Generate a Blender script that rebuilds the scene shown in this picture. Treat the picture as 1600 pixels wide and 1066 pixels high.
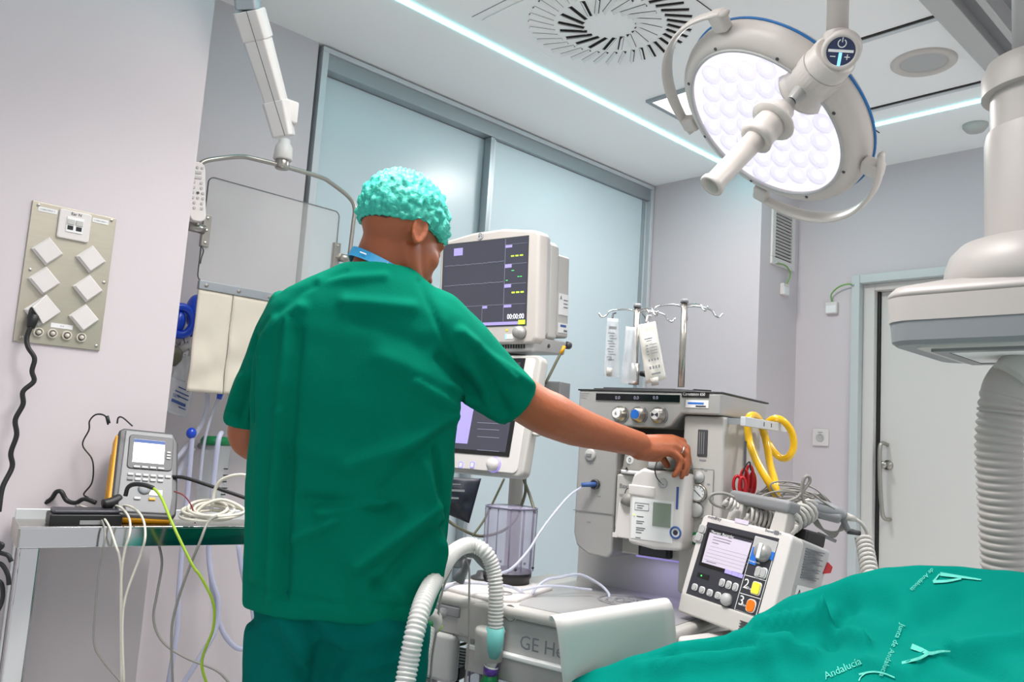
import bpy, bmesh, math, random
from mathutils import Vector, Matrix, noise
random.seed(7)
for o in list(bpy.data.objects): bpy.data.objects.remove(o)
SC = bpy.context.scene
COL = SC.collection
# ------------------------------------------------------------------ camera
FPX = 1283.14
CR = Vector((0.7218156, -0.6889326, 0.0659855))     # image right
CD = Vector((0.1313624, 0.0427715, -0.9904113))     # image down
CF = Vector((0.6795043, 0.7235624, 0.1213729))      # view direction
CAM = Vector((0, 0, 1.2))
cd = bpy.data.cameras.new('camera'); cam = bpy.data.objects.new('camera', cd); COL.objects.link(cam)
cd.sensor_width = 36; cd.lens = 36 * FPX / 1600; cd.clip_start = 0.05
mw = Matrix.Identity(4)
for i in range(3):
    mw[i][0] = CR[i]; mw[i][1] = -CD[i]; mw[i][2] = -CF[i]; mw[i][3] = CAM[i]
cam.matrix_world = mw
SC.camera = cam
# ------------------------------------------------------------------ view and world
vs = SC.view_settings
vs.view_transform = 'Standard'; vs.look = 'None'; vs.gamma = 1.0; vs.use_curve_mapping = False
vs.exposure = 0.08
wd = bpy.data.worlds.new('world'); SC.world = wd; wd.use_nodes = True
wd.node_tree.nodes['Background'].inputs[0].default_value = (0.93, 0.95, 1.0, 1)
wd.node_tree.nodes['Background'].inputs[1].default_value = 0.66
CEIL = 2.7
def area(name, loc, size, power, color=(1, 1, 1), rot=(0, 0, 0), sizey=None, spread=math.pi):
    l = bpy.data.lights.new(name, 'AREA'); l.energy = power; l.color = color; l.size = size
    if sizey: l.shape = 'RECTANGLE'; l.size_y = sizey
    l.spread = spread
    o = bpy.data.objects.new(name, l); o.location = loc; o.rotation_euler = rot; COL.objects.link(o); return o
ADDED_LIGHTS = [(-0.35, 0.3, 2), (0.75, -0.35, 5), (0.98, 1.20, 24), (1.30, 1.76, 6), (2.55, -0.05, 24), (3.15, 0.25, 27), (1.72, 0.75, 1.5)]  # unseen ceiling lamps, added to brighten chosen parts of the room
for (x, y, e_) in ADDED_LIGHTS:
    area('added_fill_lamp', (x, y, CEIL - 0.03), 0.55, e_, (1.0, 0.955, 0.94), spread=math.radians(150 if e_ < 20 or x > 2 else 125))
area('small_panel_lamp', (2.84, 1.975, CEIL - 0.03), 0.26, 13, (1.0, 0.96, 0.95))
# ------------------------------------------------------------------ pixel helpers (1600 x 1066 frame)
def ray(x, y): return CR * ((x - 800) / FPX) + CD * ((y - 533) / FPX) + CF
def C(x, y, z): return CAM + ray(x, y) * z
def onX(x, y, X): d = ray(x, y); return CAM + d * (X / d.x)
def onY(x, y, Y): d = ray(x, y); return CAM + d * (Y / d.y)
def onZ(x, y, Z): d = ray(x, y); return CAM + d * ((Z - 1.2) / d.z)
def proj(p):
    q = p - CAM; z = q.dot(CF); return (800 + FPX * q.dot(CR) / z, 533 + FPX * q.dot(CD) / z, z)
# ------------------------------------------------------------------ materials
def lin(c):
    c = c / 255.0
    return c / 12.92 if c <= 0.04045 else ((c + 0.055) / 1.055) ** 2.4
def col(r, g, b): return (lin(r), lin(g), lin(b), 1)
MATS = {}
def mat(name, rgb, rough=0.5, metal=0.0, var=0.04, scale=12.0, bump=0.0, bscale=60.0, emit=None, estr=0.0,
        trans=0.0, alpha=1.0, coat=0.0, sheen=0.0, spec=0.5, stretch=None, sss=0.0):
    m = bpy.data.materials.new(name); m.use_nodes = True; nt = m.node_tree; N = nt.nodes; L = nt.links
    b = N['Principled BSDF']
    tc = N.new('ShaderNodeTexCoord'); src = tc.outputs['Object']
    if stretch:
        mp = N.new('ShaderNodeMapping'); mp.inputs['Scale'].default_value = stretch
        L.new(src, mp.inputs['Vector']); src = mp.outputs['Vector']
    n = N.new('ShaderNodeTexNoise'); n.inputs['Scale'].default_value = scale; n.inputs['Detail'].default_value = 3
    L.new(src, n.inputs['Vector'])
    mix = N.new('ShaderNodeMix'); mix.data_type = 'RGBA'
    c = col(*rgb)
    mix.inputs[6].default_value = tuple(min(1, v * (1 - var)) for v in c[:3]) + (1,)
    mix.inputs[7].default_value = tuple(min(1, v * (1 + var)) for v in c[:3]) + (1,)
    L.new(n.outputs['Fac'], mix.inputs[0]); L.new(mix.outputs[2], b.inputs['Base Color'])
    b.inputs['Roughness'].default_value = rough; b.inputs['Metallic'].default_value = metal
    b.inputs['Specular IOR Level'].default_value = spec
    if coat: b.inputs['Coat Weight'].default_value = coat
    if sheen: b.inputs['Sheen Weight'].default_value = sheen
    if trans: b.inputs['Transmission Weight'].default_value = trans
    if sss: b.inputs['Subsurface Weight'].default_value = sss; b.inputs['Subsurface Radius'].default_value = (0.01, 0.004, 0.002)
    if alpha < 1: b.inputs['Alpha'].default_value = alpha
    if emit: b.inputs['Emission Color'].default_value = col(*emit); b.inputs['Emission Strength'].default_value = estr
    if bump:
        n2 = N.new('ShaderNodeTexNoise'); n2.inputs['Scale'].default_value = bscale; n2.inputs['Detail'].default_value = 4
        L.new(src, n2.inputs['Vector'])
        bp = N.new('ShaderNodeBump'); bp.inputs['Strength'].default_value = bump; bp.inputs['Distance'].default_value = 0.01
        L.new(n2.outputs['Fac'], bp.inputs['Height']); L.new(bp.outputs['Normal'], b.inputs['Normal'])
    MATS[name] = m; return m
mat('wall', (203, 195, 198), 0.6, var=0.012, scale=2, bump=0.02, bscale=120)
mat('ceiling', (246, 246, 245), 0.7, var=0.012, scale=2)
mat('floor', (228, 230, 230), 0.35, var=0.05, scale=20)
mat('panel_glass', (200, 214, 219), 0.28, var=0.01, scale=1.5, spec=0.5)
mat('alu', (165, 172, 176), 0.38, metal=0.6, var=0.05, scale=30, stretch=(1, 30, 30))
mat('alu_light', (205, 209, 212), 0.4, metal=0.3, var=0.03)
mat('door', (206, 203, 199), 0.5, var=0.015, scale=3)
mat('door_frame', (190, 196, 196), 0.45, var=0.02)
mat('white', (214, 209, 206), 0.38, var=0.02)
mat('warm_white', (200, 193, 187), 0.36, var=0.02)
mat('head_white', (176, 170, 166), 0.4, var=0.02)
mat('cream', (206, 199, 184), 0.55, var=0.03, bump=0.06, bscale=18)
mat('offwhite', (183, 181, 176), 0.42, var=0.025)
mat('light_grey', (178, 178, 177), 0.42, var=0.03)
mat('silver', (168, 167, 165), 0.36, metal=0.25, var=0.03)
mat('mid_grey', (128, 129, 131), 0.45, var=0.03)
mat('band_grey', (128, 132, 135), 0.45, var=0.03)
mat('dark_grey', (66, 67, 70), 0.45, var=0.05)
mat('charcoal', (52, 53, 60), 0.4, var=0.05)
mat('black', (20, 20, 21), 0.45, var=0.1)
mat('black_rubber', (24, 24, 25), 0.5, var=0.1)
mat('steel', (176, 172, 164), 0.3, metal=0.95, var=0.08, scale=25, stretch=(1, 1, 12))
mat('steel_plate', (196, 188, 172), 0.36, metal=0.75, var=0.07, scale=14, stretch=(1, 1, 8))
mat('chrome', (205, 205, 205), 0.1, metal=1.0, var=0.03)
mat('scrub', (0, 106, 84), 0.9, var=0.07, scale=9, bump=0.1, bscale=350, spec=0.04)
mat('trousers', (0, 92, 84), 0.9, var=0.08, scale=9, bump=0.1, bscale=350, spec=0.04)
mat('drape', (0, 121, 108), 0.9, var=0.05, scale=7, bump=0.1, bscale=350, spec=0.04)
mat('drape_print', (84, 186, 170), 0.85, var=0.25, scale=140)
mat('lanyard', (30, 140, 190), 0.5, var=0.06)
mat('hair', (58, 40, 32), 0.8, var=0.3, scale=80, alpha=0.7)
mat('yellow', (236, 186, 6), 0.28, var=0.05, coat=0.4)
mat('amber', (222, 158, 20), 0.45, var=0.05)
mat('red', (178, 22, 32), 0.35, var=0.08)
mat('maroon', (120, 24, 36), 0.4, var=0.05)
mat('blue', (18, 72, 200), 0.3, var=0.06, coat=0.3)
mat('blue_trim', (34, 110, 176), 0.4, var=0.04)
mat('blue_label', (30, 110, 205), 0.5, var=0.03)
mat('navy', (24, 30, 44), 0.5, var=0.1)
mat('navy_panel', (28, 44, 84), 0.3, var=0.05)
mat('teal_plastic', (110, 190, 185), 0.35, var=0.05, alpha=0.85)
mat('green_plastic', (10, 120, 66), 0.35, var=0.08)
mat('green_dark', (8, 74, 52), 0.35, var=0.08)
mat('purple', (86, 50, 150), 0.4, var=0.05)
mat('orange', (240, 120, 20), 0.35, var=0.04)
mat('yellow_button', (240, 225, 70), 0.35, var=0.03)
mat('cable_white', (214, 210, 196), 0.45, var=0.03)
mat('cable_grey', (140, 138, 132), 0.45, var=0.04)
mat('cable_olive', (96, 96, 78), 0.45, var=0.04)
mat('cable_lime', (156, 188, 50), 0.45, var=0.1, scale=60)
mat('wire_green', (120, 165, 90), 0.45, var=0.15, scale=80)
mat('tube_clear', (208, 212, 228), 0.2, var=0.02, alpha=0.55)
mat('tube_lilac', (198, 202, 226), 0.25, var=0.02, alpha=0.75)
mat('hose_clear', (214, 214, 210), 0.25, var=0.03, alpha=0.8)
mat('bag_clear', (222, 226, 230), 0.15, var=0.03, alpha=0.45)
mat('bag_milk', (232, 230, 222), 0.3, var=0.02, alpha=0.9)
mat('canister_clear', (186, 180, 204), 0.12, var=0.02, alpha=0.38)
mat('canister_edge', (112, 106, 132), 0.15, var=0.03, alpha=0.85)
mat('shield_clear', (206, 206, 204), 0.06, var=0.01, alpha=0.26, spec=0.6)
mat('clear_glass', (206, 214, 214), 0.08, var=0.01, alpha=0.3)
mat('print_dark', (50, 52, 58), 0.6)
mat('print_mid', (110, 112, 118), 0.6)
mat('print_grey', (140, 142, 144), 0.6)
mat('print_white', (232, 232, 232), 0.6)
mat('print_blue', (60, 90, 150), 0.6)
mat('label_white', (228, 229, 228), 0.55, var=0.01)
mat('slot_dark', (38, 36, 32), 0.8, var=0.1)
mat('vent_dark', (52, 58, 58), 0.8, var=0.1)
mat('screen', (46, 47, 56), 0.18, var=0.03, emit=(96, 97, 112), estr=0.35, spec=0.5)
mat('screen_dark', (14, 14, 17), 0.15, var=0.03)
mat('screen_pale', (186, 178, 192), 0.2, var=0.02, emit=(176, 168, 184), estr=0.45)
mat('screen_lcd', (120, 130, 118), 0.25, var=0.03, emit=(140, 150, 135), estr=0.15)
mat('screen_bright', (222, 222, 236), 0.25, var=0.02, emit=(225, 224, 240), estr=0.7)
mat('glow_violet', (150, 140, 200), 0.3, emit=(150, 138, 215), estr=0.6)
mat('glow_green', (60, 220, 90), 0.3, emit=(90, 235, 110), estr=1.0)
mat('glow_yellowgreen', (190, 230, 60), 0.3, emit=(190, 230, 70), estr=0.8)
mat('glow_white', (235, 235, 240), 0.3, emit=(230, 230, 240), estr=0.8)
mat('glow_line', (130, 132, 150), 0.3, emit=(150, 150, 170), estr=0.35)
mat('glow_blue', (90, 170, 255), 0.3, emit=(120, 200, 255), estr=1.6)
mat('led_cyan', (170, 250, 250), 0.4, emit=(110, 232, 240), estr=9.0)
mat('panel_light', (250, 250, 250), 0.4, emit=(255, 252, 248), estr=2.0)
mat('lamp_plate', (190, 188, 196), 0.35, emit=(244, 238, 250), estr=0.85, var=0.015)
mat('lamp_led', (255, 255, 255), 0.2, emit=(255, 252, 255), estr=1.2)
mat('lens', (214, 216, 240), 0.06, alpha=0.30, var=0.01, spec=0.8)
def skin_material():
    m = mat('skin', (150, 80, 44), 0.48, var=0.10, scale=26, bump=0.08, bscale=90, sss=0.08)
    return m
skin_material()
def cap_material():
    m = mat('cap', (58, 186, 166), 0.5, var=0.45, scale=60, bump=0.8, bscale=60, alpha=0.86, spec=0.4)  # wide colour noise paints in light and dark of the crinkles
    return m
cap_material()
# ------------------------------------------------------------------ objects
WORLD = {}
def setp(o, label=None, cat=None, group=None, kind=None):
    if label: o['label'] = label
    if cat: o['category'] = cat
    if group: o['group'] = group
    if kind: o['kind'] = kind
    return o
def thing(name, label, cat, M=None, group=None):
    o = bpy.data.objects.new(name, None); COL.objects.link(o); o.empty_display_size = 0.05
    M = M if M is not None else Matrix.Identity(4)
    if isinstance(M, Vector): M = Matrix.Translation(M)
    o.matrix_world = M; WORLD[o.name] = M.copy()
    return setp(o, label, cat, group)
def frame(loc, yaw=0, pitch=0, roll=0):
    return (Matrix.Translation(loc) @ Matrix.Rotation(math.radians(yaw), 4, 'Z') @ Matrix.Rotation(math.radians(pitch), 4, 'X')
            @ Matrix.Rotation(math.radians(roll), 4, 'Y'))
def basis(loc, ex, ey, ez):
    m = Matrix.Identity(4)
    for i in range(3): m[i][0] = ex[i]; m[i][1] = ey[i]; m[i][2] = ez[i]; m[i][3] = loc[i]
    return m
def wm(parent): return WORLD.get(parent.name, Matrix.Identity(4)) if parent else Matrix.Identity(4)
def add(name, mesh, material, parent=None, smooth=False, bevel=0, seg=2, sub=0, world=False, loc=None):
    if material:
        ms = material if isinstance(material, (list, tuple)) else [material]
        for k in ms: mesh.materials.append(MATS[k] if isinstance(k, str) else k)
    o = bpy.data.objects.new(name, mesh); COL.objects.link(o)
    if parent:
        o.parent = parent; WORLD[o.name] = wm(parent).copy()
        if world: mesh.transform(wm(parent).inverted())
    else:
        # origin at the middle of the base
        vsx = [v.co for v in mesh.vertices]
        lo = Vector((min(v.x for v in vsx), min(v.y for v in vsx), min(v.z for v in vsx)))
        hi = Vector((max(v.x for v in vsx), max(v.y for v in vsx), max(v.z for v in vsx)))
        c = Vector(((lo.x + hi.x) / 2, (lo.y + hi.y) / 2, lo.z))
        mesh.transform(Matrix.Translation(-c)); o.location = c; WORLD[o.name] = Matrix.Translation(c)
    if smooth:
        for p in mesh.polygons: p.use_smooth = True
    if bevel:
        b = o.modifiers.new('bevel', 'BEVEL'); b.width = bevel; b.segments = seg; b.limit_method = 'ANGLE'; b.angle_limit = math.radians(40)
        for p in mesh.polygons: p.use_smooth = True
        w = o.modifiers.new('wn', 'WEIGHTED_NORMAL'); w.keep_sharp = False
    if sub:
        s = o.modifiers.new('sub', 'SUBSURF'); s.levels = sub; s.render_levels = sub
    return o
def perp(d):
    a = Vector((0, 0, 1)) if abs(d.z) < 0.9 else Vector((1, 0, 0))
    u = d.cross(a).normalized(); return u, d.cross(u).normalized()
def smooth_path(pts, n=8, closed=False):
    P = [Vector(p) for p in pts]; out = []
    m = len(P)
    rng = range(m) if closed else range(m - 1)
    for i in rng:
        p0 = P[(i - 1) % m] if (closed or i > 0) else P[0] * 2 - P[1]
        p1 = P[i]; p2 = P[(i + 1) % m]
        p3 = P[(i + 2) % m] if (closed or i + 2 < m) else P[-1] * 2 - P[-2]
        for k in range(n):
            t = k / n; t2 = t * t; t3 = t2 * t
            out.append(0.5 * ((2 * p1) + (p2 - p0) * t + (2 * p0 - 5 * p1 + 4 * p2 - p3) * t2 + (3 * p1 - p0 - 3 * p2 + p3) * t3))
    if not closed: out.append(P[-1].copy())
    return out
class MB:
    def __init__(s, M=None): s.v = []; s.f = []; s.M = M; s.mi = []; s.cur = 0
    def pt(s, p):
        p = Vector(p)
        s.v.append(s.M @ p if s.M else p); return len(s.v) - 1
    def face(s, *ids): s.f.append(ids); s.mi.append(s.cur)
    def box(s, c, size, R=None):
        c = Vector(c); hx, hy, hz = size[0] / 2, size[1] / 2, size[2] / 2; ids = []
        for z in (-hz, hz):
            for x, y in ((-hx, -hy), (hx, -hy), (hx, hy), (-hx, hy)):
                q = Vector((x, y, z)); q = (R @ q if R else q) + c; ids.append(s.pt(q))
        a = ids
        for q in ((3, 2, 1, 0), (4, 5, 6, 7), (0, 1, 5, 4), (1, 2, 6, 5), (2, 3, 7, 6), (3, 0, 4, 7)): s.face(*[a[i] for i in q])
        return s
    def span(s, a, b):
        a = Vector(a); b = Vector(b); return s.box((a + b) / 2, [abs(b[i] - a[i]) for i in range(3)])
    def hexa(s, P):          # 4 bottom + 4 top points, same winding
        a = [s.pt(p) for p in P]
        for q in ((3, 2, 1, 0), (4, 5, 6, 7), (0, 1, 5, 4), (1, 2, 6, 5), (2, 3, 7, 6), (3, 0, 4, 7)): s.face(*[a[i] for i in q])
        return s
    def prism(s, outline, a, b, axis='z'):
        f = {'z': lambda p, h: (p[0], p[1], h), 'y': lambda p, h: (p[0], h, p[1]), 'x': lambda p, h: (h, p[0], p[1])}[axis]
        lo = [s.pt(f(p, a)) for p in outline]; hi = [s.pt(f(p, b)) for p in outline]; n = len(outline)
        s.face(*reversed(lo)); s.face(*hi)
        for i in range(n): j = (i + 1) % n; s.face(lo[i], lo[j], hi[j], hi[i])
        return s
    def rings(s, R, cap0=True, cap1=True, closed=False):
        ids = [[s.pt(p) for p in r] for r in R]; n = len(ids[0])
        m = len(ids)
        for i in range(m if closed else m - 1):
            A = ids[i]; B = ids[(i + 1) % m]
            for k in range(n): j = (k + 1) % n; s.face(A[k], A[j], B[j], B[k])
        if not closed:
            if cap0: s.face(*reversed(ids[0]))
            if cap1: s.face(*ids[-1])
        return s
    def tube(s, pts, r, n=8, closed=False, caps=True, flat=None):
        P = [Vector(p) for p in pts]; m = len(P); R = []
        u = None
        for i in range(m):
            a = P[(i - 1) % m] if (closed or i > 0) else P[i]; b = P[(i + 1) % m] if (closed or i < m - 1) else P[i]
            d = (b - a)
            d = d.normalized() if d.length > 1e-9 else Vector((0, 0, 1))
            if u is None: u, w = perp(d)
            else:
                u = (u - d * u.dot(d))
                u = u.normalized() if u.length > 1e-6 else perp(d)[0]
                w = d.cross(u)
            rr = r(i / (m - 1)) if callable(r) else (r[i] if isinstance(r, (list, tuple)) else r)
            R.append([P[i] + (u * math.cos(2 * math.pi * k / n) + w * math.sin(2 * math.pi * k / n)) * rr for k in range(n)])
        return s.rings(R, caps, caps, closed)
    def cyl(s, a, b, r0, r1=None, n=20): return s.tube([a, b], [r0, r0 if r1 is None else r1], n)
    def lathe(s, prof, n=32, M=None, caps=True):
        R = []
        for (r, z) in prof:
            ring = [Vector((r * math.cos(2 * math.pi * k / n), r * math.sin(2 * math.pi * k / n), z)) for k in range(n)]
            R.append([M @ p for p in ring] if M else ring)
        return s.rings(R, caps, caps)
    def sphere(s, c, r, n=16, m=10, R=None):
        c = Vector(c); r = (r, r, r) if not isinstance(r, (tuple, list, Vector)) else r
        rr = []
        for i in range(m + 1):
            t = math.pi * (i + 0.02 * (i == 0) - 0.02 * (i == m)) / m
            ring = []
            for k in range(n):
                a = 2 * math.pi * k / n
                q = Vector((r[0] * math.sin(t) * math.cos(a), r[1] * math.sin(t) * math.sin(a), -r[2] * math.cos(t)))
                ring.append((R @ q if R else q) + c)
            rr.append(ring)
        return s.rings(rr)
    def mesh(s, name):
        me = bpy.data.meshes.new(name); me.from_pydata([tuple(p) for p in s.v], [], s.f)
        if any(s.mi): me.polygons.foreach_set('material_index', s.mi)
        bm = bmesh.new(); bm.from_mesh(me); bmesh.ops.recalc_face_normals(bm, faces=bm.faces); bm.to_mesh(me); bm.free(); return me
    def build(s, name, material, parent=None, **k): return add(name, s.mesh(name), material, parent, **k)
def rrect(w, h, r, n=5, cx=0, cy=0):
    out = []
    for (sx, sy, a0) in ((1, -1, -90), (1, 1, 0), (-1, 1, 90), (-1, -1, 180)):
        for k in range(n + 1):
            a = math.radians(a0 + 90 * k / n)
            out.append((cx + sx * (w / 2 - r) + r * math.cos(a), cy + sy * (h / 2 - r) + r * math.sin(a)))
    return out
FACE = Matrix.Rotation(math.radians(90), 4, 'X')     # text lying on a front face (normal -y)
def text(s, size, M, material, parent, name='lettering', ext=0.0003, align='LEFT', sx=1.0):
    cu = bpy.data.curves.new('txt', 'FONT'); cu.body = s; cu.size = size; cu.extrude = ext; cu.align_x = align; cu.resolution_u = 2
    t = bpy.data.objects.new('txt', cu); COL.objects.link(t)
    dg = bpy.context.evaluated_depsgraph_get(); me = bpy.data.meshes.new_from_object(t.evaluated_get(dg))
    bpy.data.objects.remove(t); bpy.data.curves.remove(cu)
    me.materials.clear(); me.transform(M @ Matrix.Diagonal((sx, 1, 1, 1)))
    return add(name, me, material, parent)
def T(x, y, z): return Matrix.Translation((x, y, z))
def struct(o): o['kind'] = 'structure'; return o
def dup(o, parent, M):
    """copy of a part placed with a local matrix (shares its mesh)"""
    c = o.copy(); COL.objects.link(c); c.parent = parent; c.matrix_parent_inverse = Matrix.Identity(4); c.matrix_local = M
    WORLD[c.name] = wm(parent) @ M; return c
# ================================================================== SETTING
X0, Y0 = -1.6, -1.6
struct(MB().span((X0, Y0, -0.05), (4.3, 3.0, 0)).build('floor', 'floor'))
struct(MB().span((X0, Y0, CEIL), (4.3, 3.0, CEIL + 0.1)).build('ceiling', 'ceiling'))
struct(MB().span((X0, 2.4, 0), (0.915, 2.95, CEIL)).build('wall_left', 'wall'))
struct(MB().span((0.915, 2.8, 0), (1.488, 2.95, CEIL)).build('wall_recess', 'wall'))
struct(MB().span((3.66, 2.115, 0), (4.2, 2.95, CEIL)).build('wall_corner_pillar', 'wall'))
DY0, DY1, DZ = 0.78, 1.774, 2.107
w = MB(); w.span((4.05, DY1, 0), (4.2, 2.115, CEIL)); w.span((4.05, DY0, DZ), (4.2, DY1, CEIL)); w.span((4.05, Y0, 0), (4.2, DY0, CEIL))
struct(w.build('wall_right', 'wall'))
struct(MB().span((1.488, 2.9, 0), (3.66, 2.95, CEIL)).build('wall_closet_back', 'wall'))
# ceiling grid seams (thin dark shadow gaps)
for (a, b) in (((2.735, 0.92), (2.735, 1.30)), ((3.335, 0.92), (3.335, 1.46))):
    struct(MB().span((a[0] - 0.006, a[1], CEIL - 0.003), (b[0] + 0.006, b[1], CEIL + 0.004)).build('trim_ceiling_gap', 'slot_dark'))
    struct(MB().span((a[0] + 0.008, a[1], CEIL - 0.006), (b[0] + 0.03, b[1] - 0.02, CEIL + 0.002)).build('trim_ceiling_bead', 'alu_light', bevel=0.002))
struct(MB().span((1.7435, 1.95, CEIL - 0.0015), (1.7465, 2.18, CEIL + 0.003)).build('trim_ceiling_seam', 'print_grey'))
p1 = onZ(1089, 0, CEIL); p2 = onZ(1156, 46, CEIL)
struct(MB().span((p1.x - 0.4, p1.y - 0.002, CEIL - 0.002), (p2.x + 1.2, p1.y + 0.003, CEIL + 0.003)).build('trim_ceiling_seam', 'slot_dark'))
# sliding closet doors
cl = thing('door_1', 'two large frosted white sliding doors in an aluminium frame beside the corner', 'sliding door', frame((2.58, 2.8, 0)))
struct(cl); del cl['category']
cx = 2.58
def L(x0, x1, y0, y1, z0, z1, m=None): return (m or MB()).span((x0 - cx, y0 - 2.8, z0), (x1 - cx, y1 - 2.8, z1))
L(1.505, 3.655, 2.79, 2.88, 2.672, 2.692).build('top_trim', 'alu_light', cl, bevel=0.002)
L(1.53, 3.635, 2.80, 2.88, 2.607, 2.672).build('top_rail', 'alu', cl, bevel=0.002)
L(1.505, 1.532, 2.79, 2.88, 0, 2.672).build('jamb', 'alu_light', cl, bevel=0.002)
L(3.632, 3.655, 2.79, 2.88, 0, 2.672).build('jamb', 'alu_light', cl, bevel=0.002)
pl = L(1.532, 2.425, 2.855, 2.87, 0.02, 2.605).build('door_panel', 'panel_glass', cl); pl['label'] = 'frosted sliding panel nearer the shield arm'
L(1.534, 1.556, 2.845, 2.872, 0.02, 2.605).build('stile', 'alu', pl, bevel=0.001)
pr = L(2.44, 3.632, 2.825, 2.84, 0.02, 2.605).build('door_panel', 'panel_glass', cl); pr['label'] = 'frosted sliding panel next to the pillar'
L(2.412, 2.434, 2.80, 2.845, 0.02, 2.605).build('stile', 'alu', pr, bevel=0.001)
L(2.434, 2.455, 2.812, 2.845, 0.02, 2.605).build('stile', 'alu_light', pr, bevel=0.001)
L(3.59, 3.612, 2.815, 2.845, 0.02, 2.605).build('stile', 'alu', pr, bevel=0.001)
L(1.532, 3.632, 2.80, 2.88, 0, 0.02).build('bottom_track', 'alu', cl)
# room door on the right
dr = thing('door_2', 'pale hospital door with pull bar in a light frame', 'door', frame((4.05, 1.25, 0)))
struct(dr); del dr['category']
def D(x0, x1, y0, y1, z0, z1): return MB().span((x0 - 4.05, y0 - 1.25, z0), (x1 - 4.05, y1 - 1.25, z1))
D(4.03, 4.2, 1.772, 1.814, 0, 2.148).build('frame_jamb', 'door_frame', dr, bevel=0.003)
D(4.03, 4.2, DY0 - 0.04, 1.772, 2.105, 2.148).build('frame_head', 'door_frame', dr, bevel=0.003)
D(4.03, 4.2, DY0 - 0.04, DY0, 0, 2.105).build('frame_jamb', 'door_frame', dr, bevel=0.003)
D(4.075, 4.2, 1.715, 1.772, 0, 2.105).build('stop', 'door', dr, bevel=0.003)
D(4.075, 4.2, DY0, 1.715, 2.07, 2.105).build('stop', 'door', dr, bevel=0.003)
leaf = D(4.125, 4.17, DY0 + 0.01, 1.70, 0.005, 2.068).build('leaf', 'door', dr)
D(4.11, 4.2, 1.703, 1.714, 0, 2.07).build('seal', 'black_rubber', dr)
h0 = onX(1386, 695, 4.12); h1 = onX(1390, 812, 4.12)
hp = [Vector((4.125, h0.y, h0.z)), Vector((4.075, h0.y + 0.005, h0.z + 0.005)), Vector((4.06, h0.y + 0.01, h0.z - 0.03)), Vector((4.055, h0.y + 0.005, (h0.z + h1.z) / 2)),
      Vector((4.06, h1.y + 0.012, h1.z + 0.04)), Vector((4.075, h1.y + 0.004, h1.z + 0.005)), Vector((4.125, h1.y, h1.z))]
MB().tube(smooth_path(hp, 6), 0.0095, 10).build('handle', 'steel', leaf, smooth=True, world=True)
lk = onX(1388, 727, 4.125)
MB().lathe([(0.024, 0), (0.024, 0.008), (0.014, 0.010), (0.012, 0.05), (0.017, 0.055), (0.017, 0.07), (0.004, 0.072)], 20, Matrix.Translation(lk) @ Matrix.Rotation(-math.pi / 2, 4, 'Y')).build('lock_knob', 'steel', leaf, smooth=True, world=True)
# ================================================================== CEILING THINGS
ly, lx = 2.283, 3.512
led = MB(); led.span((X0, ly - 0.012, CEIL - 0.005), (lx + 0.012, ly + 0.012, CEIL + 0.004))
setp(led.build('led_strip', 'led_cyan'), 'long glowing cyan light strip in the ceiling running past the sliding doors', 'led strip', 'ceiling led strips')
led = MB(); led.span((lx - 0.012, Y0, CEIL - 0.005), (lx + 0.012, ly - 0.012, CEIL + 0.004))
setp(led.build('led_strip', 'led_cyan'), 'glowing cyan light strip in the ceiling running towards the door', 'led strip', 'ceiling led strips')
# swirl diffuser
dc = Vector((2.09, 1.828, CEIL))
df = thing('air_diffuser', 'square ceiling air diffuser with a swirl of radial slots', 'air vent', Matrix.Translation(dc))
MB().box((0.02, 0.01, -0.004), (0.66, 0.66, 0.008)).build('plate', 'ceiling', df, bevel=0.003)
def slot_meshes(r0, r1, wd, sg):
    l = r1 - r0
    a = MB().box((0, 0, -0.0085), (l, wd, 0.002)).mesh('slot')
    b = MB(); b.box((0, wd * 0.12 * sg, -0.0135), (l, 0.0022, wd * 1.05), Matrix.Rotation(math.radians(-40 * sg), 3, 'X')); b = b.mesh('vane')
    return a, b
for (r0, r1, wd, n, ph) in ((0.198, 0.292, 0.0145, 38, 0), (0.088, 0.186, 0.0165, 20, 4)):
    ms, mv = slot_meshes(r0, r1, wd, 1 if n > 30 else -1); s0 = v0 = None
    for k in range(n):
        a = 2 * math.pi * k / n + math.radians(ph); rm = (r0 + r1) / 2
        Mx = Matrix.Translation((rm * math.cos(a), rm * math.sin(a), 0)) @ Matrix.Rotation(a + math.radians(22), 4, 'Z')
        if s0 is None:
            s0 = add('slot', ms, 'slot_dark', df); s0.matrix_local = Mx; WORLD[s0.name] = wm(df) @ Mx
            v0 = add('vane', mv, 'ceiling', s0)
        else:
            c = dup(s0, df, Mx); dup(v0, c, Matrix.Identity(4))
# round downlight (off)
dl = thing('downlight', 'round recessed ceiling downlight with grey glass, switched off', 'ceiling light', Matrix.Translation((3.043, 1.11, CEIL)))
MB().lathe([(0.080, 0.0), (0.080, -0.004), (0.086, -0.010), (0.104, -0.012), (0.112, -0.006), (0.113, 0.002)], 40, caps=False).build('rim', 'warm_white', dl, smooth=True)
MB().lathe([(0.082, 0.004), (0.082, -0.003), (0.001, -0.003)], 40).build('glass', 'light_grey', dl)
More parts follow.
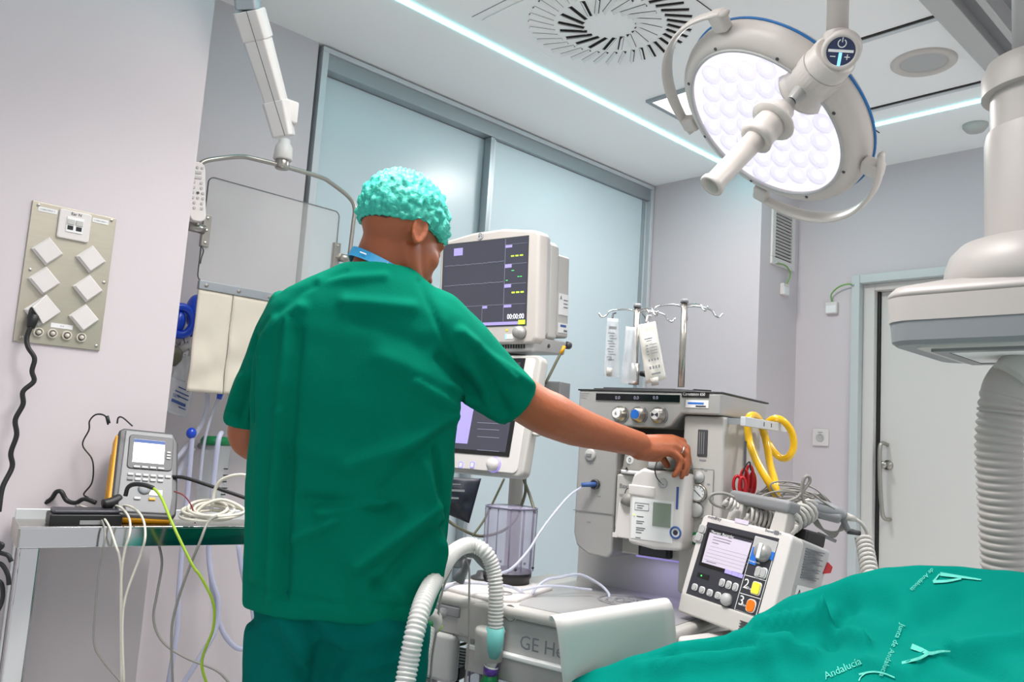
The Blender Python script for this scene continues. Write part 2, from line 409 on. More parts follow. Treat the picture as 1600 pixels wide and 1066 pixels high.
# lit square panels: one real, the rest added unseen as fill light
def panel_light(x, y, s, label):
    t = thing('panel_light', label, 'ceiling light', Matrix.Translation((x, y, CEIL)), 'square ceiling panel lights')
    f = MB()
    h = s / 2
    for a, b in (((-h - 0.02, -h - 0.02), (h + 0.02, -h)), ((-h - 0.02, h), (h + 0.02, h + 0.02)), ((-h - 0.02, -h), (-h, h)), ((h, -h), (h + 0.02, h))):
        f.span((a[0], a[1], -0.012), (b[0], b[1], 0.002))
    f.build('frame', 'alu', t, bevel=0.002)
    MB().span((-h, -h, -0.008), (h, h, 0.0)).build('light_cover', 'panel_light', t)
    return t
panel_light(2.84, 1.975, 0.26, 'lit white square ceiling panel behind the surgical lamp rim')
for i, (x, y, e_) in enumerate(ADDED_LIGHTS):  # fixture bodies made up for the added fill lamps
    lab = ['behind the camera side of the room', 'over the operating table foot', 'above the man in scrubs', 'above the sliding doors', 'beside the ceiling rails', 'nearest the room door', 'over the middle of the operating table'][i]
    panel_light(x, y, 0.55, 'added unseen fill light panel ' + lab)
sd = onZ(1524, 195, CEIL)
MB().lathe([(0.05, 0.002), (0.05, -0.012), (0.035, -0.03), (0.002, -0.034)], 28, Matrix.Translation(sd)).build('smoke_detector', 'offwhite', smooth=True)
setp(bpy.data.objects['smoke_detector'], 'small round off-white detector on the ceiling beside the white column', 'detector')
# ceiling rail that carries the imaging head
rl = thing('ceiling_rail', 'pair of long grey ceiling rails above the white column', 'rail', Matrix.Translation((2.1, 0.7, 2.7)))
def RL(x0, x1, y0, y1, z0, z1): return MB().span((x0 - 2.1, y0 - 0.7, z0 - 2.7), (x1 - 2.1, y1 - 0.7, z1 - 2.7))
RL(0.9, 3.5, 0.832, 0.905, 2.60, 2.70).build('beam', 'light_grey', rl, bevel=0.004)
RL(0.9, 3.5, 0.775, 0.832, 2.64, 2.70).build('channel', 'mid_grey', rl)
RL(0.9, 3.5, 0.752, 0.775, 2.59, 2.70).build('lip', 'light_grey', rl, bevel=0.003)
RL(0.9, 3.5, 0.20, 0.752, 2.665, 2.70).build('channel', 'mid_grey', rl)
RL(0.9, 3.5, 0.17, 0.20, 2.59, 2.70).build('lip', 'light_grey', rl, bevel=0.003)
for x in (1.3, 2.35, 3.0): RL(x, x + 0.05, 0.20, 0.752, 2.63, 2.665).build('cross_bar', 'light_grey', rl, bevel=0.003)
# ================================================================== WALL THINGS ON THE RIGHT
vg = thing('vent_grille', 'white louvred air vent grille high in the alcove', 'vent', frame((3.875, 2.115, 2.19)))
f = MB()
for a, b in (((-0.12, 0), (0.12, 0.04)), ((-0.12, 0.29), (0.12, 0.33)), ((-0.12, 0.04), (-0.085, 0.29)), ((0.085, 0.04), (0.12, 0.29))): f.span((a[0], -0.012, a[1]), (b[0], 0, b[1]))
f.build('frame', 'white', vg, bevel=0.003)
MB().span((-0.085, -0.002, 0.04), (0.085, 0.0, 0.29)).build('backing', 'vent_dark', vg)
sl = MB().box((0, 0, 0), (0.17, 0.012, 0.0025), Matrix.Rotation(math.radians(-28), 3, 'X')).mesh('slat')
s0 = None
for k in range(14):
    Mx = T(0, -0.008, 0.052 + k * 0.0175)
    if s0 is None: s0 = add('slat', sl, 'white', vg); s0.matrix_local = Mx
    else: dup(s0, vg, Mx)
def earth_box(name, M, label, wirepts):
    t = thing(name, label, 'socket box', M)
    MB().prism(rrect(0.062, 0.062, 0.006), -0.022, 0, 'y').build('box', 'white', t, bevel=0.004)
    MB().span((-0.026, -0.024, -0.026), (0.026, -0.021, 0.012)).build('cover', 'label_white', t, bevel=0.002)
    MB().tube(smooth_path(wirepts, 6), 0.004, 6).build('earth_wire', 'wire_green', t, smooth=True, world=True)
    MB().sphere(wirepts[-1], 0.007, 8, 6).build('wire_lug', 'alu', t, world=True)
    return t
p = onY(1223, 453, 2.115)
earth_box('earthing_box', frame((p.x, 2.115, p.z)), 'small white earthing box with green wire under the vent grille', [p + Vector((0.01, -0.012, 0.03)), onY(1231, 440, 2.10), onY(1235, 427, 2.09), onY(1227, 415, 2.09), onY(1213, 411, 2.10)])
p = onX(1301, 482, 4.05)
earth_box('earthing_box', frame((4.05, p.y, p.z), -90), 'small white earthing box with green wire beside the door frame', [p + Vector((-0.012, 0, 0.03)), onX(1299, 460, 4.03), onX(1310, 449, 4.02), onX(1325, 444, 4.02), onX(1333, 446, 4.03)])
p = onX(1283, 684, 4.05)
ws = thing('wall_socket', 'single square white wall socket left of the door', 'socket', frame((4.05, p.y, p.z), -90))
MB().prism(rrect(0.085, 0.085, 0.006), -0.010, 0, 'y').build('plate', 'white', ws, bevel=0.003)
MB().lathe([(0.02, 0), (0.02, 0.004), (0.015, 0.0045), (0.013, 0.001), (0.001, 0.001)], 20, T(0, -0.010, 0) @ FACE).build('insert', 'light_grey', ws)
MB().span((-0.012, -0.0105, 0.024), (0.012, -0.0098, 0.028)).build('print_mark', 'print_grey', ws)
# ================================================================== SURGICAL LAMP
LZ = 2.3
e3 = (CR * -0.677 + CD * 0.700 + CF * -0.2265).normalized()
e1 = (CR * 0.737 + CD * 0.676); e1 = (e1 - e3 * e1.dot(e3)).normalized()
e2 = e3.cross(e1)
if e2.dot(CR * 0.676 - CD * 0.737) < 0: e1 = -e1; e2 = -e2
LS = 1 if e1.dot(CR) > 0 else -1
lampM = basis(C(1194, 195, LZ), e1, e2, e3) @ Matrix.Scale(0.93, 4)
if lampM.determinant() < 0: raise RuntimeError('lamp frame')
lamp = thing('surgical_lamp', 'large white round surgical lamp with lit lenses hanging from the ceiling', 'surgical lamp', lampM)
MB().lathe([(0.262, -0.004), (0.262, 0.004), (0.268, 0.007), (0.288, 0.004), (0.308, -0.012), (0.318, -0.035), (0.318, -0.068)], 72, caps=False).build('housing_rim', 'warm_white', lamp, smooth=True)
MB().lathe([(0.316, -0.068), (0.300, -0.092), (0.22, -0.112), (0.05, -0.12), (0.001, -0.12)], 72, caps=False).build('housing_back', 'warm_white', lamp, smooth=True)
MB().tube([(0.3195 * math.cos(a), 0.3195 * math.sin(a), -0.066) for a in [2 * math.pi * k / 96 for k in range(96)]], 0.0042, 6, closed=True).build('blue_seal', 'blue_trim', lamp, smooth=True)
MB().tube([(0.264 * math.cos(a), 0.264 * math.sin(a), 0.006) for a in [2 * math.pi * k / 96 for k in range(96)]], 0.0055, 6, closed=True).build('inner_ring', 'light_grey', lamp, smooth=True)
plate = MB().lathe([(0.262, -0.002), (0.001, -0.002)], 72, caps=False).build('light_plate', 'lamp_plate', lamp)
lens_m = MB().lathe([(0.034, 0.0), (0.034, 0.004), (0.030, 0.010), (0.020, 0.015), (0.008, 0.017), (0.001, 0.0172)], 20, caps=False).mesh('lens')
for p in lens_m.polygons: p.use_smooth = True
led_m = MB().lathe([(0.013, 0.0), (0.012, 0.0035), (0.001, 0.0045)], 12).mesh('led')
lens0 = led0 = None; cnt = 0
sp = 0.073
for j in range(-4, 5):
    for i in range(-5, 6):
        x = (i + 0.5 * (j % 2)) * sp; y = j * sp * 0.87
        r = math.hypot(x, y)
        if r > 0.225: continue
        if y > 0.2 and abs(x) < 0.06: continue
        Mx = T(x, y, 0)
        if lens0 is None:
            lens0 = add('lens', lens_m, 'lens', lamp); lens0.matrix_local = Mx
            led0 = add('led_chip', led_m, 'lamp_led', lens0)
            WORLD[lens0.name] = lampM @ Mx
        else:
            c = dup(lens0, lamp, Mx); dup(led0, c, Matrix.Identity(4))
for k in range(8):
    a = 2 * math.pi * (k + 0.5) / 8
    MB().lathe([(0.005, 0), (0.005, 0.003), (0.001, 0.0035)], 10, T(0.277 * math.cos(a), 0.277 * math.sin(a), 0.005)).build('screw', 'dark_grey', lamp)
# neck, hub, control disc and drop tube
hb0 = C(1276, 119, 2.04); hb1 = C(1306, 86, 1.97)
hax = (hb1 - hb0).normalized()
MB().tube(smooth_path([C(1258, 138, 2.13), C(1268, 128, 2.10), C(1280, 116, 2.05), C(1290, 105, 2.02)], 5), lambda t: 0.076 - 0.018 * t, 28).build('neck', 'warm_white', lamp, smooth=True, world=True)
u_, w_ = perp(hax)
hubM = basis(hb0, u_, w_, hax); Lh = (hb1 - hb0).length
MB(hubM).lathe([(0.058, 0), (0.060, Lh * 0.45)], 36).build('hub', 'warm_white', lamp, smooth=False, world=True)
MB(hubM).lathe([(0.056, Lh * 0.45), (0.058, Lh * 0.47), (0.056, Lh * 0.5), (0.056, Lh * 0.95), (0.048, Lh)], 36).build('hub_cap', 'warm_white', lamp, smooth=True, world=True)
cdir = (CAM - hb1).normalized(); cdir = (cdir + CD * 0.15 + CR * -0.1).normalized()
cu_ = (CR - cdir * CR.dot(cdir)).normalized(); cv_ = cdir.cross(cu_)
cpM = basis(C(1314, 80, 1.925), cu_, cv_, cdir)
cring = MB(cpM).lathe([(0.044, -0.05), (0.045, -0.01), (0.042, 0.004), (0.033, 0.006), (0.032, 0.002)], 36, caps=False).build('control_ring', 'warm_white', lamp, smooth=True, world=True)
disc = MB(cpM).lathe([(0.033, 0.0), (0.033, 0.003), (0.001, 0.003)], 36).build('control_panel', 'navy_panel', lamp, world=True)
g = MB(cpM); g.tube([(0.009 * math.cos(a) , 0.018 + 0.009 * math.sin(a), 0.004) for a in [math.radians(120 + 300 * k / 16) for k in range(17)]], 0.0012, 6)
g.box((0, 0.026, 0.004), (0.002, 0.011, 0.001)); g.box((0, 0.001, 0.004), (0.056, 0.006, 0.002)); g.box((-0.016, -0.012, 0.004), (0.012, 0.002, 0.001))
g.box((0.016, -0.012, 0.004), (0.012, 0.002, 0.001)); g.box((0.016, -0.012, 0.004), (0.002, 0.012, 0.001))
g.build('symbols', 'print_white', disc, world=True)
MB(cpM).box((0, -0.018, 0.004), (0.007, 0.03, 0.0012)).build('level_light', 'glow_blue', disc, world=True)
tp = C(1308, 66, 1.99)
MB().cyl(tp, Vector((tp.x, tp.y, CEIL)), 0.0255, n=28).build('drop_tube', 'warm_white', lamp, smooth=True, world=True)
MB().cyl(tp - Vector((0, 0, 0.035)), tp + Vector((0, 0, 0.02)), 0.036, n=28).build('tube_collar', 'warm_white', lamp, smooth=True, world=True, bevel=0.004)
MB().lathe([(0.001, 0), (0.10, 0), (0.10, -0.02), (0.06, -0.05), (0.032, -0.055)], 36, T(tp.x, tp.y, CEIL)).build('ceiling_rose', 'warm_white', lamp, smooth=True, world=True)
# positioning handles on the rim
def arc_handle(a0, a1, rr, bracket):
    m = MB(); R = []; n = 26
    for k in range(n + 1):
        t = k / n; a = math.radians(a0 + (a1 - a0) * t); r = rr + 0.012 * math.sin(math.pi * t)
        hh = 0.024 * (0.6 + 0.5 * math.sin(math.pi * t)); th = 0.008
        c = Vector((math.cos(a), math.sin(a), 0)); z = -0.02 + 0.01 * math.sin(math.pi * t)
        ring = []
        for q in range(12):
            ang = 2 * math.pi * q / 12
            ring.append(c * (r + th * math.cos(ang)) + Vector((0, 0, z + hh * math.sin(ang))))
        R.append(ring)
    m.rings(R); h = m.build('rim_handle', 'warm_white', lamp, smooth=True)
    for ab in bracket:
        a = math.radians(ab); c = Vector((math.cos(a), math.sin(a), 0)); tdir = Vector((-math.sin(a), math.cos(a), 0))
        b = MB(); R = Matrix((c, tdir, (0, 0, 1))).transposed()
        b.box(c * (rr - 0.02) + Vector((0, 0, -0.02)), (0.062, 0.05, 0.036), R); b.build('handle_bracket', 'warm_white', h, bevel=0.008)
arc_handle(-66, 40, 0.365, (-62, 30))
arc_handle(144, 246, 0.365, (150, 240))
# sterile grip handle
GH = T(0, 0.262, 0.0)
def gh(prof, name, m, n=28, smooth=True): return MB().lathe(prof, n, GH).build(name, m, lamp, smooth=smooth)
gh([(0.027, -0.01), (0.027, 0.004), (0.0145, 0.072), (0.014, 0.074)], 'grip_cone', 'silver')
gh([(0.0125, 0.072), (0.0125, 0.078)], 'grip_ring', 'black')
gh([(0.013, 0.078), (0.028, 0.105), (0.031, 0.108)], 'grip_cone', 'silver')
gc = gh([(0.031, 0.108), (0.033, 0.135), (0.033, 0.15)], 'grip_collar', 'warm_white')
gh([(0.033, 0.150), (0.062, 0.152), (0.064, 0.156), (0.062, 0.161), (0.04, 0.163)], 'grip_flange', 'warm_white')
gh([(0.040, 0.163), (0.041, 0.175), (0.041, 0.212), (0.047, 0.232), (0.034, 0.233)], 'grip_nut', 'warm_white')
gh([(0.0285, 0.228), (0.0270, 0.400), (0.033, 0.410), (0.034, 0.420), (0.030, 0.424), (0.023, 0.421), (0.021, 0.39), (0.001, 0.39)], 'grip', 'warm_white')
MB().lathe([(0.006, 0.0), (0.006, 0.002), (0.001, 0.002)], 12, GH @ T(-0.020, -0.025, 0.128) @ Matrix.Rotation(math.radians(130), 4, 'Z') @ Matrix.Rotation(math.radians(90), 4, 'Y')).build('lock_button', 'maroon', gc)
spot = bpy.data.lights.new('surgical_lamp_light', 'SPOT'); spot.energy = 25; spot.spot_size = math.radians(75); spot.spot_blend = 0.6; spot.shadow_soft_size = 0.22; spot.color = (1, 0.98, 1)
so = bpy.data.objects.new('surgical_lamp_light', spot); COL.objects.link(so)
so.matrix_world = lampM @ T(0, 0, 0.03) @ Matrix.Rotation(math.pi, 4, 'X')
# ================================================================== IMAGING HEAD (right)
cxx, cyy, zb = 1.90, 0.45, 1.45
ih = thing('imaging_head', 'big white ceiling-hung imaging head with grey band on a thick column', 'imaging head', T(cxx, cyy, zb))
def rr_ring(hx, hy, r, z, n=8):
    return [Vector((p[0], p[1], z)) for p in rrect(hx * 2, hy * 2, r, n)]
k = 0.833
MB().rings([rr_ring(0.172, 0.246, 0.05, 0.0), rr_ring(0.182, 0.256, 0.06, 0.008), rr_ring(0.186, 0.258, 0.06, 0.048)]).build('grey_band', 'band_grey', ih, smooth=False, bevel=0)
MB().rings([rr_ring(0.188, 0.260, 0.06, 0.048), rr_ring(0.190, 0.263, 0.06, 0.098)]).build('casing', 'head_white', ih)
MB().rings([rr_ring(0.189, 0.262, 0.06, 0.099), rr_ring(0.189, 0.262, 0.06, 0.108), rr_ring(0.180, 0.252, 0.06, 0.122), rr_ring(0.15, 0.2, 0.06, 0.134), rr_ring(0.05, 0.05, 0.03, 0.142)]).build('top_cover', 'head_white', ih, smooth=True)
MB().rings([rr_ring(0.150, 0.204, 0.02, -0.004), rr_ring(0.155, 0.21, 0.03, 0.002)]).build('bottom_cover', 'offwhite', ih)
f = MB()
for a, b in (((-0.125, -0.18), (0.125, -0.155)), ((-0.125, 0.155), (0.125, 0.18)), ((-0.125, -0.155), (-0.10, 0.155)), ((0.10, -0.155), (0.125, 0.155))): f.span((a[0], a[1], -0.010), (b[0], b[1], -0.003))
f.build('window_frame', 'mid_grey', ih)
MB().span((-0.10, -0.155, -0.008), (0.10, 0.155, -0.003)).build('detector_window', 'label_white', ih)
MB().lathe([(0.172, 0.108), (0.186, 0.125), (0.190, 0.145), (0.187, 0.168), (0.178, 0.195), (0.16, 0.215), (0.110, 0.225)], 48, caps=False).build('dome', 'head_white', ih, smooth=True)
MB().lathe([(0.113, 0.21), (0.113, 0.44), (0.109, 0.46), (0.09, 0.47)], 48).build('column', 'head_white', ih, smooth=False)
MB().lathe([(0.102, 0.45), (0.102, 0.56)], 48).build('column_neck', 'head_white', ih, smooth=True)
MB().lathe([(0.112, 0.54), (0.118, 0.542), (0.118, 0.585), (0.108, 0.61), (0.07, 0.625), (0.001, 0.63)], 48).build('column_cap', 'head_white', ih, smooth=True)
MB().cyl((0, 0, 0.61), (0, 0, CEIL - 0.04 - zb), 0.06, n=32).build('hanger_tube', 'light_grey', ih, smooth=True)
for bo in bpy.data.objects:
    if bo.parent == ih and bo.name.startswith(('casing', 'grey_band', 'column')) and not bo.modifiers:
        for p in bo.data.polygons: p.use_smooth = True
        e = bo.modifiers.new('es', 'EDGE_SPLIT'); e.split_angle = math.radians(35)
# corrugated hose with elbow
def corrugated(pts, r, pitch, depth, n=24, per=4):
    P = smooth_path(pts, 24)
    Ls = [0]
    for i in range(1, len(P)): Ls.append(Ls[-1] + (P[i] - P[i - 1]).length)
    tot = Ls[-1]; cnt = int(tot / pitch) * per; out = []; rad = []
    j = 0
    for k in range(cnt + 1):
        s = tot * k / cnt
        while j < len(Ls) - 2 and Ls[j + 1] < s: j += 1
        t = (s - Ls[j]) / max(1e-9, Ls[j + 1] - Ls[j]); out.append(P[j].lerp(P[j + 1], t))
        ph = (k % per) / per
        rad.append(r - depth * (0.0 if ph == 0 else (0.35 if ph in (0.25, 0.75) else 1.0)))
    return MB().tube(out, rad, n)
hz = 1.72
hs = thing('corrugated_hose', 'thick white corrugated hose with elbow dropping beside the door', 'hose', C(1566, 900, hz))
corrugated([C(1566, 640, hz), C(1562, 700, hz), C(1566, 790, hz), C(1572, 900, hz), C(1580, 1010, hz)], 0.0475, 0.0155, 0.006).build('hose', 'head_white', hs, smooth=True, world=True)
corrugated([C(1578, 600, hz), C(1569, 622, hz), C(1566, 645, hz)], 0.0475, 0.0155, 0.005).build('hose_top', 'head_white', hs, smooth=True, world=True)
MB().tube(smooth_path([C(1572, 622, hz), C(1578, 604, hz), C(1595, 588, hz), C(1640, 575, hz), C(1690, 560, hz)], 6), 0.0495, 28).build('elbow', 'head_white', hs, smooth=True, world=True)
MB().tube(smooth_path([C(1580, 590, hz - 0.03), C(1600, 572, hz - 0.03), C(1650, 560, hz - 0.03)], 6), 0.040, 24).build('elbow_shell', 'offwhite', hs, smooth=True, world=True)
# ================================================================== SOCKET PANEL ON THE LEFT WALL
px0, pz0 = 0.609, 1.371
sp_ = thing('socket_panel', 'brushed steel wall plate with six white sockets and a data outlet', 'socket panel', frame((px0, 2.4, pz0)))
def pw(x, y, d=0.0):      # pixel on the plate -> plate coordinates
    q = onY(x, y, 2.4 - d); return Vector((q.x - px0, q.y - 2.4, q.z - pz0))
MB().span((-0.104, -0.006, 0), (0.104, 0, 0.370)).build('plate', 'steel_plate', sp_, bevel=0.0015)
MB().span((-0.1045, -0.003, -0.001), (-0.101, 0.0, 0.371)).build('plate_edge', 'steel', sp_)
for (x, y) in ((59, 321), (173, 345), (46, 422), (161, 442), (32, 527), (149, 541)):
    q = pw(x, y); MB().lathe([(0.004, 0), (0.004, 0.002), (0.001, 0.003)], 10, T(q.x, -0.006, q.z) @ FACE).build('screw', 'steel', sp_)
def diamond(h, d0, d1, m):
    lo = [(h, 0), (0, h), (-h, 0), (0, -h)]; k = 0.86
    m.rings([[Vector((p[0], d0, p[1])) for p in lo], [Vector((p[0], d0 - 0.006, p[1])) for p in lo], [Vector((p[0] * k, d1, p[1] * k)) for p in lo]])
    return m
DM = {}
for i, (x, y) in enumerate(((74, 393), (69, 439), (63, 487), (142, 405), (137, 451), (131, 497))):
    q = pw(x, y, 0.01); Mx = T(q.x, 0, q.z); op = (i == 2)
    s = MB(Mx); 
    for a in range(1): diamond(0.0385, -0.006, -0.016, s)
    so_ = s.build('socket', 'white', sp_, bevel=0.0015)
    if not op:
        cv = MB(Mx); diamond(0.034, -0.016, -0.022, cv); cv.build('socket_lid', 'white', so_, bevel=0.0015)
    else:
        so_['label'] = 'socket with its lid lifted over a black plug'
        cv = MB(Mx @ T(0.006, -0.016, 0.006) @ Matrix.Rotation(math.radians(-45), 4, 'Y'))
        cv.hexa([(-0.026, -0.004, -0.028), (0.028, -0.004, -0.028), (0.028, 0.002, -0.028), (-0.026, 0.002, -0.028), (-0.026, -0.040, 0.022), (0.028, -0.006, 0.028), (0.028, 0.002, 0.028), (-0.026, -0.034, 0.026)])
        cv.build('socket_lid', 'white', so_, bevel=0.0015)
q = pw(116, 353, 0.01)
dso = MB(T(q.x, 0, q.z)); dso.prism(rrect(0.079, 0.079, 0.006), -0.014, -0.006, 'y'); dso = dso.build('data_socket', 'white', sp_, bevel=0.003)
MB(T(q.x, 0, q.z)).span((-0.021, -0.0165, -0.020), (0.021, -0.013, 0.021)).build('insert', 'label_white', dso, bevel=0.001)
for s in (-1, 1):
    MB(T(q.x, 0, q.z)).span((s * 0.0105 - 0.007, -0.0172, -0.014), (s * 0.0105 + 0.007, -0.016, -0.003)).build('data_port', 'black', dso)
    MB(T(q.x, 0, q.z)).span((s * 0.0105 - 0.009, -0.019, 0.0), (s * 0.0105 + 0.009, -0.016, 0.014)).build('port_flap', 'offwhite', dso, bevel=0.001)
text('Ear N', 0.011, T(q.x - 0.012, -0.0145, q.z + 0.027) @ FACE, 'print_dark', dso)
for (x, y) in ((60, 519.5), (82, 521.5), (104.5, 524.5), (127, 527.5)):
    q = pw(x, y, 0.01)
    st = MB(T(q.x, -0.006, q.z) @ FACE).lathe([(0.0125, 0), (0.0125, 0.006), (0.010, 0.007), (0.009, 0.004), (0.006, 0.004), (0.005, 0.012), (0.001, 0.013)], 18).build('earth_stud', 'cream', sp_, smooth=True)
    MB(T(q.x, -0.006, q.z) @ FACE).lathe([(0.0075, 0.004), (0.0075, 0.0075), (0.0055, 0.0078), (0.001, 0.0078)], 14).build('stud_hole', 'dark_grey', st)
for (x, y, s_, w) in ((75, 329, 'CAMILLA 2', 0.046), (157, 346, 'CAMILLA 1', 0.041), (96.5, 510, '3 4', 0.053)):
    q = pw(x, y, 0.006)
    lb = MB(T(q.x, 0, q.z)).span((-w / 2, -0.0072, -0.006), (w / 2, -0.006, 0.006)).build('label_strip', 'label_white', sp_)
    if w < 0.05: text('CAMILLA' if False else 'CABECERO ' + s_[-1], 0.0062, T(q.x - w * 0.42, -0.0073, q.z - 0.002) @ FACE, 'print_grey', lb)
    else: text('3 4', 0.0065, T(q.x - 0.004, -0.0073, q.z - 0.002) @ FACE, 'print_grey', lb)
# power cord with plug
pc = thing('wall_lead', 'black wavy power cord plugged into the steel wall plate', 'power cord', onY(20, 700, 2.36))
q0 = onY(52, 496, 2.365)
MB().tube([onY(54, 484, 2.385), onY(52, 497, 2.37), onY(48, 512, 2.36)], [0.012, 0.014, 0.009], 12).build('plug', 'black_rubber', pc, smooth=True, world=True)
MB().tube(smooth_path([onY(48, 510, 2.36), onY(42, 528, 2.36), onY(44, 543, 2.355), onY(54, 560, 2.35), onY(50, 580, 2.35), onY(53, 596, 2.35), onY(36, 612, 2.35), onY(36, 632, 2.35), onY(24, 656, 2.35), onY(26, 680, 2.35), onY(17, 708, 2.35), onY(19, 730, 2.35), onY(4, 762, 2.34), onY(-2, 800, 2.33)], 6), 0.0062, 8).build('cord', 'black_rubber', pc, smooth=True, world=True)
# ================================================================== STEEL TRAY TABLE
TT = frame((0.525, 2.168, 0.93), -9)
tb = thing('tray_table', 'polished steel tray table against the wall', 'table', TT @ T(0.36, 0.11, -0.93))
def tbw(a, b): return MB(TT).span(a, b)
LT, DT = 0.74, 0.205
tbw((0, 0.002, -0.012), (LT, DT, -0.004)).build('tray_top', 'steel', tb, world=True)
tbw((0, -0.002, -0.048), (LT, 0.004, -0.002)).build('front_apron', 'chrome', tb, world=True, bevel=0.002)
tbw((-0.004, -0.004, -0.004), (LT, 0.005, 0.001)).build('front_lip', 'chrome', tb, world=True, bevel=0.001)
tbw((-0.004, 0, -0.048), (0.002, DT, 0.0)).build('side_apron', 'steel', tb, world=True, bevel=0.002)
tbw((LT - 0.002, 0, -0.048), (LT + 0.004, DT, 0.0)).build('side_apron', 'steel', tb, world=True, bevel=0.002)
tbw((0, DT - 0.006, -0.048), (LT, DT, 0.022)).build('back_rail', 'alu_light', tb, world=True, bevel=0.004)
for (x, y) in ((0.002, 0.004), (LT - 0.05, 0.004), (0.002, DT - 0.052), (LT - 0.05, DT - 0.052)):
    tbw((x, y, -0.93), (x + 0.046, y + 0.046, -0.046)).build('leg', 'chrome', tb, world=True, bevel=0.006)
tbw((0.01, 0.01, -0.70), (LT - 0.01, DT - 0.01, -0.685)).build('lower_shelf', 'steel', tb, world=True)
# power analyser
AM = frame(C(225, 808, 2.10), -10, -29, 3)
an = thing('power_analyser', 'grey handheld power analyser in a yellow holster leaning on the tray', 'analyser', AM)
AW, AH = 0.158, 0.252
body = MB().prism([(-0.070, 0.0), (0.066, 0.0), (0.079, 0.012), (0.080, 0.06), (0.074, AH - 0.03), (0.060, AH), (-0.066, AH), (-0.078, AH - 0.008), (-0.079, 0.06), (-0.076, 0.008)], 0.004, 0.045, 'y').build('body', 'dark_grey', an, bevel=0.006)
MB().prism([(-0.062, 0.012), (0.062, 0.012), (0.067, 0.06), (0.058, AH - 0.008), (-0.062, AH - 0.008), (-0.066, 0.06)], 0.0, 0.006, 'y').build('front_panel', 'mid_grey', an, bevel=0.003)
MB().prism([(-0.088, 0.02), (-0.074, -0.004), (0.07, -0.004), (0.07, 0.012), (-0.060, 0.012), (-0.072, 0.03), (-0.074, AH - 0.02), (-0.084, AH - 0.02)], 0.010, 0.055, 'y').build('holster', 'amber', an, bevel=0.004)
hl = MB(); hl.hexa([(-0.09, 0.046, 0.02), (-0.076, 0.046, 0.02), (-0.076, 0.055, 0.02), (-0.09, 0.055, 0.02), (-0.086, 0.046, AH - 0.06), (-0.076, 0.046, AH - 0.06), (-0.076, 0.055, AH - 0.06), (-0.086, 0.055, AH - 0.06)])
hl.build('stand', 'amber', an)
MB().prism(rrect(0.112, 0.100, 0.010, cx=0.004, cy=0.182), -0.003, 0.002, 'y').build('screen_bezel', 'dark_grey', an, bevel=0.002)
scr = MB().span((-0.040, -0.0042, 0.150), (0.038, -0.002, 0.218)).build('screen', 'screen_bright', an)
g = MB(); g.span((-0.040, -0.0047, 0.208), (0.038, -0.0043, 0.2175))
for k in range(5): g.span((-0.034, -0.0047, 0.158 + k * 0.009), (0.014 + 0.004 * (k % 3), -0.0043, 0.1592 + k * 0.009))
g.build('screen_graphics', 'print_blue', scr)
for k in range(3): MB().span((0.044, -0.006, 0.166 + k * 0.0085), (0.054, -0.002, 0.1715 + k * 0.0085)).build('button', 'offwhite', an, bevel=0.001)
for k in range(4): MB().span((-0.036 + k * 0.020, -0.006, 0.134), (-0.020 + k * 0.020, -0.002, 0.140)).build('button', 'light_grey', an, bevel=0.001)
for r_, n_ in ((0, 6), (1, 5)):
    for k in range(n_): MB().span((-0.048 + k * 0.0185, -0.004, 0.112 - r_ * 0.013), (-0.034 + k * 0.0185, 0.001, 0.119 - r_ * 0.013)).build('button', 'light_grey' if not (r_ and k == 0) else 'print_grey', an, bevel=0.001)
MB().lathe([(0.016, 0), (0.016, 0.003), (0.012, 0.005), (0.001, 0.004)], 20, T(-0.004, 0, 0.078) @ FACE).build('cursor_pad', 'band_grey', an, smooth=True)
MB().span((0.008, -0.0015, 0.060), (0.040, 0.001, 0.076)).build('label_sticker', 'label_white', an)
for k in range(2): MB().span((-0.028 + k * 0.036, -0.004, 0.046), (-0.012 + k * 0.036, 0.001, 0.053)).build('button', ['light_grey', 'amber'][k], an, bevel=0.001)
for k in range(5): MB().cyl((-0.048 + k * 0.024, 0.022, AH - 0.003), (-0.048 + k * 0.024, 0.022, AH + 0.004), 0.005, n=10).build('jack', 'black', an)
# black adapter and coiled lead on the tray
pb = C(150, 812, 2.11)
ad = thing('power_adapter', 'flat black power adapter lying on the tray beside the analyser', 'adapter', TT @ T(0.135, 0.075, -0.004))
MB().span((-0.075, -0.045, 0), (0.085, 0.045, 0.030)).build('case', 'black', ad, bevel=0.004)
MB().span((-0.068, -0.040, 0.030), (0.078, 0.040, 0.040)).build('case_lid', 'charcoal', ad, bevel=0.004)
MB().span((-0.01, -0.0465, 0.006), (0.04, -0.045, 0.016)).build('type_plate', 'print_grey', ad)
MB().tube(smooth_path([TT @ Vector((0.22, 0.10, 0.06)), TT @ Vector((0.20, 0.09, 0.05)), TT @ Vector((0.18, 0.085, 0.045))], 4), 0.013, 10).build('plug', 'black_rubber', ad, smooth=True, world=True)
def wire(name, label, cat, pts, r, m, k=None, group=None, n=6, sides=6):
    P = [C(p[0], p[1], p[2] if len(p) > 2 else k) for p in pts]
    o = MB().tube(smooth_path(P, n), r, sides).build(name, m, smooth=True); return setp(o, label, cat, group)
wire('power_lead', 'black springy power lead coiled along the back of the tray', 'cable', [(150, 786), (132, 780), (118, 786), (104, 782), (96, 769), (88, 769), (80, 780), (66, 787), (52, 782), (40, 782), (36, 792), (36, 812)], 0.006, 'black_rubber', 2.14)
wire('test_lead', 'thin black lead looping from the analyser top down the wall', 'cable', [(169, 664), (164, 650), (150, 648), (140, 658), (139, 672), (129, 695), (143, 716), (146, 735), (143, 756), (131, 772), (138, 778)], 0.0022, 'black_rubber', 2.17)
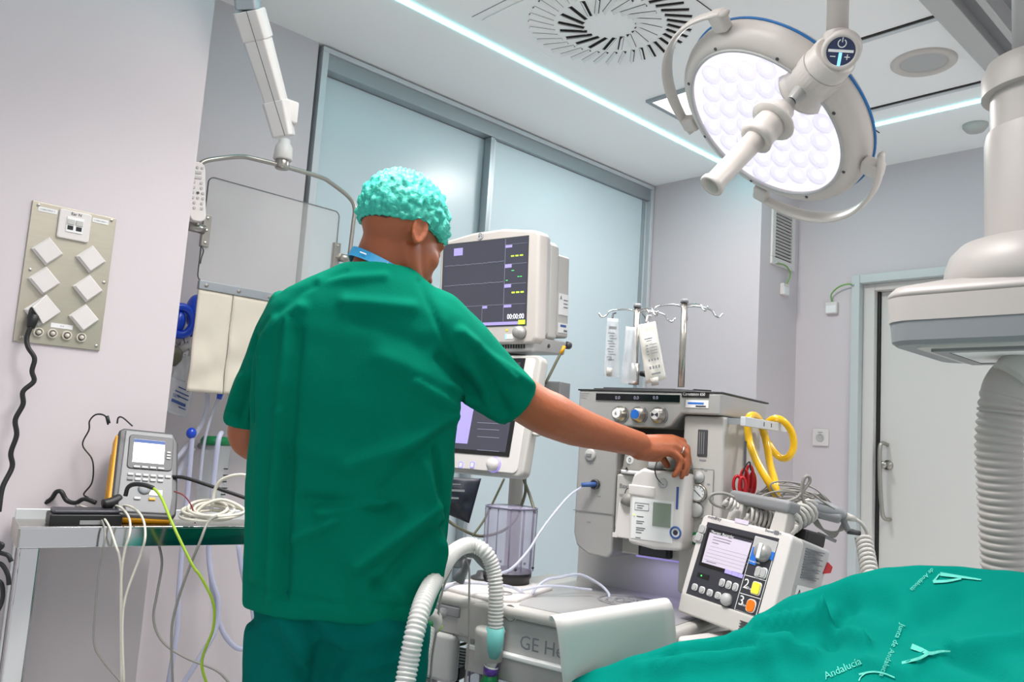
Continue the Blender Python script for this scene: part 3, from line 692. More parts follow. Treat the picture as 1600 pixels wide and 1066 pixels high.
wire('test_lead', 'short thin black lead plugged into the analyser top', 'cable', [(183, 662), (185, 653), (192, 653), (207, 666)], 0.0022, 'black_rubber', 2.17)
MB().tube([C(170, 662, 2.17), C(167, 650, 2.17)], 0.005, 8).build('lead_plug', 'black_rubber', bpy.data.objects['test_lead'], smooth=True, world=True)
wire('power_lead', 'thick black lead running from the analyser behind the man', 'cable', [(268, 745), (290, 747), (330, 760), (400, 784)], 0.0052, 'black_rubber', 2.2)
wire('sense_lead', 'thin dark red lead hanging beside the analyser', 'cable', [(272, 768), (288, 775), (300, 793), (305, 818)], 0.0018, 'maroon', 2.12)
cb = thing('cable_bundle', 'tangled coil of white cables on the tray end', 'cable bundle', C(330, 815, 2.12))
rnd = random.Random(3)
for k in range(7):
    pts = []
    cx_, cy_ = 330 + rnd.uniform(-14, 14), 806 - k * 2.0; rx_, ry_ = rnd.uniform(30, 52), rnd.uniform(6, 13); a0 = rnd.uniform(0, 6)
    for j in range(10):
        a = a0 + 2 * math.pi * j / 10; pts.append(C(cx_ + rx_ * math.cos(a), cy_ + ry_ * math.sin(a), 2.14 - 0.07 * math.sin(a)))
    MB().tube(smooth_path(pts, 5, True), 0.0042, 6, closed=True).build('cable_loop', 'cable_white', cb, smooth=True, world=True)
MB().tube(smooth_path([C(330, 800, 2.14), C(336, 765, 2.15), C(350, 748, 2.15), (C(380, 742, 2.15)), C(405, 752, 2.15)], 6), 0.0045, 6).build('cable_loop', 'cable_white', cb, smooth=True, world=True)
MB().tube(smooth_path([C(300, 810, 2.1), C(318, 790, 2.12), C(345, 781, 2.14), C(372, 790, 2.14), C(392, 806, 2.12)], 6), 0.0045, 6).build('cable_loop', 'cable_white', cb, smooth=True, world=True)
hang = [
 ('sensor_cable', 'pale cable leftmost of four hanging over the tray edge', [(118, 791, 2.12), (140, 797, 2.08), (158, 812, 2.02), (164, 838, 1.95), (155, 890, 1.95), (149, 950, 1.95), (147, 1005, 1.95), (160, 1032, 1.95), (192, 1070, 1.95)], 0.0025, 'cable_grey'),
 ('sensor_cable', 'pale cable second of four hanging over the tray edge', [(125, 790, 2.11), (150, 800, 2.07), (168, 818, 2.0), (180, 850, 1.94), (188, 880, 1.94), (190, 950, 1.94), (191, 1075, 1.94)], 0.0029, 'cable_white'),
 ('sensor_cable', 'pale cable third of four hanging over the tray edge', [(165, 790, 2.11), (186, 792, 2.07), (201, 808, 2.0), (203, 832, 1.94), (194, 865, 1.93), (189, 920, 1.93), (190, 1075, 1.93)], 0.0029, 'cable_white'),
 ('sensor_cable', 'pale cable rightmost of four hanging over the tray edge', [(180, 789, 2.11), (204, 792, 2.07), (222, 808, 2.0), (227, 838, 1.93), (218, 872, 1.93), (197, 930, 1.92), (191, 980, 1.92), (194, 1075, 1.92)], 0.0029, 'cable_white'),
 ('earth_lead', 'yellow-green earth lead hanging from the analyser over the tray', [(222, 757, 2.04), (238, 762, 2.03), (252, 778, 2.01), (270, 820, 1.94), (300, 882, 1.92), (314, 902, 1.92), (333, 942, 1.92), (333, 982, 1.92), (318, 1022, 1.92), (316, 1045, 1.92), (325, 1075, 1.92)], 0.0034, 'cable_lime'),
 ('grey_cable', 'grey cable swinging forward beneath the tray apron', [(247, 846, 2.1), (253, 880, 2.1), (246, 925, 2.1), (240, 968, 2.1), (254, 1003, 2.1), (290, 1028, 2.1), (338, 1048, 2.1), (362, 1072, 2.1)], 0.0032, 'cable_grey'),
 ('white_cable', 'white cable dropping from the bundle over the tray apron', [(340, 806, 2.08), (325, 816, 1.98), (312, 848, 1.94), (294, 892, 1.94), (276, 945, 1.94), (268, 990, 1.94), (270, 1075, 1.94)], 0.0034, 'cable_grey')]
for (n_, lab, pts, r, m) in hang: wire(n_, lab, 'cable', pts, r, m)
MB().tube(smooth_path([C(196, 775, 2.03), C(200, 762, 2.03), C(210, 757, 2.03), C(225, 758, 2.03), C(240, 763, 2.03)], 5), 0.0055, 8).build('clip_sleeve', 'black_rubber', bpy.data.objects['earth_lead'], smooth=True, world=True)
cc = thing('coiled_cable', 'black coiled cable hanging at the left end of the tray table', 'cable', C(0, 960, 1.82))
MB().tube(smooth_path([C(-12, 846, 1.82), C(4, 852, 1.82), C(-4, 862, 1.82), C(12, 868, 1.82), C(18, 878, 1.82)], 6), 0.005, 7).build('coil', 'black_rubber', cc, smooth=True, world=True)
MB().tube(smooth_path([C(-14, 880, 1.82), C(2, 882, 1.82), C(12, 898, 1.82), C(14, 914, 1.82)], 6), 0.005, 7).build('coil', 'black_rubber', cc, smooth=True, world=True)
MB().tube(smooth_path([C(-12, 905, 1.82), C(2, 912, 1.82), C(4, 935, 1.82), C(-4, 955, 1.82), C(-14, 960, 1.82)], 6), 0.005, 7).build('coil', 'black_rubber', cc, smooth=True, world=True)
# ================================================================== RADIATION SHIELD ON SPRING ARM
SY = 2.55
sh = thing('radiation_shield', 'clear hanging radiation shield with steel bow and cream flaps', 'shield', Vector((1.27, SY, 1.289)))
def S(x, y, d=0.0): return onY(x, y, SY + d)
pane = MB()
rx0, rx1, rz0, rz1 = 1.018, 1.502, 1.638, 1.978
pane.prism([(x + 1.26, z + 1.808) for x, z in rrect(0.484, 0.34, 0.02)], SY - 0.004, SY + 0.004, 'y')
pane = pane.build('clear_pane', 'shield_clear', sh, world=True)
MB().tube([Vector((x + 1.26, SY, z + 1.808)) for x, z in rrect(0.484, 0.34, 0.02)], 0.0022, 6, closed=True).build('pane_edge', 'dark_grey', pane, world=True)
rail = MB().span((1.022, SY - 0.012, 1.612), (1.505, SY + 0.006, 1.640)).build('clamp_rail', 'alu', sh, world=True, bevel=0.002)
for i in range(5):
    MB().lathe([(0.006, 0), (0.006, 0.003), (0.001, 0.004)], 12, T(1.045 + i * 0.108, SY - 0.012, 1.626) @ FACE).build('screw', 'steel', rail, world=True)
def flap(x0, x1, seed, lab):
    m = MB(); nx, nz = 14, 26; rn = random.Random(seed)
    ids = []
    for side in (-1, 1):
        g = []
        for j in range(nz + 1):
            for i in range(nx + 1):
                u = i / nx; v = j / nz
                x = x0 + (x1 - x0) * u; z = 1.612 - 0.323 * v
                y = SY - 0.004 + 0.008 * noise.noise(Vector((u * 2.5 + seed, v * 5, 0.3))) * v + 0.006 * math.sin(v * 14 + u * 2 + seed) * v * (1 - 0.5 * u)
                g.append(m.pt((x, y + side * 0.0035, z)))
        ids.append(g)
    W = nx + 1
    for j in range(nz):
        for i in range(nx):
            a = j * W + i
            m.face(ids[0][a], ids[0][a + 1], ids[0][a + W + 1], ids[0][a + W]); m.face(ids[1][a], ids[1][a + W], ids[1][a + W + 1], ids[1][a + 1])
    for j in range(nz):
        for c in (0, nx): a = j * W + c; m.face(ids[0][a], ids[0][a + W], ids[1][a + W], ids[1][a])
    for i in range(nx):
        for r in (0, nz): a = r * W + i; m.face(ids[0][a], ids[0][a + 1], ids[1][a + 1], ids[1][a])
    o = m.build('lead_flap', 'cream', sh, smooth=True, world=True); o['label'] = lab
flap(1.024, 1.136, 1, 'cream flap nearer the wall'); flap(1.139, 1.31, 4, 'middle cream flap'); flap(1.313, 1.49, 8, 'cream flap behind the man')
MB().tube([S(309, 352, -0.03), S(315, 300, -0.03), S(313, 262, -0.03)], 0.0075, 10).build('bow_end', 'steel', sh, smooth=True, world=True)
bow = [S(305, 352, -0.02), S(309, 275, -0.02), S(316, 254, -0.02), S(350, 247, -0.02), S(378, 245, -0.02), S(400, 249, -0.02), S(440, 259, -0.02), S(498, 276, -0.02), S(516, 285, -0.02), S(545, 308, -0.02), S(554, 325, -0.02), S(552, 350, -0.02), S(546, 400, -0.02)]
MB().tube(smooth_path(bow, 5), 0.0078, 10).build('bow', 'steel', sh, smooth=True, world=True)
for (cx_, cy_, s_, dx) in ((321, 361, -1, 0), (524, 402, 1, 0)):
    q = S(cx_, cy_)
    br = MB().span((q.x - 0.013, SY - 0.010, q.z - 0.052), (q.x + 0.013, SY + 0.010, q.z + 0.052)).build('bracket', 'steel', sh, world=True, bevel=0.002)
    for dz in (-0.04, 0.0, 0.04): MB().lathe([(0.0045, 0), (0.0045, 0.002), (0.001, 0.003)], 10, T(q.x, SY - 0.010, q.z + dz) @ FACE).build('screw', 'steel', br, world=True)
    MB().cyl(Vector((q.x + s_ * 0.01, SY - 0.012, q.z)), Vector((q.x + s_ * 0.06, SY - 0.015, q.z)), 0.015, n=16).build('pivot', 'steel', br, smooth=True, world=True)
MB().tube(smooth_path([S(316, 385, -0.01), S(318, 393, -0.01), S(315, 402, -0.01), S(313, 412, -0.01)], 4), 0.002, 6).build('wire_hook', 'dark_grey', sh, smooth=True, world=True)
# spring arm
ar = thing('spring_arm', 'slender white ceiling spring arm holding the clear shield', 'support arm', Vector((S(441, 250).x, SY, 2.1)))
AJ = S(441, 256, -0.02)
MB().lathe([(0.001, -0.018), (0.022, -0.018), (0.024, -0.012), (0.024, 0.012), (0.020, 0.018), (0.020, 0.03)], 24, Matrix.Translation(AJ)).build('bow_clamp', 'steel', ar, smooth=True, world=True)
MB().lathe([(0.030, 0.012), (0.032, 0.016), (0.029, 0.058), (0.02, 0.072), (0.019, 0.085)], 28, Matrix.Translation(AJ)).build('socket_joint', 'white', ar, smooth=True, world=True)
def armbox(P0, P1, w0, w1, h0, h1):
    d = (P1 - P0).normalized(); sx = CR - d * CR.dot(d); sx.normalize(); sy = d.cross(sx)
    R = []
    for (P, w_, h_) in ((P0, w0, h0), (P1, w1, h1)):
        R.append([P + sx * (w_ * a) + sy * (h_ * b) for a, b in ((-1, -0.4), (-0.75, -1), (0.75, -1), (1, -0.4), (1, 0.7), (0.8, 1), (-0.8, 1), (-1, 0.7))])
    return MB().rings(R)
A0 = C(443, 214, 2.62); A1 = C(431, 160, 2.60); A2 = C(402, 62, 2.52); A3 = C(388, 16, 2.48); A4 = C(380, -50, 2.44)
armbox(A0, A1, 0.033, 0.040, 0.03, 0.035).build('arm_cuff', 'white', ar, world=True, bevel=0.004)
armbox(A1, A2, 0.034, 0.040, 0.03, 0.035).build('arm_beam', 'white', ar, world=True, bevel=0.004)
armbox(A2, A3, 0.044, 0.045, 0.036, 0.038).build('arm_cuff', 'white', ar, world=True, bevel=0.004)
armbox(A3, A4, 0.036, 0.036, 0.03, 0.03).build('arm_joint', 'alu', ar, world=True, bevel=0.004)
MB().tube([C(445, 212, 2.58), C(385, 18, 2.44)], 0.0012, 5).build('seam_line', 'dark_grey', ar, world=True)
MB().tube([A4, Vector((A4.x, A4.y, CEIL))], 0.05, 24).build('ceiling_post', 'white', ar, smooth=True, world=True)
MB().span((A0.x - 0.028, A0.y - 0.03, AJ.z + 0.075), (A0.x + 0.03, A0.y + 0.03, AJ.z + 0.15)).build('arm_head', 'white', ar, world=True, bevel=0.008)
text('MAVIG', 0.02, basis(C(432, 118, 2.53), CD * 0.93 + CR * 0.3, CR * 0.95 - CD * 0.3, -CF), 'maroon', ar, 'lettering') if False else None
# handset
hq = [onY(301, 252, 2.48), onY(327, 256, 2.48), onY(319, 349, 2.48), onY(295, 345, 2.48)]
hw = (hq[1] - hq[0]).length; hh = (hq[0] - hq[3]).length
hx = (hq[1] - hq[0]).normalized(); hzv = (hq[0] - hq[3]).normalized(); hyv = hzv.cross(hx); hzv = hx.cross(hyv)
hM = basis((hq[2] + hq[3]) / 2, hx, hyv, hzv)
hn = thing('handset', 'white push-button handset hanging on the shield bow', 'handset', hM)
MB().prism(rrect(hw, hh, hw * 0.38, cy=hh / 2), -0.012, 0.012, 'y').build('case', 'white', hn, bevel=0.004)
for r_ in range(9):
    z = hh * (0.90 - 0.085 * r_)
    cols = (-0.3, 0, 0.3) if r_ in (0, 5, 6) else ((0,) if r_ in (1, 2) else (-0.22, 0.22))
    for c_ in cols:
        wv = 0.5 if len(cols) == 1 else 0.16
        MB().prism(rrect(hw * wv, hh * 0.04, hh * 0.015, 3, hw * c_, z), -0.0145, -0.011, 'y').build('button', 'light_grey' if not (r_ == 5 and c_ == 0) else 'dark_grey', hn)
# ================================================================== THINGS IN THE WALL RECESS
RY = 2.72
def ellip(name, lab, cat, x, y, rx, ry, m, Y=RY, dep=0.03):
    c = onY(x, y, Y); k = (c - CAM).dot(CF) / FPX
    t = thing(name, lab, cat, c - Vector((0, 0, ry * k)))
    MB().sphere(c, (rx * k, dep, ry * k), 20, 14).build('bulb', m, t, smooth=True, world=True)
    return t, c, k
t, c, k = ellip('blue_ring_mask', 'blue rubber ring mask hanging behind the wall edge', 'face mask', 278, 502, 11, 20, 'blue')
MB().tube([c + Vector((math.cos(a) * 20 * k, -0.02, math.sin(a) * 22 * k)) for a in [2 * math.pi * i / 24 for i in range(24)]], 0.014, 10, closed=True).build('rim', 'blue', t, smooth=True, world=True)
t, c, k = ellip('blue_squeeze_bulb', 'blue rubber squeeze bulb half hidden by the cream flap', 'squeeze bulb', 305, 487, 14, 27, 'blue', dep=0.045)
MB().cyl(c + Vector((0, 0, -0.055)), c + Vector((0.004, 0, -0.085)), 0.014, 0.011, 14).build('neck', 'blue', t, smooth=True, world=True)
hb = thing('wall_hook_rail', 'grey metal hook rail on the recess wall under the blue mask', 'hook rail', onY(280, 520, 2.79))
MB().span(onY(266, 512, 2.795) + Vector((0, -0.02, 0)), onY(300, 527, 2.795)).build('bar', 'mid_grey', hb, world=True, bevel=0.003)
for x in (276, 288):
    MB().tube(smooth_path([onY(x, 515, 2.775), onY(x, 530, 2.75), onY(x + 3, 540, 2.74), onY(x + 6, 534, 2.73)], 4), 0.004, 6).build('hook', 'steel', hb, smooth=True, world=True)
om = thing('olive_valve', 'olive and grey breathing valve hanging on the recess wall', 'valve', onY(272, 570, RY))
MB().sphere(onY(270, 556, RY), (0.032, 0.03, 0.036), 16, 10).build('body', 'cable_olive', om, smooth=True, world=True)
MB().cyl(onY(280, 548, RY), onY(294, 540, RY), 0.014, 0.012, 14).build('port', 'offwhite', om, smooth=True, world=True)
MB().tube(smooth_path([onY(292, 543, RY), onY(298, 548, RY - 0.01), onY(294, 560, RY - 0.01), onY(288, 556, RY - 0.01)], 5), 0.006, 8).build('clip', 'offwhite', om, smooth=True, world=True)
def soft_bag(name, lab, cat, corners, thick, m, Y, parent_parts=True):
    """pillow-like bag between four pixel corners (tl, tr, br, bl) at wall distance Y"""
    P = [onY(x, y, Y) for x, y in corners]
    t = thing(name, lab, cat, (P[2] + P[3]) / 2)
    n = 12; mb = MB(); G = [[], []]
    for s in (0, 1):
        for j in range(n + 1):
            for i in range(n + 1):
                u, v = i / n, j / n
                p = (P[0] * (1 - u) + P[1] * u) * (1 - v) + (P[3] * (1 - u) + P[2] * u) * v
                e = (math.sin(math.pi * u) * math.sin(math.pi * v)) ** 0.5 if 0 < u < 1 and 0 < v < 1 else 0
                d = thick * e * (1 + 0.5 * noise.noise(Vector((u * 3, v * 4, Y + s)))) + 0.0008
                G[s].append(mb.pt(p + Vector((0, -d if s == 0 else d, 0))))
    W = n + 1
    for j in range(n):
        for i in range(n):
            a = j * W + i
            mb.face(G[0][a], G[0][a + 1], G[0][a + W + 1], G[0][a + W]); mb.face(G[1][a], G[1][a + W], G[1][a + W + 1], G[1][a + 1])
    for j in range(n):
        for c in (0, n): a = j * W + c; mb.face(G[0][a], G[0][a + W], G[1][a + W], G[1][a])
        for r in (0, n): a = r * W + j; mb.face(G[0][a], G[0][a + 1], G[1][a + 1], G[1][a])
    mb.build('bag', m, t, smooth=True, world=True)
    return t, P
t, P = soft_bag('sealed_packet', 'clear sealed packet with blue print hanging beside the wall edge', 'packet', ((268, 588), (303, 604), (292, 654), (256, 642)), 0.010, 'bag_clear', 2.70)
lb = MB(); ex = (P[1] - P[0]).normalized(); ez = (P[0] - P[3]).normalized(); cm = (P[0] + P[1] + P[2] + P[3]) / 4 + Vector((0, -0.016, 0))
for k_, (a, b, w_) in enumerate(((0.3, 0.02, 0.45), (0.15, 0.0, 0.6), (0.02, 0.05, 0.5), (-0.18, -0.05, 0.62), (-0.30, 0.1, 0.3))):
    c_ = cm + ez * (a * 0.1) + ex * (b * 0.1); lb.box(c_, (w_ * 0.08, 0.001, 0.004 + 0.006 * (k_ == 3)), Matrix((ex, Vector((0, 1, 0)), ez)).transposed())
lb.build('print', 'print_blue', t, world=True)
text('SET', 0.016, wm(t).inverted() @ basis(cm + ez * -0.006 - ex * 0.03 + Vector((0, -0.001, 0)), ex, ez, Vector((0, -1, 0))), 'print_blue', t)
t, P = soft_bag('clear_tube_pouch', 'crumpled clear pouch with tubing above the blue-print packet', 'pouch', ((281, 552), (300, 556), (290, 598), (268, 592)), 0.012, 'bag_clear', 2.71)
# suction canister
k_ = 2.55
cn0 = onY(330, 828, 2.68); cn1 = onY(338, 690, 2.68); rc = 24 * k_ / FPX
cn = thing('suction_canister', 'clear suction canister with green lid and black scale marks', 'canister', Vector((cn1.x, 2.68, cn0.z - 0.02)))
MB().lathe([(rc * 0.9, 0), (rc, cn1.z - cn0.z + 0.02)], 28, T(cn1.x, 2.68, cn0.z - 0.02), caps=False).build('jar', 'clear_glass', cn, smooth=True, world=True)
MB().lathe([(rc * 0.001, 0.001), (rc * 0.9, 0.002)], 28, T(cn1.x, 2.68, cn0.z - 0.02), caps=False).build('jar_base', 'clear_glass', cn, world=True)
MB().lathe([(rc * 1.04, -0.012), (rc * 1.06, 0.004), (rc * 0.9, 0.016), (0.001, 0.018)], 28, T(cn1.x, 2.68, cn1.z)).build('lid', 'green_plastic', cn, smooth=True, world=True)
for i in range(10): MB().span((cn1.x + rc * 0.35, 2.68 - rc * 0.98, cn0.z + 0.012 + i * 0.021), (cn1.x + rc * (0.62 if i % 2 else 0.72), 2.68 - rc * 0.86, cn0.z + 0.016 + i * 0.021)).build('scale_mark', 'print_dark', cn, world=True)
MB().tube([Vector((cn1.x, 2.72, cn1.z - 0.02)), Vector((cn1.x, 2.80, cn1.z - 0.02))], 0.012, 10).build('wall_bracket', 'mid_grey', cn, world=True)
def tubeY(name, lab, pts, r, m, cat='tube'):
    o = MB().tube(smooth_path([onY(x, y, Y) for x, y, Y in pts], 6), r, 8).build(name, m, smooth=True); return setp(o, lab, cat)
o = tubeY('suction_tube', 'lilac tube with blue connector beside the suction canister', [(300, 676, 2.62), (299, 700, 2.62), (294, 760, 2.62), (287, 830, 2.62), (283, 880, 2.62), (279, 930, 2.62), (276, 990, 2.62), (262, 1075, 2.62)], 0.0085, 'tube_lilac')
MB().sphere(onY(299, 677, 2.62), (0.016, 0.016, 0.018), 14, 10).build('connector', 'blue', o, smooth=True, world=True)
o = tubeY('suction_tube', 'lilac tube rising in front of the canister lid', [(346, 676, 2.60), (341, 690, 2.58), (335, 740, 2.58), (330, 800, 2.58), (326, 860, 2.60), (331, 905, 2.6), (341, 940, 2.6), (336, 985, 2.6), (312, 1028, 2.6), (282, 1075, 2.6)], 0.0085, 'tube_lilac')
o = tubeY('suction_tube', 'lilac tube hanging in a deep loop beside the man', [(372, 850, 2.62), (380, 900, 2.62), (394, 950, 2.62), (396, 985, 2.62), (384, 1012, 2.62), (366, 1010, 2.62), (347, 985, 2.62), (334, 940, 2.62), (328, 880, 2.62)], 0.0085, 'tube_lilac')
o = tubeY('clear_tube', 'clear tube curving down from behind the cream flap', [(324, 610, 2.64), (323, 640, 2.64), (312, 668, 2.64), (290, 700, 2.64), (268, 728, 2.64), (252, 770, 2.64)], 0.008, 'tube_clear')
o = tubeY('clear_tube', 'thin clear tube with blue tip below the cream flap', [(345, 618, 2.62), (338, 630, 2.62), (327, 660, 2.62), (318, 700, 2.62), (312, 760, 2.62)], 0.005, 'tube_clear')
MB().cyl(onY(345, 612, 2.62), onY(342, 624, 2.62), 0.011, 0.008, 12).build('tip', 'blue', o, smooth=True, world=True)
o = tubeY('clear_tube', 'wide clear tube bending behind the analyser', [(300, 700, 2.66), (280, 740, 2.66), (262, 770, 2.66), (250, 800, 2.66)], 0.012, 'tube_clear')
# ================================================================== ANAESTHESIA WORKSTATION
def onplane(M, x, y, v=0.0):
    """pixel -> local coordinates on the plane y = v of a frame"""
    Mi = M.inverted(); o = Mi @ CAM; d = Mi.to_3x3() @ ray(x, y); k = (v - o.y) / d.y; return o + d * k
def onlevel(M, x, y, z):
    Mi = M.inverted(); o = Mi @ CAM; d = Mi.to_3x3() @ ray(x, y); k = (z - o.z) / d.z; return o + d * k
def onside(M, x, y, u):
    Mi = M.inverted(); o = Mi @ CAM; d = Mi.to_3x3() @ ray(x, y); k = (u - o.x) / d.x; return o + d * k
MM = frame((1.788, 1.413, 0), 281)
mc = thing('anaesthesia_machine', 'large pale grey anaesthesia machine with worktop and control tower', 'anaesthesia machine', MM)
def mp(x, y, v=0.0): return onplane(MM, x, y, v)
def B(u0, u1, v0, v1, z0, z1): return MB().span((u0, v0, z0), (u1, v1, z1))
B(-0.36, 0.34, -0.28, 0.42, 0.09, 0.17).build('base', 'offwhite', mc, bevel=0.02)
for (u, v) in ((-0.3, -0.22), (0.28, -0.22), (-0.3, 0.36), (0.28, 0.36)):
    MB().cyl((u - 0.015, v, 0.045), (u + 0.015, v, 0.045), 0.045, n=20).build('castor', 'dark_grey', mc, smooth=True)
B(-0.28, 0.30, 0.02, 0.40, 0.17, 0.70).build('cabinet', 'light_grey', mc, bevel=0.01)
B(0.02, 0.10, -0.18, -0.02, 0.17, 0.69).build('support_post', 'dark_grey', mc, bevel=0.005)
dw = B(-0.02, 0.30, -0.22, 0.05, 0.42, 0.60).build('drawer_unit', 'mid_grey', mc, bevel=0.008)
B(0.0, 0.28, -0.232, -0.22, 0.50, 0.585).build('drawer_front', 'light_grey', dw, bevel=0.004)
# worktop
WT = 0.80
wt = B(-0.365, 0.262, -0.325, 0.22, WT - 0.028, WT).build('worktop', 'offwhite', mc, bevel=0.010)
MB().prism([(-0.13, -0.29), (0.235, -0.29), (0.235, 0.18), (-0.24, 0.18), (-0.24, -0.10)], WT, WT + 0.0015).build('worktop_inlay', 'silver', wt)
apr = B(-0.345, 0.25, -0.310, 0.20, WT - 0.115, WT - 0.028).build('apron', 'light_grey', mc, bevel=0.008)
gr = B(-0.26, 0.24, -0.325, -0.30, WT - 0.175, WT - 0.118).build('front_rail', 'silver', mc, bevel=0.004)
B(-0.26, 0.24, -0.327, -0.29, WT - 0.122, WT - 0.110).build('rail_trim', 'label_white', gr, bevel=0.003)
q = mp(811, 1013, -0.326)
text('GE Healthcare', 0.046, T(q.x, -0.3262, q.z) @ FACE, 'print_mid', gr)
q = mp(799, 958, -0.311)
ob = MB().lathe([(0.021, 0), (0.021, 0.004), (0.017, 0.006), (0.001, 0.005)], 24, T(q.x, -0.310, q.z) @ FACE).build('oxygen_flush_button', 'offwhite', apr, smooth=True)
MB().tube([(q.x + 0.019 * math.cos(a), -0.316, q.z + 0.019 * math.sin(a)) for a in [2 * math.pi * k / 24 for k in range(24)]], 0.0014, 6, closed=True).build('button_ring', 'mid_grey', ob)
text('O2+', 0.015, T(q.x - 0.012, -0.3165, q.z - 0.005) @ FACE, 'print_mid', ob)
# engraved swirl badge on the worktop
bq = onlevel(MM, 985, 942, WT)
gb = MB()
gb.tube([(bq.x + 0.085 * math.cos(a), bq.y + 0.075 * math.sin(a), WT + 0.002) for a in [2 * math.pi * k / 40 for k in range(40)]], 0.004, 6, closed=True)
for (dx, s) in ((-0.022, 1), (0.026, -1)):
    gb.tube(smooth_path([(bq.x + dx + s * 0.02, bq.y + 0.025, WT + 0.002), (bq.x + dx - s * 0.01, bq.y + 0.03, WT + 0.002), (bq.x + dx - s * 0.022, bq.y, WT + 0.002), (bq.x + dx, bq.y - 0.028, WT + 0.002), (bq.x + dx + s * 0.02, bq.y - 0.005, WT + 0.002), (bq.x + dx, bq.y + 0.004, WT + 0.002)], 5), 0.0035, 6)
for k in range(4):
    a = math.pi / 4 + k * math.pi / 2
    gb.tube(smooth_path([(bq.x + 0.062 * math.cos(a - 0.3), bq.y + 0.055 * math.sin(a - 0.3), WT + 0.002), (bq.x + 0.07 * math.cos(a), bq.y + 0.062 * math.sin(a), WT + 0.002), (bq.x + 0.058 * math.cos(a + 0.3), bq.y + 0.05 * math.sin(a + 0.3), WT + 0.002)], 4), 0.003, 6)
gb.build('engraved_badge', 'mid_grey', wt, smooth=True)
# breathing system block at the left end
bs = MB().prism([(-0.40, -0.30), (-0.20, -0.335), (-0.13, -0.28), (-0.17, -0.02), (-0.42, -0.02)], WT - 0.10, WT - 0.004).build('breathing_block', 'offwhite', mc, bevel=0.012)
MB().prism([(-0.39, -0.29), (-0.20, -0.32), (-0.15, -0.27), (-0.19, -0.04), (-0.41, -0.04)], WT - 0.004, WT + 0.012).build('block_top', 'white', bs, bevel=0.006)
B(-0.40, -0.26, -0.318, -0.27, WT - 0.10, WT - 0.015).build('latch_cover', 'silver', bs, bevel=0.006)
B(-0.385, -0.29, -0.324, -0.316, WT - 0.055, WT - 0.03).build('grip_recess', 'mid_grey', bs, bevel=0.003)
B(-0.41, -0.30, -0.33, -0.29, WT - 0.22, WT - 0.10).build('end_cover', 'light_grey', bs, bevel=0.012)
B(-0.40, -0.36, -0.35, -0.30, WT - 0.245, WT - 0.228).build('foot_clip', 'mid_grey', bs, bevel=0.003)
q = onlevel(MM, 755, 905, WT + 0.012)
MB().lathe([(0.036, 0), (0.036, 0.006), (0.022, 0.012), (0.018, 0.022), (0.001, 0.024)], 24, T(q.x, q.y, WT + 0.012)).build('valve_knob', 'dark_grey', bs, smooth=True)
q = onlevel(MM, 786, 928, WT + 0.012)
MB().lathe([(0.024, 0), (0.024, 0.003), (0.001, 0.004)], 24, T(q.x, q.y, WT + 0.012)).build('port_cover', 'silver', bs, smooth=True)
q = mp(766, 985, -0.345)
MB().lathe([(0.034, -0.07), (0.036, -0.01), (0.038, 0.0), (0.034, 0.006), (0.001, 0.008)], 24, T(q.x, -0.345, q.z)).build('bag_port', 'offwhite', bs, smooth=True)
# rear wall of the worktop bay, tower and head
B(-0.235, 0.27, 0.16, 0.24, WT - 0.01, 1.27).build('back_panel', 'light_grey', mc, bevel=0.004)
B(-0.04, 0.15, 0.12, 0.17, 1.16, 1.27).build('vaporiser_shade', 'dark_grey', mc, bevel=0.004)  # dark grey block paints in the shadow behind the vaporisers
B(-0.05, 0.16, 0.06, 0.17, 0.915, 1.10).build('vaporiser_bar', 'offwhite', mc, bevel=0.006)
B(0.02, 0.115, 0.045, 0.065, 0.918, 0.945).build('card_slot', 'black', mc, bevel=0.004)
B(0.03, 0.105, 0.040, 0.062, 0.922, 0.940).build('card_slot_trim', 'charcoal', mc)
B(0.0, 0.16, 0.075, 0.115, 0.909, 0.914).build('work_light', 'glow_violet', mc)
wl_ = area('work_light_lamp', MM @ Vector((0.08, 0.10, 0.903)), 0.14, 0.10, (0.66, 0.6, 1.0), (0, 0, math.radians(281)), 0.03)
# left tower
lt = MB().prism([(-0.160, 0.96), (-0.148, 0.925), (-0.11, 0.905), (-0.05, 0.902), (-0.035, 0.915), (-0.035, 1.268), (-0.160, 1.268)], 0.0, 0.24, 'y').build('left_tower', 'silver', mc, bevel=0.008)
B(-0.162, -0.034, -0.002, 0.0, 1.0205, 1.0225).build('tower_seam', 'mid_grey', lt)
def knob(name, x, y, v, prof, m, parent, n=22):
    q = mp(x, y, v); return MB().lathe(prof, n, T(q.x, v, q.z) @ FACE).build(name, m, parent, smooth=True), q
k_, q = knob('dial', 923, 711, 0.0, [(0.017, 0), (0.017, 0.004), (0.013, 0.007), (0.001, 0.006)], 'light_grey', lt)
MB().span((q.x - 0.010, -0.010, q.z - 0.004), (q.x + 0.006, -0.006, q.z + 0.003)).build('dial_pointer', 'mid_grey', k_)
k_, q = knob('gas_outlet', 931, 757, 0.0, [(0.014, 0), (0.014, 0.010), (0.010, 0.012), (0.008, 0.004), (0.001, 0.004)], 'dark_grey', lt)
for (x, y, w_) in ((924, 724, 0.014), (936, 776, 0.01), (920, 816, 0.012)):
    q = mp(x, y, 0); MB().span((q.x - w_ / 2, -0.0008, q.z - 0.002), (q.x + w_ / 2, 0.0, q.z + 0.002)).build('small_print', 'print_grey', lt)
q = mp(915, 758, -0.02); q2 = mp(931, 757, -0.01)
sc_ = MB().cyl(MM @ Vector((q2.x, -0.004, q2.z)), MM @ Vector((q.x - 0.004, -0.035, q.z)), 0.0075, 0.006, 14).build('sample_line_fitting', 'print_blue', lt, smooth=True, world=True)
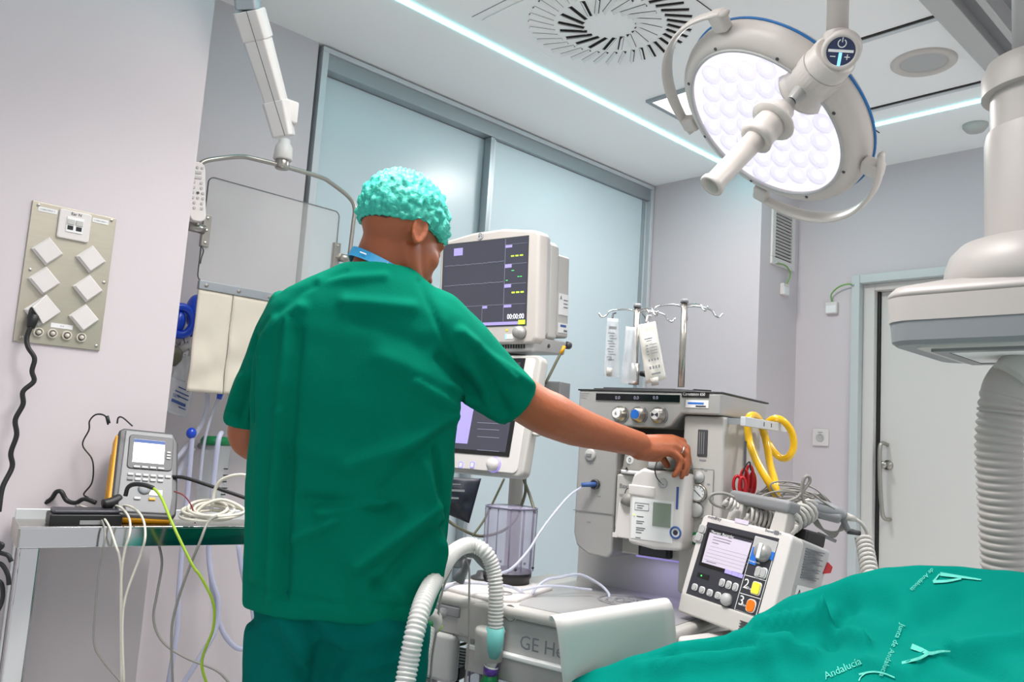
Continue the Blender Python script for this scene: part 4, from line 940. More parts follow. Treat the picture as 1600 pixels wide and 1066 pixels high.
# right tower
rt = B(0.148, 0.262, 0.02, 0.30, 0.84, 1.30).build('right_tower', 'offwhite', mc, bevel=0.008)
q0 = mp(1091, 671, 0.02); q1 = mp(1105, 714, 0.02)
MB().span((q0.x, 0.0175, q1.z), (q1.x, 0.021, q0.z)).build('flow_window', 'dark_grey', rt, bevel=0.003)
for k in range(3): MB().span((q0.x + 0.005 + 0.006 * k, 0.0165, q1.z + 0.006), (q0.x + 0.0065 + 0.006 * k, 0.0178, q0.z - 0.006)).build('flow_tube', 'print_grey', rt)
q0 = mp(1076, 731, 0.02); q1 = mp(1113, 812, 0.02)
sp = MB().span((q0.x, 0.017, q1.z), (q1.x, 0.021, q0.z)).build('suction_panel', 'offwhite', rt, bevel=0.002)
MB().tube([(q0.x, 0.0165, q0.z), (q1.x, 0.0165, q0.z), (q1.x, 0.0165, q1.z), (q0.x, 0.0165, q1.z)], 0.0008, 5, closed=True).build('panel_line', 'print_grey', sp)
knob('suction_switch', 1092, 746, 0.017, [(0.016, 0), (0.015, 0.006), (0.008, 0.008), (0.007, 0.016), (0.001, 0.017)], 'light_grey', sp)
gk, q = knob('gauge', 1092, 770.5, 0.017, [(0.0235, 0), (0.0235, 0.010), (0.021, 0.013), (0.019, 0.010), (0.001, 0.010)], 'steel', sp)
MB().lathe([(0.0185, 0.0), (0.001, 0.0)], 24, T(q.x, 0.0062, q.z) @ FACE, caps=False).build('gauge_face', 'label_white', gk)
MB().box((q.x, 0.0055, q.z), (0.024, 0.001, 0.0016), Matrix.Rotation(math.radians(40), 3, 'Y')).build('needle', 'print_dark', gk)
for j in range(9):
    a = math.radians(-40 + j * 32.5)
    MB().box((q.x + 0.0155 * math.cos(a), 0.0057, q.z + 0.0155 * math.sin(a)), (0.004, 0.0008, 0.001), Matrix.Rotation(-a, 3, 'Y')).build('gauge_mark', 'print_dark', gk)
knob('suction_knob', 1088, 797, 0.017, [(0.020, 0), (0.019, 0.010), (0.016, 0.014), (0.001, 0.014)], 'light_grey', sp)
for (x, y) in ((1097, 733), (1081, 757), (1107, 757), (1103, 736)):
    q = mp(x, y, 0.0168); MB().span((q.x - 0.004, 0.0162, q.z - 0.002), (q.x + 0.004, 0.0168, q.z + 0.002)).build('small_print', 'print_grey', sp)
pbt, q = knob('power_button', 1088, 842, 0.02, [(0.017, 0), (0.016, 0.005), (0.001, 0.005)], 'green_plastic', rt)
MB().lathe([(0.010, 0.0), (0.001, 0.0)], 20, T(q.x, 0.0142, q.z) @ FACE, caps=False).build('button_face', 'label_white', pbt)
q = mp(1098, 719, 0.02); MB().span((q.x - 0.009, 0.019, q.z - 0.002), (q.x + 0.009, 0.0199, q.z + 0.002)).build('small_print', 'print_grey', rt)
# head
hd = MB().prism([(-0.166, 1.262), (0.10, 1.262), (0.122, 1.268), (0.150, 1.302), (0.256, 1.302), (0.256, 1.358), (-0.166, 1.358)], 0.0, 0.36, 'y').build('head', 'silver', mc, bevel=0.006)
B(-0.170, 0.260, -0.002, 0.37, 1.358, 1.3625).build('head_top', 'black', mc, bevel=0.003)
B(-0.165, 0.255, 0.002, 0.36, 1.3505, 1.358).build('head_trim', 'label_white', mc, bevel=0.002)
q0 = mp(932, 613, -0.001); q1 = mp(1062, 629, -0.001)
ds = MB().span((q0.x, -0.003, q1.z), (q1.x, 0.001, q0.z - 0.003)).build('flow_display', 'screen_dark', hd)
for (x, s_) in ((961, '0.0'), (990, '0.0'), (1020, '0.0')):
    q = mp(x, 624, -0.003); text(s_, 0.013, T(q.x, -0.0033, q.z) @ FACE, 'glow_line', ds)
for (x, y, m2, cap_) in ((969, 647, 'chrome', None), (998, 648, 'blue_label', None), (1029, 649, 'chrome', 'x')):
    kb, q = knob('flow_knob', x, y, 0.0, [(0.022, 0), (0.022, 0.004), (0.0175, 0.006), (0.0165, 0.020), (0.0135, 0.023), (0.001, 0.023)], 'steel', hd, 26)
    MB().lathe([(0.0125, 0.0), (0.012, 0.002), (0.001, 0.002)], 22, T(q.x, -0.023, q.z) @ FACE).build('knob_cap', 'label_white' if m2 == 'chrome' else m2, kb)
    if cap_:
        g = MB()
        for a in (0, math.pi):
            g.prism([(0, 0)] + [(0.0105 * math.cos(a + t), 0.0105 * math.sin(a + t)) for t in (-0.6, -0.3, 0, 0.3, 0.6)], -0.026, -0.025, 'y')
        g.v = [v + Vector((q.x, 0, q.z)) for v in g.v]; g.build('cap_mark', 'print_dark', kb)
    elif m2 == 'chrome': text('6', 0.014, T(q.x - 0.004, -0.0253, q.z - 0.0045) @ FACE, 'print_dark', kb)
    MB().tube([(q.x + 0.026 * math.cos(a), -0.001, q.z + 0.026 * math.sin(a)) for a in [math.radians(-50 + 100 * j / 8) for j in range(9)]], 0.0018, 5).build('arrow_mark', 'print_mid', hd)
q0 = mp(1066, 613, 0); q1 = mp(1108, 622, 0)
np_ = MB().span((q0.x, -0.002, q1.z), (q1.x, 0.0, q0.z - 0.002)).build('name_plate', 'black', hd)
text('Carestation 650', 0.0115, T(q0.x + 0.003, -0.0024, q1.z + 0.005) @ FACE, 'print_white', np_, sx=0.82)
q0 = mp(1072, 625, 0); q1 = mp(1107, 638, 0)
st = MB().span((q0.x, -0.0015, q1.z), (q1.x, 0.0, q0.z)).build('sticker', 'label_white', hd)
MB().span((q0.x + 0.006, -0.002, q0.z - 0.011), (q0.x + 0.05, -0.0015, q0.z - 0.006)).build('sticker_print', 'blue_label', st)
MB().span((q0.x + 0.028, -0.002, q1.z + 0.002), (q0.x + 0.056, -0.0015, q1.z + 0.006)).build('sticker_print', 'print_dark', st)
for k in range(3):
    q = mp(906, 615 + 3.5 * k, 0); MB().span((q.x + 0.003, -0.0008, q.z), (q.x + 0.03 - 0.004 * k, 0.0, q.z + 0.0015)).build('small_print', 'print_grey', hd)
# side rail
r0 = onside(MM, 1145, 661, 0.27); r1 = onside(MM, 1211, 672, 0.27)
for v in (0.04, 0.33): B(0.258, 0.304, v, v + 0.012, 1.282, 1.298).build('rail_bracket', 'alu', mc)
rb = B(0.302, 0.316, 0.02, 0.36, 1.278, 1.302).build('side_rail', 'alu_light', mc, bevel=0.002)
for v in (0.16, 0.22): MB().span((0.3155, v, 1.285), (0.3168, v + 0.004, 1.296)).build('rail_slot', 'slot_dark', rb)
# ---------------------------------------------------------------- things on the head
tr = B(-0.13, 0.20, 0.03, 0.30, 1.366, 1.372)
tr.M = None
t = thing('black_folder', 'flat black folder lying on top of the anaesthesia machine', 'folder', MM @ T(0.03, 0.16, 1.3625))
MB().prism([(-0.155, -0.15), (0.10, -0.15), (0.17, -0.06), (0.15, 0.13), (-0.15, 0.13)], 0.0, 0.004).build('cover', 'black', t, bevel=0.003)
MB().prism([(-0.13, -0.14), (0.09, -0.14), (0.15, -0.06), (0.13, 0.12), (-0.13, 0.12)], 0.004, 0.008).build('sleeve', 'charcoal', t, bevel=0.003)
MB().box((0.12, -0.03, 0.011), (0.05, 0.02, 0.008), Matrix.Rotation(0.6, 3, 'Z')).build('clasp', 'black', t, bevel=0.002)
def iv_pole(bx, by, tx, ty, lab, hooks, clamp):
    P = MM @ onlevel(MM, bx, by, 1.37); d = ray(tx, ty)
    # height of the top above the base, taken on the vertical plane facing the camera
    k = (P - CAM).dot(CF) / (d.dot(CF)); Z = (CAM + d * k).z
    t = thing('iv_pole', lab, 'iv pole', P)
    MB().cyl((0, 0, 0), (0, 0, Z - P.z), 0.0088, 0.0082, 14).build('pole', 'steel', t, smooth=True)
    MB().cyl((0, 0, Z - P.z), (0, 0, Z - P.z + 0.01), 0.011, 0.009, 14).build('cap', 'mid_grey', t, smooth=True)
    for a in hooks:
        c, s = math.cos(math.radians(a)), math.sin(math.radians(a)); z = Z - P.z - 0.012
        MB().tube(smooth_path([(0, 0, z), (c * 0.03, s * 0.03, z + 0.005), (c * 0.07, s * 0.07, z - 0.002), (c * 0.082, s * 0.082, z - 0.016), (c * 0.094, s * 0.094, z - 0.020), (c * 0.102, s * 0.102, z - 0.010)], 4), 0.0026, 6).build('hook', 'chrome', t, smooth=True)
    if clamp:
        MB().cyl((0, 0, 0), (0, 0, 0.055), 0.014, n=16).build('clamp', 'steel', t, smooth=True)
        MB().tube([(0.012, -0.01, 0.03), (0.035, -0.03, 0.03)], [0.006, 0.012], 12).build('clamp_knob', 'black', t, smooth=True)
    return P, Z
PA, ZA = iv_pole(990, 601, 996, 478, 'chrome drip stand with hanging bags on the machine top', (317, 137, 20, 250), True)
PB, ZB = iv_pole(1064, 605, 1064, 470, 'bare chrome drip stand next to the hanging bags', (317, 137, 30, 250), False)
def bag_c(name, lab, cat, corners, k, thick, m):
    P = [C(x, y, k) for x, y in corners]
    t = thing(name, lab, cat, (P[2] + P[3]) / 2); n = 14; mb = MB(); G = [[], []]
    for s in (0, 1):
        for j in range(n + 1):
            for i in range(n + 1):
                u, v = i / n, j / n
                p = (P[0] * (1 - u) + P[1] * u) * (1 - v) + (P[3] * (1 - u) + P[2] * u) * v
                e = (max(0, math.sin(math.pi * u) * math.sin(math.pi * v))) ** 0.5
                d = thick * e * (0.8 + 0.9 * noise.noise(Vector((u * 3 + corners[0][0], v * 4, s)))) + 0.0008
                G[s].append(mb.pt(p + CF * (-d if s == 0 else d)))
    W = n + 1
    for j in range(n):
        for i in range(n):
            a = j * W + i
            mb.face(G[0][a], G[0][a + 1], G[0][a + W + 1], G[0][a + W]); mb.face(G[1][a], G[1][a + W], G[1][a + W + 1], G[1][a + 1])
    for j in range(n):
        for c in (0, n): a = j * W + c; mb.face(G[0][a], G[0][a + W], G[1][a + W], G[1][a])
        for r in (0, n): a = r * W + j; mb.face(G[0][a], G[0][a + 1], G[1][a + 1], G[1][a])
    mb.build('bag', m, t, smooth=True, world=True); return t, P
def prints(t, P, rows, m, off=0.02, name='print'):
    ex = (P[1] - P[0]); ez = (P[3] - P[0]); g = MB()
    for (u, v, w_, h_) in rows:
        c = P[0] + ex * u + ez * v - CF * off
        a = c + ex * w_; b = c + ez * h_
        i = [g.pt(c), g.pt(a), g.pt(a + ez * h_), g.pt(b)]; g.face(*i)
    g.build(name, m, t, world=True)
kA = (PA - CAM).dot(CF)
t, P = bag_c('drip_bag', 'flat clear drip bag with grey print hung left on the stand', 'drip bag', ((949, 497), (966, 498), (968, 590), (943, 588)), kA - 0.05, 0.006, 'bag_clear')
rows = [(0.15, 0.14, 0.7, 0.05)] + [(0.12 + 0.1 * (i % 3), 0.25 + 0.045 * i, 0.6 - 0.12 * (i % 2), 0.018) for i in range(11)] + [(0.35, 0.68, 0.25, 0.05)]
prints(t, P, rows, 'print_grey', 0.012)
MB().tube([C(957, 497, kA - 0.05), C(958, 490, kA - 0.04), C(962, 489, kA - 0.03)], 0.0025, 6).build('hanger_eye', 'print_dark', t, world=True)
MB().cyl(C(953, 575, kA - 0.055), C(951, 588, kA - 0.055), 0.008, 0.006, 10).build('port', 'offwhite', t, smooth=True, world=True)
t, P = bag_c('drip_bag', 'crumpled empty clear drip bag between the two bags on the stand', 'drip bag', ((978, 510), (994, 512), (994, 598), (970, 600)), kA - 0.02, 0.01, 'bag_clear')
t, P = bag_c('drip_bag', 'milky white drip bag with printed text hung right on the stand', 'drip bag', ((996, 508), (1024, 502), (1041, 592), (1010, 600)), kA - 0.06, 0.012, 'bag_milk')
prints(t, P, [(0.2, 0.25, 0.45, 0.02), (0.28, 0.29, 0.3, 0.015)] + [(0.22, 0.36 + 0.05 * i, 0.12, 0.02) for i in range(4)] + [(0.42, 0.36 + 0.05 * i, 0.4, 0.01) for i in range(4)] + [(0.25 + 0.16 * i, 0.60, 0.08, 0.04) for i in range(4)] + [(0.25 + 0.16 * i, 0.72, 0.09, 0.05) for i in range(4)] + [(0.3, 0.84, 0.5, 0.03)], 'print_grey', 0.016)
MB().tube([C(1010, 503, kA - 0.06), C(1012, 494, kA - 0.05), C(1018, 494, kA - 0.05)], 0.003, 6).build('hanger_eye', 'offwhite', t, world=True)
MB().cyl(C(1022, 590, kA - 0.07), C(1024, 602, kA - 0.07), 0.011, 0.009, 10).build('port', 'offwhite', t, smooth=True, world=True)
# ---------------------------------------------------------------- vaporisers
v1 = thing('vaporiser', 'narrow white vaporiser beside the grey tower, dial at zero', 'vaporiser', MM @ T(0.008, 0.03, 0.965))
B2 = lambda u0, u1, v0, v1_, z0, z1: MB().span((u0 - 0.008, v0 - 0.03, z0 - 0.965), (u1 - 0.008, v1_ - 0.03, z1 - 0.965))
B2(-0.032, 0.032, 0.0, 0.12, 0.985, 1.132).build('body', 'offwhite', v1, bevel=0.006)
fl = MB(); fl.hexa([(-0.026, -0.055, 0.0), (0.032, -0.055, 0.0), (0.032, -0.03, 0.0), (-0.026, -0.03, 0.0), (-0.018, -0.052, 0.095), (0.034, -0.052, 0.095), (0.034, -0.03, 0.095), (-0.018, -0.03, 0.095)])
fl.build('filler_block', 'white', v1, bevel=0.003)
MB().span((-0.03, -0.056, 0.0), (-0.016, -0.03, 0.012)).build('filler_foot', 'white', v1)
MB().lathe([(0.022, 0), (0.020, 0.02), (0.012, 0.032), (0.001, 0.034)], 18, T(0.006, -0.044, 0.088) @ Matrix.Rotation(math.radians(18), 4, 'Y')).build('filler_cap', 'cable_grey', v1, smooth=True)
MB().tube(smooth_path([(-0.006, -0.044, 0.11), (0.0, -0.046, 0.128), (0.014, -0.046, 0.132), (0.026, -0.046, 0.12), (0.026, -0.046, 0.10)], 5), 0.0012, 5).build('cap_tether', 'black', v1, smooth=True)
text('Baxter', 0.017, T(-0.030, -0.0305, 0.130) @ FACE, 'print_mid', v1)
for k in range(2): MB().span((-0.028, -0.0308, 0.112 - 0.004 * k), (0.01, -0.03, 0.1135 - 0.004 * k)).build('small_print', 'print_grey', v1)
dz = 1.142 - 0.965
dlv = MB().lathe([(0.052, 0), (0.051, 0.006), (0.049, 0.010), (0.045, 0.045), (0.040, 0.052), (0.001, 0.054)], 36, T(0.012, 0.010, dz)).build('dial', 'cable_grey', v1, smooth=True)
MB().lathe([(0.0535, -0.008), (0.0535, 0.002), (0.04, 0.003)], 36, T(0.012, 0.010, dz)).build('dial_scale', 'label_white', dlv, smooth=True)
MB().lathe([(0.044, 0.046), (0.041, 0.0535), (0.036, 0.055)], 36, T(0.012, 0.010, dz)).build('yellow_ring', 'yellow', dlv, smooth=True)
MB().lathe([(0.011, 0), (0.011, 0.004), (0.001, 0.004)], 18, T(0.002, -0.034, dz + 0.030) @ FACE).build('zero_button', 'label_white', dlv)
text('0', 0.017, T(-0.0025, -0.0388, dz + 0.024) @ FACE, 'print_dark', dlv)
MB().prism([(-0.009, 0.004), (0.001, 0.004), (-0.004, 0.012)], -0.0435, -0.042, 'y').build('pointer', 'print_dark', dlv).location = (0, 0, dz - 0.001)
v2 = thing('vaporiser', 'big white electronic vaporiser with small lcd under the reaching hand', 'vaporiser', MM @ T(0.112, -0.02, 0.958))
bw = MB().prism([(-0.074, 0.0), (0.0, -0.008), (0.076, -0.002), (0.078, 0.19), (-0.04, 0.196), (-0.066, 0.18), (-0.075, 0.15)], -0.035, 0.09, 'y').build('body', 'white', v2, bevel=0.010)
MB().prism([(-0.077, 0.125), (0.0, 0.122), (0.0, 0.150), (-0.078, 0.152)], -0.0385, -0.03, 'y').build('brow', 'white', v2, bevel=0.004)
pn = MB().span((-0.064, -0.0362, 0.014), (0.052, -0.035, 0.118)).build('front_panel', 'label_white', v2)
MB().span((-0.004, -0.0385, 0.052), (0.046, -0.036, 0.112)).build('lcd', 'screen_lcd', pn, bevel=0.001)
MB().tube([(-0.056, -0.0366, 0.088), (-0.016, -0.0366, 0.088), (-0.016, -0.0366, 0.106), (-0.056, -0.0366, 0.106)], 0.0008, 5, closed=True).build('panel_icon', 'print_mid', pn)
g = MB()
for k, (z, w_) in enumerate(((0.098, 0.02), (0.092, 0.016), (0.070, 0.02), (0.058, 0.022), (0.053, 0.018), (0.041, 0.026), (0.036, 0.022), (0.029, 0.016), (0.016, 0.014))): g.span((-0.050, -0.0368, z), (-0.050 + w_, -0.036, z + 0.0025))
g.build('small_print', 'print_mid', pn)
MB().sphere((-0.057, -0.037, 0.074), 0.0022, 8, 6).build('status_light', 'glow_yellowgreen', pn)
MB().lathe([(0.016, 0), (0.016, 0.0008), (0.001, 0.0008)], 24, T(0.060, -0.0352, 0.042) @ FACE).build('round_sticker', 'label_white', v2)
MB().tube([(0.060 + 0.0135 * math.cos(a), -0.0364, 0.042 + 0.0135 * math.sin(a)) for a in [2 * math.pi * k / 24 for k in range(24)]], 0.0028, 5, closed=True).build('sticker_ring', 'print_blue', v2)
MB().lathe([(0.0065, 0), (0.0065, 0.0008), (0.001, 0.0008)], 16, T(0.060, -0.0362, 0.042) @ FACE).build('sticker_dot', 'print_dark', v2)
MB().span((0.058, -0.0362, 0.10), (0.064, -0.035, 0.156)).build('side_label', 'print_blue', v2)
MB().lathe([(0.028, 0), (0.028, 0.002), (0.001, 0.002)], 22, T(-0.012, -0.005, 0.195)).build('filler_well', 'dark_grey', v2)
MB().lathe([(0.022, 0), (0.020, 0.022), (0.014, 0.034), (0.010, 0.038), (0.001, 0.038)], 22, T(-0.014, -0.006, 0.190) @ Matrix.Rotation(math.radians(12), 4, 'X')).build('filler_cap', 'light_grey', v2, smooth=True)
MB().tube(smooth_path([(-0.004, -0.02, 0.225), (-0.004, -0.036, 0.20), (0.002, -0.040, 0.178), (0.016, -0.040, 0.163), (0.024, -0.040, 0.158)], 5), 0.0013, 5).build('cap_tether', 'black', v2, smooth=True)
MB().lathe([(0.013, 0), (0.012, 0.006), (0.001, 0.007)], 16, T(0.020, -0.034, 0.162) @ FACE).build('filler_button', 'light_grey', v2, smooth=True)
dl2 = MB().lathe([(0.052, 0), (0.052, 0.012), (0.046, 0.036), (0.040, 0.042), (0.001, 0.044)], 36, T(0.016, 0.042, 0.196)).build('dial', 'cable_grey', v2, smooth=True)
MB().lathe([(0.054, -0.012), (0.054, 0.004), (0.045, 0.005)], 36, T(0.016, 0.042, 0.196)).build('dial_scale', 'cable_olive', dl2, smooth=True)
# ---------------------------------------------------------------- patient monitor
PM = frame((1.634, 1.862, 1.486), 281, 3.5)
mo = thing('patient_monitor', 'bulky white patient monitor with dark screen reading 00:00:00', 'monitor', PM)
W2 = 0.19
front = [(-W2, 0.03), (-W2 + 0.02, 0.0), (W2 - 0.015, 0.0), (W2, 0.02), (W2, 0.318), (W2 - 0.012, 0.336), (0.06, 0.352), (-0.06, 0.350), (-W2 + 0.015, 0.334), (-W2, 0.315)]
MB().prism(front, 0.0, 0.055, 'y').build('front_case', 'warm_white', mo, bevel=0.010)
MB().prism([(x * 0.97, 0.02 + z * 0.94) for x, z in front], 0.052, 0.072, 'y').build('seam_case', 'light_grey', mo, bevel=0.004)
MB().prism([(-0.17, 0.02), (0.182, 0.02), (0.184, 0.30), (0.17, 0.318), (-0.16, 0.318), (-0.17, 0.30)], 0.072, 0.125, 'y').build('rear_case', 'offwhite', mo, bevel=0.010)
MB().prism([(-0.15, 0.03), (0.178, 0.03), (0.178, 0.285), (-0.15, 0.285)], 0.125, 0.195, 'y').build('rear_box', 'offwhite', mo, bevel=0.008)
MB().prism([(-0.18, -0.022), (0.17, -0.022), (0.178, 0.022), (-0.19, 0.022)], 0.012, 0.19, 'y').build('base_skirt', 'light_grey', mo, bevel=0.006)
g = MB()
for k in range(26): g.span((-0.10 + k * 0.0095, 0.0095, -0.012), (-0.10 + k * 0.0095 + 0.005, 0.0125, 0.0))
g.build('vent_slots', 'slot_dark', mo)
a_ = onplane(PM, 693, 390); b_ = onplane(PM, 826, 506); tr_ = onplane(PM, 823, 364)
x0, x1, z0, z1 = -0.172, 0.150, 0.058, 0.318
sc = MB().span((x0, -0.002, z0), (x1, 0.004, z1)).build('screen', 'screen', mo)
MB().span((x0 - 0.004, -0.0012, z0 - 0.004), (x1 + 0.004, 0.003, z1 + 0.004)).build('screen_edge', 'dark_grey', mo)
def scr_rects(name, rects, m, parent, x0, x1, z0, z1, y=-0.0026):
    g = MB()
    for (a, b, c, d) in rects: g.span((x0 + (x1 - x0) * a, y, z0 + (z1 - z0) * b), (x0 + (x1 - x0) * c, y + 0.0004, z0 + (z1 - z0) * d))
    return g.build(name, m, parent)
scr_rects('screen_window', [(0.13, 0.86, 0.24, 0.95)], 'glow_violet', sc, x0, x1, z0, z1)
scr_rects('screen_lines', [(0.75, 0.02, 0.753, 1), (0.0, 0.235, 1, 0.238), (0.75, 0.47, 1, 0.473), (0.75, 0.70, 1, 0.703), (0.75, 0.93, 1, 0.932), (0.25, 0.02, 0.252, 0.235), (0.50, 0.02, 0.502, 0.235)], 'glow_line', sc, x0, x1, z0, z1)
rn = random.Random(5)
for zt in (0.74, 0.50):
    MB().tube([(x0 + (x1 - x0) * (0.02 + 0.72 * i / 40), -0.0026, z0 + (z1 - z0) * (zt + rn.uniform(-0.004, 0.004))) for i in range(41)], 0.0006, 4).build('trace', 'glow_line', sc)
scr_rects('reading', [(0.82 + 0.05 * i, 0.785, 0.855 + 0.05 * i, 0.80) for i in range(3)] + [(0.84 + 0.05 * i, 0.36, 0.875 + 0.05 * i, 0.378) for i in range(3)], 'glow_yellowgreen', sc, x0, x1, z0, z1)
scr_rects('reading_small', [(0.83, 0.62, 0.86, 0.627), (0.90, 0.545, 0.92, 0.553), (0.93, 0.545, 0.95, 0.553), (0.77, 0.51, 0.79, 0.518)], 'glow_green', sc, x0, x1, z0, z1)
scr_rects('menu_bar', [(0.0, 0.0, 0.92, 0.035)], 'glow_violet', sc, x0, x1, z0, z1)
scr_rects('menu_key', [(0.925, 0.0, 1.0, 0.05)], 'glow_yellowgreen', sc, x0, x1, z0, z1, -0.003)
for tab_ in [(0.755, 0.895, 0.83, 0.925), (0.755, 0.66, 0.83, 0.70), (0.755, 0.43, 0.83, 0.468), (0.255, 0.20, 0.31, 0.23), (0.505, 0.20, 0.56, 0.23), (0.755, 0.2, 0.84, 0.23)]: scr_rects('tab', [tab_], 'glow_violet', sc, x0, x1, z0, z1)
text('00:00:00', 0.022, T(x0 + (x1 - x0) * 0.795, -0.0026, z0 + (z1 - z0) * 0.065) @ FACE, 'glow_white', sc, sx=0.82)
lg = MB().lathe([(0.011, 0), (0.011, 0.002), (0.001, 0.002)], 22, T(-0.028, 0.0, 0.336) @ FACE).build('badge', 'mid_grey', mo)
MB().tube([(-0.028 + 0.0095 * math.cos(a), -0.0022, 0.336 + 0.0095 * math.sin(a)) for a in [2 * math.pi * k / 20 for k in range(20)]], 0.0008, 5, closed=True).build('badge_ring', 'print_white', lg)
MB().tube(smooth_path([(-0.034, -0.0024, 0.338), (-0.028, -0.0024, 0.341), (-0.024, -0.0024, 0.336), (-0.030, -0.0024, 0.331), (-0.024, -0.0024, 0.330)], 4), 0.0008, 5).build('badge_swirl', 'print_white', lg)
kq = onplane(PM, 814, 520)
MB().lathe([(0.020, 0), (0.019, 0.010), (0.017, 0.022), (0.012, 0.028), (0.001, 0.029)], 24, T(kq.x, 0, kq.z) @ FACE).build('control_knob', 'silver', mo, smooth=True)
MB().span((kq.x - 0.055, -0.001, kq.z - 0.018), (kq.x - 0.028, 0.001, kq.z - 0.003)).build('key', 'label_white', mo)
MB().span((kq.x - 0.056, -0.0014, kq.z - 0.018), (kq.x - 0.052, 0.001, kq.z - 0.004)).build('key_mark', 'glow_blue', mo)
MB().span((kq.x - 0.055, -0.001, kq.z + 0.006), (kq.x - 0.047, 0.001, kq.z + 0.012)).build('key_mark', 'yellow_button', mo)
lab = thing_dummy = None
sd_ = MB().span((0.178, 0.135, 0.10), (0.1795, 0.19, 0.165)).build('side_label', 'label_white', mo)
for k in range(3): MB().span((0.1796, 0.160, 0.145 - 0.011 * k), (0.1800, 0.184, 0.148 - 0.011 * k)).build('side_print', 'print_mid', sd_)
text('A', 0.018, T(0.1797, 0.139, 0.146) @ Matrix.Rotation(math.radians(90), 4, 'Z') @ FACE, 'print_dark', sd_)
s2 = MB().span((0.178, 0.135, 0.045), (0.1795, 0.19, 0.075)).build('side_label', 'label_white', mo)
MB().span((0.1796, 0.145, 0.063), (0.1800, 0.178, 0.070)).build('side_print', 'print_blue', s2)
MB().span((0.1796, 0.165, 0.049), (0.1800, 0.184, 0.055)).build('side_print', 'print_mid', s2)
MB().lathe([(0.012, 0), (0.012, 0.014), (0.001, 0.015)], 16, T(0.172, 0.196, 0.010) @ Matrix.Rotation(math.radians(-90), 4, 'X')).build('lock_screw', 'dark_grey', mo, smooth=True)
MB().lathe([(0.006, 0), (0.006, 0.002), (0.001, 0.002)], 12, T(0.1745, 0.09, 0.0) @ Matrix.Rotation(math.radians(90), 4, 'Y')).build('side_port', 'dark_grey', mo)
MB().span((-0.06, 0.06, -0.05), (0.05, 0.16, -0.022)).build('mount_plate', 'dark_grey', mo, bevel=0.004)
# ventilator screen
bR = mp(815, 747, -0.12)
VM = MM @ T(bR.x - 0.185, -0.12, bR.z) @ Matrix.Rotation(math.radians(-10), 4, 'X')
vsn = thing('ventilator_screen', 'white framed touch screen with round knob behind the man', 'screen', VM)
tR = onplane(VM, 842, 554); VH = tR.z
MB().prism(rrect(0.37, VH, 0.022, 5, 0, VH / 2), 0.002, 0.045, 'y').build('case', 'offwhite', vsn, bevel=0.008)
MB().prism(rrect(0.345, VH - 0.02, 0.016, 5, -0.006, VH / 2), -0.002, 0.004, 'y').build('front_frame', 'white', vsn, bevel=0.002)
s1 = onplane(VM, 794, 711)
vb = MB().span((-0.17, -0.004, s1.z - 0.006), (s1.x + 0.006, 0.0, VH - 0.012)).build('screen_border', 'black', vsn)
vs_ = MB().span((-0.155, -0.005, s1.z + 0.006), (s1.x - 0.008, -0.003, VH - 0.025)).build('screen', 'screen', vsn)
wa = onplane(VM, 710, 690); wb = onplane(VM, 740, 630)
MB().span((-0.155, -0.0056, wa.z - 0.005), (onplane(VM, 738, 660).x, -0.005, wb.z + 0.05)).build('screen_window', 'glow_violet', vs_)
for y_ in (662, 672, 684, 705):
    q = onplane(VM, 760, y_); MB().span((q.x - 0.03, -0.0056, q.z), (q.x + 0.05, -0.005, q.z + 0.0012)).build('screen_line', 'glow_line', vs_)
q = onplane(VM, 773, 727)
kn = MB().lathe([(0.019, 0), (0.018, 0.014), (0.015, 0.020), (0.001, 0.021)], 24, T(q.x, -0.002, q.z) @ FACE).build('control_knob', 'white', vsn, smooth=True)
MB().lathe([(0.023, 0), (0.022, 0.003), (0.018, 0.0035)], 24, T(q.x, -0.002, q.z) @ FACE).build('knob_ring', 'glow_violet', kn, smooth=True)
for x_ in (721, 739):
    q = onplane(VM, x_, 727); kk = MB().prism(rrect(0.015, 0.019, 0.004, 4, q.x, q.z), -0.004, -0.001, 'y').build('key', 'glow_violet', vsn)
    MB().prism(rrect(0.010, 0.013, 0.003, 4, q.x, q.z), -0.0046, -0.0038, 'y').build('key_face', 'label_white', kk)
q = onplane(VM, 829, 668); MB().tube(smooth_path([(q.x, 0.02, q.z + 0.014), (q.x + 0.02, 0.02, q.z + 0.016), (q.x + 0.026, 0.02, q.z), (q.x + 0.018, 0.02, q.z - 0.016), (q.x - 0.002, 0.02, q.z - 0.014)], 5), 0.005, 8).build('side_handle', 'offwhite', vsn, smooth=True)
MB().span((-0.06, 0.045, 0.08), (0.06, 0.10, 0.24)).build('rear_mount', 'dark_grey', vsn, bevel=0.006)
# arm post that carries both screens
ap = thing('screen_post', 'grey post and bracket carrying the two screens', 'post', MM @ T(-0.42, 0.02, WT))
MB().cyl((0.0, 0.06, -0.1), (0.0, 0.06, 0.66), 0.022, n=20).build('post', 'offwhite', ap, smooth=True)
bx = onplane(MM, 862, 605, 0.06); bl = Vector((bx.x + 0.42, bx.y - 0.02, bx.z - WT))
MB().span((bl.x - 0.045, 0.04, bl.z - 0.05), (bl.x + 0.03, 0.10, bl.z + 0.018)).build('bracket_box', 'mid_grey', ap, bevel=0.004)
MB().span((0.0, 0.05, bl.z - 0.03), (bl.x - 0.02, 0.08, bl.z - 0.005)).build('bracket_arm', 'light_grey', ap, bevel=0.004)
